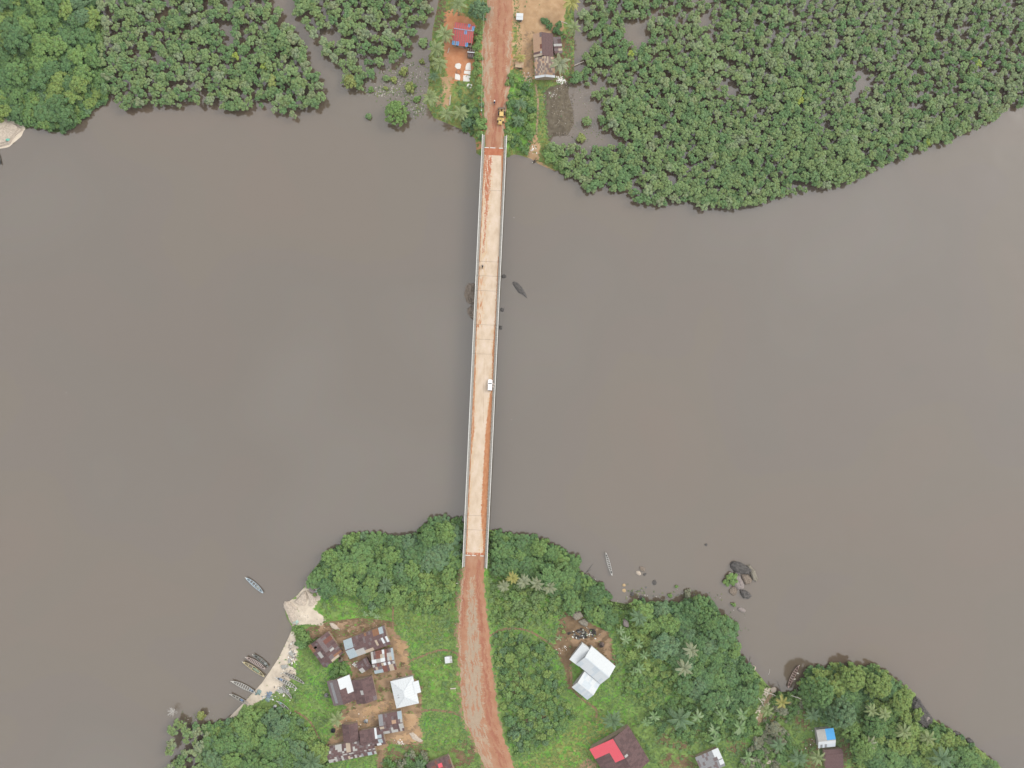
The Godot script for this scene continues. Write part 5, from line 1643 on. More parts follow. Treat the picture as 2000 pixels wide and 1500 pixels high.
# ------------------------------------------------------------------ mangroves
func mangroves() -> void:
	var areas := [
		[[1128, -300, 2330, -300, 2330, 60, 2100, 172, 2000, 207, 1900, 252, 1800, 292, 1720, 327, 1640, 362, 1560, 377, 1480, 395, 1410, 408, 1370, 402, 1330, 394, 1260, 398, 1220, 376, 1150, 370, 1105, 338, 1075, 308, 1072, 282, 1130, 278, 1168, 282, 1188, 262, 1172, 228, 1185, 215, 1150, 170, 1118, 152, 1138, 118, 1148, 96, 1140, 60], 2.6, "east"],
		[[186, -300, 515, -300, 530, 0, 552, 30, 590, 80, 616, 135, 630, 172, 628, 196, 600, 208, 572, 226, 540, 222, 480, 212, 430, 206, 400, 202, 340, 204, 290, 196, 235, 212, 212, 190, 192, 140, 196, 60], 3.1, "west"],
		[[570, -300, 835, -300, 842, 20, 815, 50, 802, 75, 800, 96, 770, 116, 735, 126, 718, 150, 700, 172, 676, 176, 655, 152, 636, 110, 608, 62, 578, 20], 3.5, "middle"],
		[[327, 1418, 345, 1410, 395, 1420, 405, 1450, 396, 1560, 322, 1560, 330, 1470], 3.4, "south"],
	]
	var all := []
	for q in areas:
		var p := poly(q[0], 3.6)
		for s in spots(p, q[1], 0.42):
			# open water shows between the trees here and there
			var gap := noise.get_noise_2d(s.x * 2.6 + 90.0, s.y * 2.6)
			var cx: float = s.x / (1.0 - 3.6 / CAM_H) * PPM + 1000.0
			var cy: float = s.y / (1.0 - 3.6 / CAM_H) * PPM + 750.0
			if gap > 0.42 or (Vector2(cx - 1245, cy - 58).length() < 27.0):
				continue
			if q[2] == "east" and cx < 1215 and cy > 150 and cy < 292 and rng.randf() < 0.35:
				continue
			var size := rng.randf_range(0.58, 1.06) * (1.0 + 0.2 * noise.get_noise_2d(s.x * 1.5, s.y * 1.5))
			if q[2] == "east":
				size *= lerpf(0.84, 1.08, clampf((cy + (1600.0 - cx) * 0.18) / 330.0, 0.0, 1.0))
			else:
				size *= 1.14
			var grey := clampf((cx - 1250.0) / 500.0, 0.0, 1.0) * clampf((330.0 - cy) / 300.0, 0.0, 1.0) if q[2] == "east" else 0.25
			var tone := "mangrove"
			var die := rng.randf() + noise.get_noise_2d(s.x * 1.2 + 50.0, s.y * 1.2) * 0.35
			if die < 0.55 * grey + 0.08:
				tone = "mangrove_grey"
			elif die > 1.12:
				tone = "mangrove_yellow"
			elif die > 0.7:
				tone = "mangrove_deep"
			all.append([size, Vector3(s.x, 0.0, s.y), tone, q[2]])
	all.sort_custom(func(a, b): return a[0] > b[0])
	var singles := 0
	var rest := {}
	var rest_tone := {"mangrove": Color(1, 1, 1), "mangrove_grey": Color(1.22, 1.08, 1.36), "mangrove_deep": Color(0.71, 0.85, 0.84), "mangrove_yellow": Color(1.58, 1.4, 0.7)}
	for a in all:
		var k := rng.randi() % mangrove_protos.size()
		if singles < 300 and in_frame(a[1] + Vector3(0, 4, 0)):
			singles += 1
			var where: String = {"east": "in the wide flooded stand east of the bridge", "west": "in the flooded stand west of the creek", "middle": "between the creek and the red-roofed house", "south": "standing in water at the lower left shore"}[a[3]]
			tree("mangrove_tree", "%s %s mangrove tree %s" % ["broad" if a[0] > 1.2 else ("large" if a[0] > 1.12 else "middling"), {"mangrove": "green", "mangrove_grey": "grey-green", "mangrove_deep": "dark green", "mangrove_yellow": "yellow-green"}[a[2]], where], "mangrove tree", mangrove_protos[k], a[2], a[1], a[0], rng.randf_range(0.85, 1.1), "mangrove trees " + where)
		else:
			if not rest.has(k):
				rest[k] = [[], []]
			rest[k][0].append(set_down(a[1].x, a[1].z, rng.randf() * TAU, a[0], 0.0, rng.randf_range(0.85, 1.1)))
			rest[k][1].append(rest_tone[a[2]])
	var o := thing("mangrove_forest", "dense mass of smaller flooded mangroves along the northern shore", "mangroves", Vector3.ZERO, 0.0, "", "stuff")
	for k in rest:
		many(o, "crowns", mangrove_protos[k][1], mats["leaf_mangrove"], rest[k][0], rest[k][1])
		many(o, "trunks", mangrove_protos[k][0], mat("bark", lin(0.16, 0.14, 0.12), 0.95), rest[k][0])
	# loners
	for q in [["bright green rounded mangrove standing alone in the water beside the north bank", 773, 220, 5.6, 6.5, "tree_light"], ["yellow-green mangrove at the mouth of the creek", 684, 158, 3.2, 5.5, "mangrove_yellow"], ["dark round tree overhanging the road behind the red-striped house", 936, 18, 4.6, 8.0, "tree_blue"], ["small yellowish mangrove standing alone in shallow water near the dead tree", 392, 1398, 1.7, 2.6, "mangrove_yellow"], ["tiny bush standing alone in the river by the creek mouth", 720, 227, 0.9, 1.4, "mangrove_deep"], ["small mangrove clump alone in the grey inlet east of the bridge head", 1146, 236, 2.0, 3.0, "mangrove"], ["low mangrove at the south end of the grey inlet", 1135, 268, 1.7, 2.6, "mangrove_yellow"]]:
		big_tree("mangrove_tree", q[0], q[1], q[2], q[3], q[4], q[5], "lone mangroves", 0.85)

# ------------------------------------------------------------------ woods and scrub of the banks
func woods_areas() -> Array:
	# outline, kind of fill, tree spacing m, scale range, heights, tones
	return [
		[[616, 1128, 650, 1082, 690, 1058, 730, 1052, 800, 1068, 832, 1030, 905, 1026, 905, 1098, 880, 1118, 830, 1108, 800, 1128, 765, 1165, 730, 1186, 700, 1140, 640, 1148], 5.4, 0.95, 1.35, ["tree", "tree", "tree_light", "tree_deep", "tree_blue"], "in the thicket west of the bridge's south end"],
		[[953, 1046, 985, 1050, 1010, 1068, 1050, 1058, 1080, 1074, 1116, 1098, 1132, 1134, 1175, 1155, 1188, 1180, 1186, 1225, 1150, 1212, 1118, 1192, 1104, 1165, 1060, 1124, 990, 1112, 955, 1100], 5.4, 0.95, 1.3, ["tree", "tree_deep", "tree_light", "tree"], "in the thicket east of the bridge's south end"],
		[[1250, 1186, 1320, 1196, 1340, 1178, 1400, 1198, 1436, 1232, 1442, 1290, 1470, 1325, 1480, 1365, 1440, 1395, 1385, 1365, 1330, 1345, 1318, 1300, 1300, 1250, 1262, 1215], 5.6, 0.95, 1.4, ["tree", "tree_deep", "tree_blue", "tree_light"], "on the wooded shore below the river rocks"],
		[[400, 1432, 440, 1424, 500, 1396, 560, 1398, 610, 1435, 632, 1475, 632, 1570, 400, 1570], 5.2, 0.9, 1.25, ["tree", "tree_blue", "tree_light", "vine"], "in the green mass at the lower left shore"],
		[[1575, 1345, 1590, 1320, 1640, 1312, 1720, 1316, 1775, 1365, 1795, 1400, 1830, 1425, 1900, 1466, 1960, 1520, 2020, 1600, 1672, 1600, 1680, 1470, 1650, 1420, 1600, 1390], 6.2, 1.0, 1.5, ["vine", "tree_light", "tree", "tree_deep", "vine"], "on the wooded promontory at the lower right"],
		[[-300, -300, 170, -300, 180, 0, 184, 130, 200, 180, 150, 218, 110, 246, 60, 232, 20, 222, -300, 205], 6.0, 1.0, 1.5, ["tree_light", "tree", "tree_deep", "vine", "tree_blue"], "in the wood at the upper left corner"],
	]

# places where no crown may stand: the bridge and its ramp, the big boulders, the yard of the white house
func kept_clear(s: Vector2, reach: float) -> bool:
	var mid := -8.1 - (s.y + 87.6) * 0.0457
	if s.y > 30.0 and s.y < 92.0 and absf(s.x - mid) < 5.8 + reach:
		return true
	for q in [[1130, 1203, 13.0], [1140, 1217, 12.0], [1112, 1215, 14.0], [1150, 1235, 24.0], [1120, 1235, 24.0], [1222, 1217, 8.0], [1796, 1392, 22.0], [1806, 1412, 16.0], [1790, 1370, 12.0]]:
		var c := W(q[0], q[1], 3.0)
		if Vector2(c.x, c.z).distance_to(s) < q[2] / PPM + reach * 0.7:
			return true
	return false

func woods() -> void:
	# named big crowns first
	for q in [["tall dark green tree whose reflection darkens the cove by the red-brown boat", 1602, 1358, 7.0, 17.0, "tree"], ["tall blue-green tree behind the cove tree on the promontory", 1648, 1398, 6.5, 14.0, "tree_blue"], ["bright yellow-green vine-covered tree at the tip of the promontory", 1668, 1328, 6.2, 9.0, "vine"], ["wide yellow-green vine-covered tree right of the promontory tip", 1718, 1340, 6.2, 9.0, "vine"], ["yellow-green tree above the bare rock slope on the promontory", 1762, 1370, 5.0, 7.0, "vine"], ["dark bushy tree in the middle of the promontory", 1712, 1418, 6.0, 9.0, "tree"], ["light green spreading tree low on the promontory", 1690, 1462, 6.0, 9.0, "tree_light"], ["square bright green vine mound between the road and the white L-shaped house", 1020, 1268, 2.9, 4.0, "tree_light"], ["dark crown on the shore beside the inlet of stones", 1158, 1160, 3.8, 5.0, "tree_deep"], ["round grey-green bush by the sandy cove path", 1512, 1424, 3.2, 4.0, "grey_bush"], ["dark green tree on the corner above the inlet of the river rocks", 1385, 1212, 5.4, 8.0, "tree"], ["large dark tree at the river edge right of the palms", 1352, 1195, 4.8, 7.0, "tree_deep"], ["bushy bright tree touching the left railing at the south bridge end", 868, 1042, 5.0, 7.5, "tree_light"], ["dark dense tree on the shore left of the south bridge end", 838, 1050, 4.6, 7.0, "tree"], ["bright shrubby tree at the river bend right of the bridge", 1052, 1072, 4.0, 6.0, "tree_light"]]:
		big_tree("broadleaf_tree", q[0], q[1], q[2], q[3], q[4], q[5], "single broadleaf trees")
	var left := 300
	var cover := []
	for q in woods_areas():
		var p: PackedVector2Array = Geometry2D.offset_polygon(poly(q[0], 4.0), 1.6)[0]
		for s in spots(p, q[1], 0.4):
			var g := gh(s.x, s.y)
			if g < -0.15 or kept_clear(s, 2.4):
				continue
			g = maxf(g, 0.0)
			var size := rng.randf_range(q[2] * 0.72, q[3]) * (1.3 if rng.randf() < 0.15 else 1.0)
			var tones: Array = q[4]
			var t: String = tones[int(clampf((noise.get_noise_2d(s.x * 1.6, s.y * 1.6) * 0.9 + 0.5 + rng.randf_range(-0.2, 0.2)) * tones.size(), 0, tones.size() - 1))]
			if left > 0 and in_frame(Vector3(s.x, 4, s.y)):
				left -= 1
				tree("broadleaf_tree", "%s %s tree %s" % ["broad" if size > 1.2 else "slighter", {"tree": "leafy green", "tree_deep": "dark green", "tree_light": "bright green", "tree_blue": "blue-green", "vine": "yellow-green"}[t], q[5]], "tree", tree_protos[rng.randi() % tree_protos.size()], t, Vector3(s.x, g, s.y), size, rng.randf_range(0.42, 0.75), "trees " + q[5])
			else:
				cover.append([tree_protos[rng.randi() % tree_protos.size()][1], set_down(s.x, s.y, rng.randf() * TAU, size, g - 0.8, rng.randf_range(0.5, 0.8)), t])
		for s in spots(p, 1.9, 0.45):
			if kept_clear(s, 0.8):
				continue
			cover.append([shrub_protos[rng.randi() % shrub_protos.size()][1], set_down(s.x, s.y, rng.randf() * TAU, rng.randf_range(0.9, 1.5)), q[4][rng.randi() % q[4].size()]])
	# scrub: shrubs one can pick out, and the low growth between them
	var scrub := [
		[[792, 1118, 884, 1118, 886, 1160, 868, 1196, 800, 1196, 772, 1168], 2.7, ["tree_light", "vine", "tree"], "in the scrub left of the southern road"],
		[[956, 1112, 1010, 1118, 1100, 1165, 1095, 1192, 1060, 1215, 1000, 1222, 962, 1225], 3.6, ["vine", "tree_light", "grass"], "in the rough grass right of the southern road"],
		[[966, 1235, 1030, 1240, 1072, 1262, 1078, 1300, 1088, 1340, 1108, 1372, 1128, 1396, 1086, 1440, 1030, 1462, 1008, 1478, 992, 1430, 974, 1350], 3.2, ["tree", "tree_light", "vine", "tree_deep", "tree_light", "tree_blue"], "in the scrub between the road and the white L-shaped house"],
		[[1204, 1200, 1250, 1190, 1300, 1255, 1318, 1345, 1270, 1385, 1215, 1340, 1222, 1290, 1206, 1240], 2.9, ["tree_light", "vine", "tree", "vine"], "on the slope right of the white L-shaped house"],
		[[1262, 1385, 1330, 1350, 1385, 1370, 1450, 1400, 1478, 1385, 1470, 1430, 1360, 1455, 1270, 1425], 3.0, ["tree_deep", "tree", "tree_light"], "among the palms above the grey tin house"],
		[[1520, 1360, 1560, 1352, 1590, 1390, 1560, 1390, 1530, 1420, 1560, 1460, 1580, 1500, 1440, 1500, 1470, 1440, 1490, 1400], 3.2, ["tree", "grey_bush", "tree_light"], "between the cove and the small blue-roofed house"],
		[[992, 145, 1030, 165, 1045, 190, 1046, 250, 1035, 296, 990, 296, 990, 190], 2.6, ["tree", "tree_light", "tree_deep", "vine"], "on the slope east of the bridge head"],
		[[905, 200, 944, 205, 946, 262, 938, 280, 905, 250], 2.6, ["tree_light", "tree", "tree_blue"], "on the slope west of the bridge head"],
		[[926, 60, 940, 60, 940, 190, 930, 195, 926, 130], 3.0, ["vine", "tree_light"], "on the verge west of the northern road"],
		[[1066, 285, 1090, 300, 1112, 338, 1100, 338, 1068, 312], 2.4, ["tree_light", "tree"], "on the spit east of the canoe landing"],
		[[576, 1228, 600, 1226, 606, 1240, 588, 1262, 582, 1260], 2.4, ["tree_light", "tree"], "above the sand landing"],
		[[650, 1295, 676, 1292, 682, 1316, 650, 1325], 2.4, ["tree", "tree_light"], "between the village houses"],
		[[1662, 1440, 1690, 1470, 1690, 1540, 1665, 1540], 3.0, ["tree_light", "vine"], "beside the rust-brown house at the lower right"],
		[[745, 1480, 830, 1460, 838, 1490, 800, 1540, 745, 1540], 3.0, ["tree", "grey_bush"], "at the bottom edge below the village"],
		[[1060, 40, 1095, 42, 1104, 72, 1085, 66], 2.6, ["tree_deep", "tree"], "behind the peach-roofed house"],
		[[715, 130, 760, 122, 850, 50, 852, 120, 838, 180, 800, 215, 745, 190, 720, 180], 6.5, ["mangrove", "mangrove_yellow", "tree_light"], "in the littered marsh west of the north bank"],
		[[1408, 1128, 1440, 1125, 1432, 1160, 1455, 1200, 1425, 1195], 4.6, ["grey_bush", "mangrove_grey", "tree_light"], "growing over the river rocks"],
		[[1300, 1150, 1385, 1140, 1400, 1170, 1310, 1180], 6.5, ["tree_light", "grey_bush"], "standing in the shallows off the wooded shore"],
		[[1780, 1380, 1800, 1392, 1800, 1408, 1775, 1404], 2.6, ["vine", "mangrove_yellow"], "on the bare rock slope of the promontory"],
	]
	left = 300
	for q in scrub:
		var p := poly(q[0], 2.5)
		for s in spots(p, q[1], 0.42):
			var t: String = q[2][rng.randi() % q[2].size()]
			var size := rng.randf_range(0.6, 1.4) * (1.5 if rng.randf() < 0.22 else 1.0)
			if q[1] < 4.0 and noise.get_noise_2d(s.x * 5.0 + 33.0, s.y * 5.0) > 0.12:
				continue
			if left > 0 and in_frame(Vector3(s.x, 2, s.y)):
				left -= 1
				var o := thing("shrub", "%s %s shrub %s" % ["large" if size > 1.1 else "small", {"tree": "leafy green", "tree_deep": "dark green", "tree_light": "bright green", "tree_blue": "blue-green", "vine": "yellow-green", "grass": "grassy green", "grey_bush": "grey-green", "mangrove": "dull green", "mangrove_grey": "dull grey-green", "mangrove_yellow": "yellowish"}[t], q[3]], "shrub", Vector3(s.x, maxf(gh(s.x, s.y), 0.0) - 0.05, s.y), rng.randf() * TAU, "shrubs " + q[3])
				var k := rng.randi() % shrub_protos.size()
				var xf := Transform3D(Basis().scaled(Vector3(size, size * rng.randf_range(0.7, 1.1), size)), Vector3.ZERO)
				part(o, "stems", shrub_protos[k][0], mat("bark", lin(0.16, 0.14, 0.12), 0.95), xf)
				part(o, "foliage", shrub_protos[k][1], mats["leaf_" + t], xf)
			else:
				cover.append([shrub_protos[rng.randi() % shrub_protos.size()][1], set_down(s.x, s.y, rng.randf() * TAU, size), t])
		if q[1] < 4.0:
			for s in spots(p, 1.7, 0.45):
				if rng.randf() < 0.55:
					cover.append([shrub_protos[rng.randi() % shrub_protos.size()][1], set_down(s.x, s.y, rng.randf() * TAU, rng.randf_range(0.3, 1.2)), q[2][rng.randi() % q[2].size()]])
	# rough weeds standing in the grass
	for q in [[[962, 1118, 1096, 1165, 1108, 1230, 1080, 1258, 1100, 1300, 1108, 1370, 1130, 1400, 1085, 1448, 1012, 1482, 980, 1350, 964, 1235], 0.62], [[780, 1112, 890, 1116, 884, 1200, 884, 1262, 820, 1262, 790, 1220], 0.5], [[1200, 1225, 1300, 1250, 1320, 1350, 1262, 1392, 1200, 1345, 1190, 1310], 0.6], [[1240, 1400, 1480, 1400, 1480, 1500, 1430, 1500, 1400, 1450, 1350, 1475, 1290, 1500, 1250, 1460], 0.42], [[600, 1150, 700, 1150, 760, 1180, 700, 1200, 640, 1205], 0.3], [[820, 1262, 890, 1290, 895, 1390, 920, 1470, 850, 1470, 830, 1380], 0.16], [[580, 1300, 640, 1300, 640, 1440, 560, 1390], 0.14], [[1480, 1390, 1640, 1400, 1670, 1500, 1480, 1500], 0.35], [[885, 150, 945, 150, 945, 220, 890, 235], 0.35], [[1046, 165, 1070, 165, 1070, 290, 1052, 270], 0.35]]:
		for s in spots(poly(q[0], 2.5), 1.25, 0.5):
			if rng.randf() < q[1] + noise.get_noise_2d(s.x * 4.0, s.y * 4.0) * 0.9 and gh(s.x, s.y) > 0.2 and not trod.any(func(t): return t.distance_squared_to(s) < 1.1):
				cover.append([shrub_protos[rng.randi() % shrub_protos.size()][1], set_down(s.x, s.y, rng.randf() * TAU, rng.randf_range(0.22, 0.62), -99.0, 0.6), ["tree_light", "vine", "grass", "tree", "grass"][rng.randi() % 5]])
	var by := {}
	for c in cover:
		var key := [c[0], c[2]]
		if not by.has(key):
			by[key] = []
		by[key].append(c[1])
	var u := thing("undergrowth", "tangled green undergrowth filling the thickets of both banks", "undergrowth", Vector3.ZERO, 0.0, "", "stuff")
	for key in by:
		many(u, "foliage", key[0], mats["leaf_" + key[1]], by[key])

func palms() -> void:
	for q in [
		["coconut palm cut off by the top edge left of the dark round tree", 894, 8, 36, 8.0, "palm"], ["coconut palm directly left of the red-striped house", 868, 66, 34, 8.0, "palm"], ["coconut palm southwest of the red-striped house, second in the row", 851, 96, 33, 8.0, "palm"], ["coconut palm left of the white drying sheets, third in the row", 858, 123, 33, 7.5, "palm"],
		["small dark palm below the row beside the white drying sheets", 847, 149, 20, 4.0, "palm_deep"], ["coconut palm leaning over the marsh at the sandy corner", 838, 190, 34, 7.5, "palm"], ["left palm of the pair at the water edge by the bridge head", 872, 222, 30, 6.0, "palm"], ["right palm of the pair at the water edge by the bridge head", 899, 220, 34, 6.5, "palm"],
		["large grey-green palm hanging over the mottled tile-like roof", 1093, 124, 40, 8.5, "palm_grey"], ["palm with yellow fronds at the top edge beside the bare yard", 1116, 4, 34, 8.0, "palm_yellow"], ["palm half hidden by mangroves behind the peach-roofed house", 1121, 54, 28, 7.0, "palm"], ["young yellow palm beside the tan-roofed stall", 1017, 113, 20, 3.5, "palm_yellow"],
		["dark palm on the slope right of the yellow loader", 1016, 203, 26, 3.5, "palm_deep"], ["dark palm on the slope below the loader near the bridge head", 1012, 235, 26, 3.5, "palm_deep"],
		["leftmost grey palm of the row right of the bridge's south end", 984, 1145, 26, 6.0, "palm_grey"], ["yellow palm of the row right of the bridge's south end", 1001, 1129, 26, 6.0, "palm_yellow"], ["second grey palm of the row right of the bridge's south end", 1023, 1136, 28, 6.0, "palm_grey"], ["third grey palm of the row right of the bridge's south end", 1048, 1141, 28, 6.0, "palm_grey"], ["rightmost grey palm of the row right of the bridge's south end", 1073, 1147, 28, 6.0, "palm_grey"],
		["wide dark palm between the white L-shaped house and the pink roof", 1197, 1408, 40, 6.5, "palm_deep"], ["wide dark palm above the grey tin house", 1328, 1405, 46, 6.5, "palm_deep"], ["feathery dark palm beside the inlet of stones", 1247, 1205, 34, 5.0, "palm_deep"], ["dry grey palm on the wooded slope above the other dry palm", 1350, 1270, 30, 6.0, "palm_grey"], ["dry grey palm low on the wooded slope", 1336, 1305, 32, 6.0, "palm_grey"],
		["thin palm beside the rusty houses at the grass edge", 658, 1405, 30, 6.0, "palm"], ["wide dark palm at the bottom edge left of the long row house", 608, 1488, 44, 5.0, "palm_deep"], ["dark palm beside the cut-off rusty house at the bottom edge", 820, 1498, 26, 4.0, "palm_deep"], ["pale palm by the end of the sandy cove path", 1498, 1388, 26, 5.0, "palm"], ["yellowish palm beside the boat cove", 1528, 1372, 28, 6.0, "palm_yellow"],
		["dark palm under the tall cove tree", 1588, 1396, 34, 5.0, "palm_deep"], ["dark palm left of the plain rust-brown house", 1560, 1482, 34, 5.0, "palm_deep"], ["green palm touching the plain rust-brown house", 1597, 1480, 30, 6.0, "palm"], ["small palm below the round grey-green bush", 1520, 1455, 30, 5.0, "palm_deep"], ["palm among vines in the middle of the promontory", 1702, 1388, 26, 8.0, "palm"], ["second palm among vines right of the promontory's middle", 1727, 1396, 26, 8.0, "palm"],
		["palm below the bare rock slope on the promontory", 1765, 1430, 30, 6.0, "palm"], ["pale palm right of the palm below the bare rock slope", 1812, 1442, 30, 6.0, "palm"], ["large dark palm at the bottom edge of the promontory", 1838, 1482, 46, 7.0, "palm_deep"], ["palm near the bottom edge left of the largest promontory palm", 1697, 1452, 30, 7.0, "palm_grey"], ["dark palm in the thicket left of the southern road", 752, 1142, 32, 4.0, "palm_deep"],
	]:
		palm(q[0], q[1], q[2], q[3], q[4], q[5], "palm trees of the " + ("north bank" if q[2] < 700 else "south bank"))
	for q in [
		["pale plantain beside the pink-grey boulder above the slope", 1212, 1232, 22, 3.0], ["plantain clump right of the white L-shaped house, upper plant", 1222, 1250, 24, 3.2], ["plantain among the slope shrubs beside the dry palm", 1248, 1258, 22, 3.0], ["plantain halfway down the slope right of the white L-shaped house", 1258, 1280, 24, 3.0], ["pale plantain below the slope's middle", 1248, 1305, 26, 3.0], ["plantain near the lower slope's left edge", 1238, 1312, 20, 2.8],
		["plantain left of the wide dark palm above the grey tin house", 1262, 1410, 24, 3.0], ["plantain at the left end above the grey tin house", 1278, 1398, 24, 3.0], ["tall plantain right of the wide dark palm", 1362, 1400, 30, 3.4], ["plantain in the dense grove, upper left", 1395, 1375, 26, 3.2], ["plantain in the dense grove, upper right", 1425, 1365, 26, 3.2], ["plantain in the dense grove, centre", 1410, 1395, 28, 3.4], ["pale plantain in the dense grove, right side", 1450, 1395, 32, 3.6], ["large pale plantain at the grove's lower right", 1445, 1420, 34, 3.6], ["plantain at the grove's lower left", 1395, 1425, 26, 3.2], ["plantain just above the grey tin house", 1398, 1445, 26, 3.0],
		["plantain right of the grey tin house", 1460, 1478, 28, 3.2], ["plantain at the grove's top edge near the path", 1470, 1358, 22, 3.0], ["plantain on the grass behind the village, left plant", 713, 1200, 14, 1.8], ["plantain on the grass behind the village, pale middle plant", 726, 1198, 16, 2.0], ["plantain on the grass behind the village, right plant", 737, 1204, 14, 1.8], ["yellow-green young plantain above the village path", 748, 1182, 12, 1.6],
		["upright plantain beside the burnt ground", 1092, 1246, 14, 2.0],
	]:
		plantain(q[0], q[1], q[2], q[3], q[4])

# ------------------------------------------------------------------ boats, rocks, small things
func boats() -> void:
	var grey := lin(0.26, 0.25, 0.23)
	var pale := lin(0.46, 0.44, 0.4)
	boat("pale blue boat afloat alone off the rock slabs", 481.5, 1127, 515.5, 1157, 1.7, lin(0.3, 0.36, 0.4), lin(0.55, 0.64, 0.7), 5, "grey 0.66 0.22")
	boat("dark grey boat outermost of the three moored together", 496, 1277, 526, 1301, 1.6, lin(0.13, 0.13, 0.12), lin(0.24, 0.25, 0.23), 3, "grey 0.78 0.2")
	boat("pinkish boat with many benches moored in the middle of three", 482, 1282, 520, 1305, 1.7, lin(0.28, 0.22, 0.2), lin(0.52, 0.42, 0.38), 9)
	boat("yellowish boat with green netting moored nearest the sand of three", 476, 1291, 518, 1320, 1.8, lin(0.34, 0.3, 0.2), lin(0.56, 0.48, 0.3), 4, "green 0.6 0.32")
	boat("grey boat with open bench bays and blue net at its stern by the sand", 454, 1328.5, 501, 1352, 1.9, lin(0.32, 0.31, 0.29), lin(0.56, 0.54, 0.5), 8, "blue 0.8 0.2")
	boat("slim grey boat with a blue bundle, lowest of the moored boats", 451.5, 1354, 494, 1379, 1.4, grey, pale, 5, "tarp 0.5 0.14")
	boat("weathered boat drawn up furthest onto the grass", 555, 1311, 596, 1333, 1.5, grey, pale, 7, "", false)
	boat("beached boat with white benches and a blue tarpaulin", 540, 1321, 582, 1343, 1.7, grey, lin(0.58, 0.56, 0.52), 7, "tarp 0.22 0.2", false)
	boat("beached wreck of pale planks below the tarpaulin boat", 552, 1338, 571, 1362, 1.3, pale, pale, 3, "grey 0.5 0.4", false)
	boat("long slim beached boat at the end of the narrow path", 543, 1367, 570, 1391, 1.3, grey, lin(0.5, 0.5, 0.46), 1, "teal 0.2 0.2", false)
	boat("old dark canoe lying at the canoe landing by the bridge head", 1040, 319, 1057, 304, 0.9, lin(0.07, 0.065, 0.06), lin(0.1, 0.09, 0.08), 2)
	boat("narrow boat with bright benches afloat off the eastern thicket", 1182.5, 1078, 1195, 1123, 1.25, lin(0.1, 0.095, 0.09), lin(0.66, 0.64, 0.6), 9)
	boat("reddish boat afloat in the dark cove beside the tall trees", 1558.5, 1298, 1537, 1342, 1.6, lin(0.2, 0.13, 0.11), lin(0.44, 0.32, 0.28), 7)
	boat("dark canoe just entering at the left edge below the pale point", -4, 296, 3, 322, 1.0, lin(0.06, 0.06, 0.06), lin(0.09, 0.09, 0.08), 2)
	for q in [["upper pale paddle sticking out from the reddish boat", 1557, 1314.5, 0.25], ["lower pale paddle sticking out from the reddish boat", 1551, 1326.5, -0.1]]:
		var b := MB.new()
		b.box(Vector3(-0.5, 0, 0), Vector3(1.1, 0.05, 0.06))
		b.block(Vector3(0.3, 0, 0), Vector3(0.7, 0.05, 0.32), Vector2(0.9, 0.9))
		var o := whole("paddle", q[0], "paddle", b.build(), mat("stem_pale", lin(0.6, 0.57, 0.5)), "paddles")
		o.transform = Transform3D(Basis(Vector3.UP, -q[3]), W(q[1], q[2], 0.5))

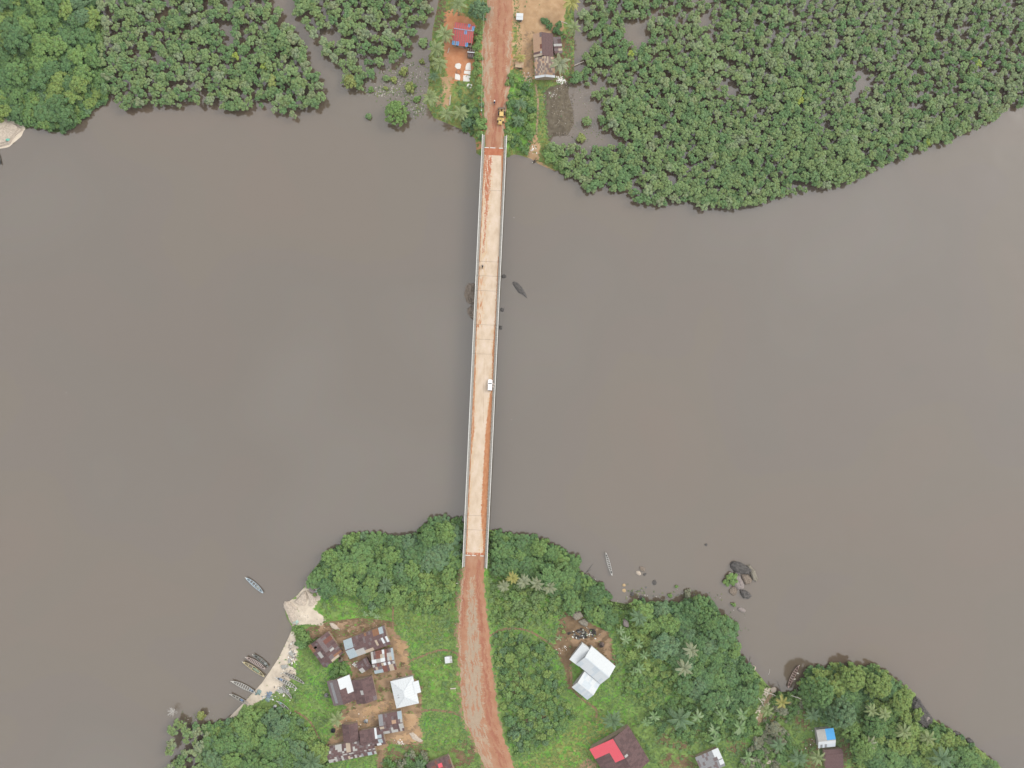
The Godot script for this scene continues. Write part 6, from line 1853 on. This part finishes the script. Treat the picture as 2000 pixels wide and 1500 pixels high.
func rocks() -> void:
	var dark := grain_mat("dark_rock", lin(0.165, 0.152, 0.143), 0.42, 1.0, 0.03, 6.0, 0.85, 4.0)
	var brown := grain_mat("brown_rock", lin(0.34, 0.275, 0.22), 0.4, 1.0, 0.04, 5.0, 0.9, 4.0)
	var cream := grain_mat("cream_rock", lin(0.52, 0.44, 0.36), 0.72, 1.0, 0.03, 7.0, 0.9, 3.0)
	var pink := grain_mat("pink_rock", lin(0.34, 0.29, 0.27), 0.6, 1.0, 0.04, 5.0, 0.9, 4.0)
	var mossy := grain_mat("mossy_rock", lin(0.5, 0.45, 0.36), 0.25, 1.0, 0.05, 4.0, 0.9, 4.0)
	# the island of rocks in the east
	rock("largest dark rounded rock of the river island", [1425, 1102, 1430, 1096, 1444, 1097, 1460, 1105, 1470, 1112, 1462, 1121, 1450, 1121, 1434, 1116, 1427, 1110], 2.4, dark, "boulder", 0.0, "", 0.6, 0.35)
	rock("light-ridged rock on the right end of the river island", [1458, 1104, 1464, 1102, 1474, 1114, 1480, 1130, 1477, 1136, 1470, 1134, 1466, 1122, 1460, 1112], 1.8, mossy, "boulder", 0.0, "", 0.45, 0.4)
	rock("small tan rock at the left of the river island", oval(1426.5, 1123, 3.2, 6.0, -15), 1.1, cream, "boulder", 0.0)
	rock("pinkish rock in the middle of the river island", [1431, 1123, 1442, 1121, 1448, 1130, 1454, 1142, 1452, 1150, 1440, 1152, 1432, 1144, 1430, 1132], 1.6, pink, "boulder", 0.0, "", 0.6, 0.3)
	rock("grey rock filling the middle of the river island below the largest rock", [1446, 1119, 1460, 1119, 1470, 1130, 1466, 1140, 1456, 1142, 1450, 1134], 1.3, brown, "boulder", 0.0, "", 0.6, 0.4)
	rock("dark rock at the lower right of the river island", [1444, 1152, 1454, 1152, 1464, 1158, 1468, 1164, 1462, 1169, 1451, 1168, 1446, 1160], 1.4, dark, "boulder", 0.0, "", 0.55, 0.35)
	rock("low overgrown rock at the lower left of the river island", oval(1432, 1153, 8, 10, 10), 0.8, brown, "boulder", 0.0, "", 0.5, 0.4)
	rock("lowest pink streaked stone of the river island", oval(1448, 1191, 9, 4, 20), 0.6, pink, "boulder", 0.0)
	rock("broad brown rock under the western railing at mid-river", [908, 562, 914, 553, 930, 552, 932, 592, 922, 596, 912, 590, 906, 576], 1.1, brown, "boulder", 0.0, "", 0.55, 0.9)
	rock("smaller brown rock below it under the western railing", [912, 602, 920, 598, 932, 600, 930, 628, 922, 622, 913, 612], 0.9, brown, "boulder", 0.0, "", 0.5, 0.9)
	rock("long grey rock barely above water east of the bridge", [1000, 552, 1004, 549, 1012, 554, 1020, 562, 1026, 572, 1030, 583, 1024, 578, 1014, 572, 1006, 562], 0.45, dark, "boulder", 0.0, "", 0.5, 0.4)
	for q in [["upper dark stone at the eastern side of the bridge", 984, 540, 5, 4], ["middle dark stone at the eastern side of the bridge", 981, 605, 5, 4], ["lower dark stone at the eastern side of the bridge", 977, 640, 5, 4]]:
		rock(q[0], oval(q[1], q[2], q[3], q[4]), 0.25, dark, "boulder", -0.02)
	rock("double grey rock of the little group in the shallows", oval(1254.5, 1111, 7.5, 4.6, 35), 0.6, brown, "boulder", 0.0)
	rock("pale oval rock of the little group in the shallows", oval(1247, 1119, 5.6, 4.2, 35), 0.7, cream, "boulder", 0.0)
	rock("small bluish rock of the little group in the shallows", oval(1259, 1121.5, 3.4, 2.4, -30), 0.3, dark, "boulder", 0.0)
	rock("lone grey rock right of the little group in the shallows", oval(1278.5, 1137.5, 4.0, 6.0, -10), 0.5, dark, "boulder", 0.0)
	rock("upper orange sand stone near the inlet", oval(1218.5, 1143, 3.0, 2.8), 0.3, grain_mat("orange_rock", lin(0.5, 0.36, 0.2), 0.7, 1.0, 0.04, 4.0), "boulder", 0.0)
	rock("lower orange sand stone near the inlet", oval(1219, 1153, 3.6, 3.6), 0.12, grain_mat("orange_rock", lin(0.5, 0.36, 0.2), 0.7, 1.0, 0.04, 4.0), "boulder", 0.0)
	rock("tiny dark snag alone in the eastern river", oval(1379, 1064, 2.6, 2.6), 0.4, dark, "boulder", 0.0)
	rock("dark weedy stone left in the inlet shallows", oval(1235, 1160, 4.0, 4.5), 0.3, dark, "boulder", 0.0)
	rock("dark weedy stone right in the inlet shallows", oval(1252, 1167, 4.0, 5.0, 20), 0.3, dark, "boulder", 0.0)
	# pale slabs of the west shore
	rock("broad cream rock slab sloping into the river at the western shore", [553, 1180, 556, 1175, 566, 1175, 576, 1179, 596, 1187, 612, 1193, 622, 1196, 630, 1203, 632, 1215, 624, 1223, 606, 1217, 588, 1219, 574, 1223, 566, 1214, 560, 1200], 1.2, cream, "rock_slab", 0.15, "rock slabs of the western shore", 0.75, 0.35)
	rock("whitish cracked rock slab above the broad cream slab", [575, 1175, 584, 1164, 592, 1155, 598, 1152, 603, 1160, 604, 1172, 601, 1182, 595, 1185, 584, 1181], 1.7, cream, "rock_slab", 0.1, "rock slabs of the western shore", 0.75, 0.35)
	rock("inland half of the cracked whitish rock slab", [600, 1154, 612, 1160, 621, 1166, 616, 1180, 612, 1189, 604, 1184, 605, 1172, 603, 1160], 1.0, cream, "rock_slab", 1.2, "rock slabs of the western shore", 0.75, 0.35)
	rock("small pink rock heap at the top of the western slabs", [594, 1142, 598, 1130, 605, 1124, 609, 1134, 606, 1146, 600, 1151], 1.2, pink, "rock_slab", 0.2, "rock slabs of the western shore", 0.5, 0.5)
	rock("rubble of pinkish stone inland of the western slabs", [608, 1142, 615, 1150, 622, 1157, 616, 1162, 606, 1156, 602, 1148], 0.7, pink, "rock_slab", 1.2, "rock slabs of the western shore", 0.5, 0.6)
	rock("cream stone beside the path behind the beach", [643, 1217, 650, 1216, 658, 1222, 664, 1228, 655, 1230, 648, 1226], 0.4, cream, "rock_slab", -99.0, "rock slabs of the western shore")
	rock("pale rock in the village yard south of the patched house", [799, 1432, 808, 1431, 818, 1440, 827, 1447, 820, 1450, 806, 1444], 0.35, cream, "rock_slab", -99.0, "rock slabs of the village")
	rock("upper mottled boulder beside the burnt ground", [1117, 1197, 1124, 1192, 1133, 1194, 1140, 1202, 1132, 1209, 1123, 1211, 1117, 1204], 1.6, mossy, "boulder", -99.0, "mottled boulders", 0.65, 0.35)
	rock("lower mottled boulder beside the burnt ground", [1128, 1213, 1140, 1207, 1150, 1215, 1147, 1222, 1142, 1224, 1133, 1218], 1.3, mossy, "boulder", -99.0, "mottled boulders", 0.65, 0.35)
	rock("pink-grey boulder at the top of the wooded slope", oval(1222, 1217, 6, 9, -25), 1.5, pink)
	rock("round tan boulder at the water by the cove", oval(1471.5, 1304, 4.6, 4.8), 1.0, cream)
	rock("tan rock at the head of the sandy cove path", oval(1510, 1348, 7, 5, -30), 0.6, cream)
	rock("dark sloping bare rock on the promontory", [1786, 1356, 1796, 1366, 1806, 1382, 1816, 1394, 1822, 1404, 1818, 1424, 1806, 1424, 1786, 1408, 1776, 1392, 1778, 1372], 1.6, dark, "rock_slab", 0.3, "rocks of the promontory", 0.8, 0.3)
	rock("light ridge of rock across the bare slope of the promontory", [1812, 1396, 1818, 1398, 1806, 1416, 1800, 1422, 1798, 1418], 0.7, pink, "rock_slab", 1.2, "rocks of the promontory")
	rock("dark rock at the water's edge low on the promontory", oval(1894, 1447, 8, 5, 25), 1.2, dark, "boulder", 0.0, "rocks of the promontory")
	rock("second dark rock at the water's edge above the lower one", oval(1868, 1432, 8, 4, 25), 0.9, dark, "boulder", 0.0, "rocks of the promontory")
	rock("grey stone lying among the promontory trees", oval(1753, 1472, 4, 9, 10), 1.2, pink, "boulder", -99.0, "rocks of the promontory")
	rock("pale rock face of the point at the upper left edge", [-40, 228, 0, 226, 20, 234, 40, 246, 44, 254, 34, 264, 18, 282, 0, 287, -40, 292], 1.2, cream, "rock_slab", 0.3, "", 0.85, 0.3)

func odds() -> void:
	# dead tree in the shallows
	var o := thing("dead_tree", "bare whitish dead tree standing in the water at lower left", "tree", W(341, 1386, 0.0))
	var dead := mat("dead_wood", lin(0.5, 0.48, 0.45), 0.95)
	var b := MB.new()
	b.tube([Vector3(0, -0.8, 0), Vector3(0, 1.0, 0), Vector3(0.1, 2.2, -0.2)], [0.16, 0.12, 0.09], 6)
	part(o, "trunk", b.build(), dead)
	for i in 26:
		var a := i * 2.39996
		var d := Vector3(cos(a), rng.randf_range(0.1, 0.9), sin(a)).normalized()
		var s := Vector3(0.05, rng.randf_range(0.7, 2.2), -0.1)
		var L := rng.randf_range(1.5, 2.8)
		var m := MB.new()
		var e := s + d * L + Vector3(rng.randf_range(-0.4, 0.4), 0.1, rng.randf_range(-0.4, 0.4))
		m.tube([s, s + d * L * 0.5 + Vector3.UP * 0.15, e], [0.055, 0.04, 0.015], 4)
		for k in 3:
			var f := s.lerp(e, rng.randf_range(0.4, 0.9))
			m.tube([f, f + (d + Vector3(rng.randfn(), rng.randfn() * 0.5, rng.randfn()) * 0.6).normalized() * rng.randf_range(0.5, 1.1)], [0.028, 0.012], 3)
		part(o, "branch", m.build(), dead)
	# drying sheets near the striped house
	var cloth := grain_mat("drying_cloth", lin(0.7, 0.67, 0.62), 0.8, 1.0, 0.05, 2.0)
	for q in [["upper left white drying sheet near the red-striped house", oval(895.5, 129.5, 6.5, 6.5)], ["upper right white drying sheet with a straight edge", [912, 123, 919, 122, 919.5, 137, 909, 137, 909, 130]], ["small middle right white drying sheet", [907, 138, 919, 138.5, 918.5, 146, 906, 143.5]], ["lower left white drying sheet", [889, 144, 899, 144.5, 898, 157, 893, 155.5, 888.5, 154]], ["large lower right white drying sheet", [904, 147, 911, 146, 919, 149, 917, 159, 905, 158.5]], ["small crumpled white sheet lowest of the drying sheets", oval(917.5, 168, 6.0, 5.0)]]:
		var c := Vector2.ZERO
		var n: int = q[1].size() / 2
		for i in n:
			c += Vector2(q[1][i * 2], q[1][i * 2 + 1]) / n
		var outline := PackedVector2Array()
		for i in n:
			outline.append(Vector2(q[1][i * 2] - c.x, q[1][i * 2 + 1] - c.y) / PPM)
		var w := whole("drying_sheet", q[0], "sheet", rock_mesh(outline, 0.09, 0.9, 0.12), cloth, "drying sheets")
		w.position = on_ground(c.x, c.y) + Vector3(0, 0.02, 0)
	var ring := MB.new()
	for k in 20:
		var a0 := TAU * k / 20
		var a1 := TAU * (k + 1) / 20
		ring.tube([Vector3(cos(a0), 0.12, sin(a0)) * Vector3(1.0, 1, 1.0), Vector3(cos(a1), 0.12, sin(a1))], [0.12, 0.12], 5, false)
	var pit := whole("hearth_ring", "round brown hearth ring among the white drying sheets", "hearth", ring.build(), mat("clay", lin(0.3, 0.17, 0.11), 0.95))
	pit.position = on_ground(896, 140)
	# planks, bench, logs
	for q in [["pale plank on the red earth below the palms by the striped house", 876, 98.5, 2.4, 0.35, 105.0, 0.0], ["long grey plank on the sandy corner north of the pair of palms", 879, 196, 4.2, 0.4, 94.0, 0.0], ["white bench-like board on the grass left of the southern road", 885, 1344, 2.4, 0.5, -3.0, 0.35], ["pale board on the bank beside the yellow palm row", 1101, 44, 3.2, 0.3, 20.0, 0.1], ["thin gangway board into the marsh east of the big palm", 1126, 127, 7.0, 0.45, -24.0, 0.4], ["white marker board in the grass left of the bridge's south end", 893.5, 1139, 1.2, 0.3, 0.0, 0.2], ["orange-brown platform at the end of the gangway board", 1149, 119, 2.2, 1.4, 20.0, 0.5]]:
		var p := on_ground(q[1], q[2])
		var pl := whole("plank", q[0], "plank", box_mesh(Vector3(q[3], 0.1, q[4])), grain_mat("plank_wood", lin(0.5, 0.44, 0.38), 0.75, 1.0, 0.05, 2.0), "boards lying about")
		pl.transform = Transform3D(Basis(Vector3.UP, -deg_to_rad(q[5])), p + Vector3(0, 0.07 + q[6], 0))
	for q in [["fallen dark branch in the water beside the eastern thicket", 1145, 1117, 9, -50, 0.12], ["thin dark pole in the water left of the reddish boat", 1524, 1345, 7, 70, 0.07], ["white stick floating in the cove", 1502, 1312, 2.6, -75, 0.07], ["broken dark stake standing in water by the cove", 1464, 1287, 2.4, -80, 0.08]]:
		var m := MB.new()
		var L: float = q[3]
		m.tube([Vector3(-L / 2, 0, 0), Vector3(0, 0.12, 0.2), Vector3(L / 2, 0.05, 0)], [q[5], q[5] * 0.9, q[5] * 0.4], 5)
		if L > 4:
			m.tube([Vector3(0, 0.1, 0.2), Vector3(L * 0.25, 0.2, 1.0)], [q[5] * 0.5, q[5] * 0.2], 4)
		var lg := whole("driftwood", q[0], "branch", m.build(), mat("drift_pale" if q[0].begins_with("white") else "drift_dark", lin(0.6, 0.58, 0.52) if q[0].begins_with("white") else lin(0.1, 0.09, 0.08), 0.9), "driftwood")
		lg.transform = Transform3D(Basis(Vector3.UP, -deg_to_rad(q[4])), W(q[1], q[2], 0.05))
	for q in [["long pale bent trunk arching over the bank by the cove", 1545, 1358, 1572, 1372], ["pale leaning trunk left of the sandy cove path", 1480, 1362, 1494, 1384], ["pale leaning trunk over the cove path's head", 1492, 1351, 1522, 1364]]:
		var a := on_ground(q[1], q[2], 2.0)
		var c := on_ground(q[3], q[4], 1.0)
		var m := MB.new()
		m.tube([c + Vector3(0, -0.3, 0), c.lerp(a, 0.5) + Vector3(0, 2.4, -0.8), a + Vector3(0, 2.2, 0)], [0.2, 0.17, 0.1], 6)
		whole("leaning_trunk", q[0], "trunk", m.build(), mat("pale_trunk", lin(0.45, 0.42, 0.37), 0.9), "pale leaning trunks")
	# landing place: nets, basins, sticks
	var nets := {"teal": lin(0.17, 0.23, 0.22), "blue": lin(0.15, 0.19, 0.24), "grey": lin(0.3, 0.3, 0.28), "green": lin(0.3, 0.4, 0.35), "aqua": lin(0.14, 0.38, 0.3)}
	for q in [["teal fishing net heap at the stern of the grey bench boat", 506, 1353, 3.2, 2.2, "teal"], ["blue fishing net heap in the middle of the sand landing", 526, 1357, 3.6, 2.8, "blue"], ["teal fishing net heap beside the long slim beached boat", 524, 1366, 3.0, 2.0, "teal"], ["grey heap of sticks and net below the tarpaulin boat", 551, 1349, 4.6, 2.6, "grey"], ["grey net heap at the top of the sand landing", 557, 1302, 3.4, 2.0, "grey"], ["small grey net heap among the stones of the landing", 570, 1278, 3.0, 2.0, "grey"], ["pale green net spread on the rock slabs", 624, 1150, 3.4, 1.6, "green"], ["pale green net at the foot of the broad cream slab", 579, 1215, 3.0, 2.2, "green"], ["green bundle on the pale point at the upper left edge", 19, 275, 1.6, 1.2, "aqua"], ["dark net tangle at the upper landing stones", 566, 1290, 2.2, 1.6, "grey"]]:
		var w := whole("fishing_net", q[0], "net", heap(q[3], q[4], 0.5, 0.9), mat("net_heap_" + q[5], nets[q[5]], 0.95), "net heaps")
		w.position = on_ground(q[1], q[2]) + Vector3(0, 1.35 if q[0].ends_with("rock slabs") or q[0].ends_with("point at the upper left edge") else 0.0, 0)
		w.rotation.y = rng.randf() * TAU
	for q in [["round white basin with a dark hollow on the grass at the landing", 537.5, 1379.5, 0.75, "white"], ["pale round basin beside the square rusty house", 666, 1288, 1.1, "cream"], ["white basin in the yard above the small square house", 715, 1408, 0.9, "white"], ["pale barrel left of the house with the white half roof", 638, 1357, 0.9, "pale"], ["dark round tank at the grass edge below the thin palm", 651, 1426, 1.0, "dark"], ["brown round pit cover right of the white L-shaped house", 1175, 1258.5, 1.2, "stripe"], ["white tank beside the plain rust-brown house", 1640, 1477, 0.7, "white"], ["pale drum left of the small blue-roofed house", 1590, 1447, 0.6, "cream"], ["pale drum by the square rusty house's lower corner", 638, 1299, 0.7, "grey"]]:
		var m := MB.new()
		var r: float = q[3]
		m.tube([Vector3(0, -0.1, 0), Vector3(0, 0.6, 0), Vector3(0, 0.64, 0), Vector3(0, 0.3, 0)], [r * 0.9, r, r * 0.72, r * 0.6], 16)
		var w := whole("basin", q[0], "basin", m.build(), TIN[q[4]], "basins and drums")
		w.position = on_ground(q[1], q[2])
	# clutter nobody would count
	var bits := MB.new()
	bits.block(Vector3(0, 0.06, 0), Vector3(0.5, 0.14, 0.34), Vector2(0.7, 0.7))
	var bm := bits.build()
	var lit := mat("litter", Color.WHITE, 0.9)
	lit.vertex_color_use_as_albedo = true
	var places := []
	var tones := []
	var strew := func(cx: float, cy: float, rx: float, ry: float, n: int, hues: Array, smin: float, smax: float) -> void:
		for i in n:
			var p := on_ground(cx + rng.randfn() * rx, cy + rng.randfn() * ry)
			var s := rng.randf_range(smin, smax)
			places.append(Transform3D(Basis(Vector3.UP, rng.randf() * TAU).scaled(Vector3(s, s * 0.8, s * rng.randf_range(0.6, 1.4))), p))
			var c: Array = hues[rng.randi() % hues.size()]
			tones.append(Color(c[0], c[1], c[2]))
	var wht := [[0.7, 0.7, 0.68], [0.6, 0.58, 0.54], [0.45, 0.42, 0.38]]
	var mixed := [[0.6, 0.58, 0.54], [0.25, 0.22, 0.19], [0.14, 0.13, 0.12], [0.4, 0.36, 0.3]]
	var weed := [[0.1, 0.14, 0.05], [0.14, 0.16, 0.06], [0.08, 0.1, 0.05], [0.3, 0.28, 0.24]]
	strew.call(1096, 157, 5, 4, 70, wht, 0.5, 1.5)
	strew.call(1032, 156, 5, 7, 60, mixed, 0.4, 1.0)
	strew.call(1078, 185, 8, 5, 40, mixed, 0.4, 0.9)
	strew.call(1095, 210, 10, 25, 160, [[0.2, 0.17, 0.13], [0.13, 0.11, 0.09], [0.28, 0.25, 0.2]], 0.3, 0.9)
	strew.call(1118, 215, 2, 22, 60, [[0.12, 0.1, 0.08], [0.16, 0.13, 0.1]], 0.6, 1.4)
	strew.call(1100, 262, 10, 2, 40, [[0.12, 0.1, 0.08], [0.16, 0.13, 0.1]], 0.6, 1.4)
	strew.call(1040, 290, 6, 6, 22, wht, 0.5, 1.3)
	strew.call(780, 150, 26, 16, 260, weed, 0.4, 1.5)
	strew.call(800, 185, 22, 14, 240, weed, 0.4, 1.5)
	strew.call(745, 178, 18, 5, 120, weed, 0.5, 1.6)
	strew.call(815, 215, 12, 7, 120, weed, 0.4, 1.6)
	strew.call(1150, 250, 22, 14, 60, weed, 0.4, 1.2)
	strew.call(1140, 200, 14, 20, 40, weed, 0.4, 1.0)
	strew.call(555, 1345, 9, 9, 130, mixed, 0.5, 1.6)
	strew.call(570, 1280, 5, 16, 110, mixed, 0.6, 1.9)
	strew.call(562, 1312, 6, 6, 60, mixed, 0.4, 1.2)
	strew.call(527, 1362, 9, 5, 70, [[0.2, 0.3, 0.3], [0.15, 0.2, 0.28], [0.6, 0.6, 0.56], [0.2, 0.18, 0.16]], 0.5, 1.3)
	strew.call(590, 1208, 12, 5, 40, mixed, 0.3, 0.9)
	strew.call(695, 1298, 5, 3, 34, wht, 0.6, 1.4)
	strew.call(720, 1410, 12, 10, 30, mixed, 0.4, 1.1)
	strew.call(700, 1225, 40, 8, 40, mixed, 0.3, 0.8)
	strew.call(782, 1450, 4, 3, 24, wht, 0.5, 1.2)
	strew.call(1140, 1238, 12, 5, 50, [[0.05, 0.05, 0.05], [0.1, 0.1, 0.1], [0.5, 0.5, 0.46], [0.24, 0.24, 0.2]], 0.5, 2.0)
	strew.call(1098, 1270, 6, 4, 16, wht, 0.3, 0.9)
	strew.call(1455, 1303, 5, 3, 26, wht, 0.6, 1.6)
	strew.call(1595, 1440, 6, 14, 24, wht, 0.4, 1.2)
	strew.call(1340, 1165, 40, 8, 90, weed + [[0.12, 0.13, 0.14]], 0.4, 1.4)
	strew.call(1245, 1160, 12, 8, 60, weed + [[0.1, 0.1, 0.1]], 0.5, 1.6)
	strew.call(1430, 1215, 10, 14, 40, weed, 0.4, 1.2)
	strew.call(1150, 1135, 8, 8, 36, [[0.14, 0.1, 0.08], [0.1, 0.08, 0.07], [0.4, 0.38, 0.36]], 0.4, 1.3)
	strew.call(840, 1290, 60, 60, 60, wht, 0.2, 0.5)
	strew.call(640, 1360, 40, 50, 46, wht, 0.2, 0.5)
	strew.call(930, 1200, 18, 60, 60, [[0.55, 0.45, 0.35], [0.62, 0.56, 0.48], [0.3, 0.2, 0.14]], 0.15, 0.45)
	strew.call(940, 1400, 18, 60, 60, [[0.55, 0.45, 0.35], [0.62, 0.56, 0.48], [0.3, 0.2, 0.14]], 0.15, 0.5)
	for k in 26:   # scraps drifting on the river
		strew.call(rng.randf_range(60, 1940), rng.randf_range(430, 1000), 2.0, 6.0, 1, wht, 0.15, 0.4)
	strew.call(385, 1405, 20, 8, 60, weed + [[0.2, 0.18, 0.16]], 0.3, 1.1)
	var lt := thing("litter", "scattered litter, sticks, stones and floating weed on both shores", "litter", Vector3.ZERO, 0.0, "", "stuff")
	many(lt, "scraps", bm, lit, places, tones)
	# overhead wire along the northern road
	var pole := thing("utility_pole", "slim pole with a white cap left of the northern road by the bridge head", "pole", on_ground(941, 221, 3.0))
	var pm := MB.new()
	pm.tube([Vector3(0, -0.5, 0), Vector3(0, 6.0, 0)], [0.11, 0.08], 8)
	part(pole, "shaft", pm.build(), mat("pole_grey", lin(0.3, 0.28, 0.25), 0.9))
	part(pole, "cap", box_mesh(Vector3(0.4, 0.16, 0.4)), TIN["white"], Transform3D(Basis(), Vector3(0, 6.05, 0)))
	var e0 := pole.position + Vector3(0, 5.9, 0)
	var e1 := W(946, -90, 9.5)
	var wm := MB.new()
	var wp := []
	var wr := []
	for i in 13:
		var t := i / 12.0
		wp.append(e0.lerp(e1, t) + Vector3.DOWN * 1.6 * 4.0 * t * (1.0 - t))
		wr.append(0.035)
	wm.tube(wp, wr, 5)
	whole("overhead_wire", "pale overhead wire running along the left verge of the northern road", "wire", wm.build(), mat("wire_pale", lin(0.5, 0.48, 0.4), 0.6))

# ------------------------------------------------------------------ grass
func ground_cover() -> void:
	var b := MB.new()
	for i in 14:
		var a := i * 2.39996
		var f := rng.randf_range(0.7, 1.35)
		b.col = Color(f * rng.randf_range(0.9, 1.2), f, f * 0.9)
		var d := Vector3(cos(a), rng.randf_range(0.3, 1.1), sin(a)).normalized()
		var at := Vector3(rng.randf_range(-0.25, 0.25), -0.02, rng.randf_range(-0.25, 0.25))
		b.leaf(at, d * rng.randf_range(0.25, 0.5), d.cross(Vector3.UP).normalized() * 0.07)
	var mesh := b.build()
	var bare := []
	for y in yards:
		bare.append(poly(y, 2.5))
	bare.append(poly([424, 1428, 475, 1371, 545, 1281, 572, 1236, 582, 1262, 580, 1310, 545, 1347, 500, 1374, 450, 1414], 1.0))
	for r in roads:
		var l := PackedVector2Array()
		for q in r:
			var p := W(q[1] - 3, q[0], q[3])
			l.append(Vector2(p.x, p.z))
		for i in range(r.size() - 1, -1, -1):
			var p := W(r[i][2] + 3, r[i][0], r[i][3])
			l.append(Vector2(p.x, p.z))
		bare.append(l)
	bare.append(poly([866, 20, 935, 40, 930, 160, 866, 215], 2.0))
	bare.append(poly([1002, -300, 1112, -300, 1105, 60, 1098, 160, 1022, 150], 2.0))
	bare.append(poly([1066, 178, 1112, 160, 1124, 240, 1108, 264, 1070, 262], 1.0))
	bare.append(poly([553, 1176, 605, 1124, 630, 1157, 632, 1215, 570, 1222], 1.0))
	var places := []
	var tones := []
	for area in [poly(SOUTH, 1.5), poly(NORTH, 1.5)]:
		for s in spots(area, 0.92, 0.5):
			if not in_frame(Vector3(s.x * 0.985, 1, s.y * 0.985)):
				continue
			var g := gh(s.x, s.y)
			if g < 0.25:
				continue
			var skip := false
			for p in bare:
				if Geometry2D.is_point_in_polygon(s, p):
					skip = rng.randf() < 0.985
					break
			if skip:
				continue
			var n := noise.get_noise_2d(s.x * 2.0, s.y * 2.0)
			if n > 0.32 and rng.randf() < 0.6:
				continue
			var k := rng.randf_range(0.6, 1.35)
			places.append(Transform3D(Basis(Vector3.UP, rng.randf() * TAU).scaled(Vector3(k, k * 0.8, k)), Vector3(s.x, g, s.y)))
			var v := rng.randf_range(0.85, 1.2)
			tones.append(Color(v * (1.0 + n * 0.35), v, v * (1.0 - n * 0.2)))
	var o := thing("grass", "short rough grass growing over both banks", "grass", Vector3.ZERO, 0.0, "", "stuff")
	many(o, "tufts", mesh, mats["leaf_grass"], places, tones)
	print("tufts ", places.size())
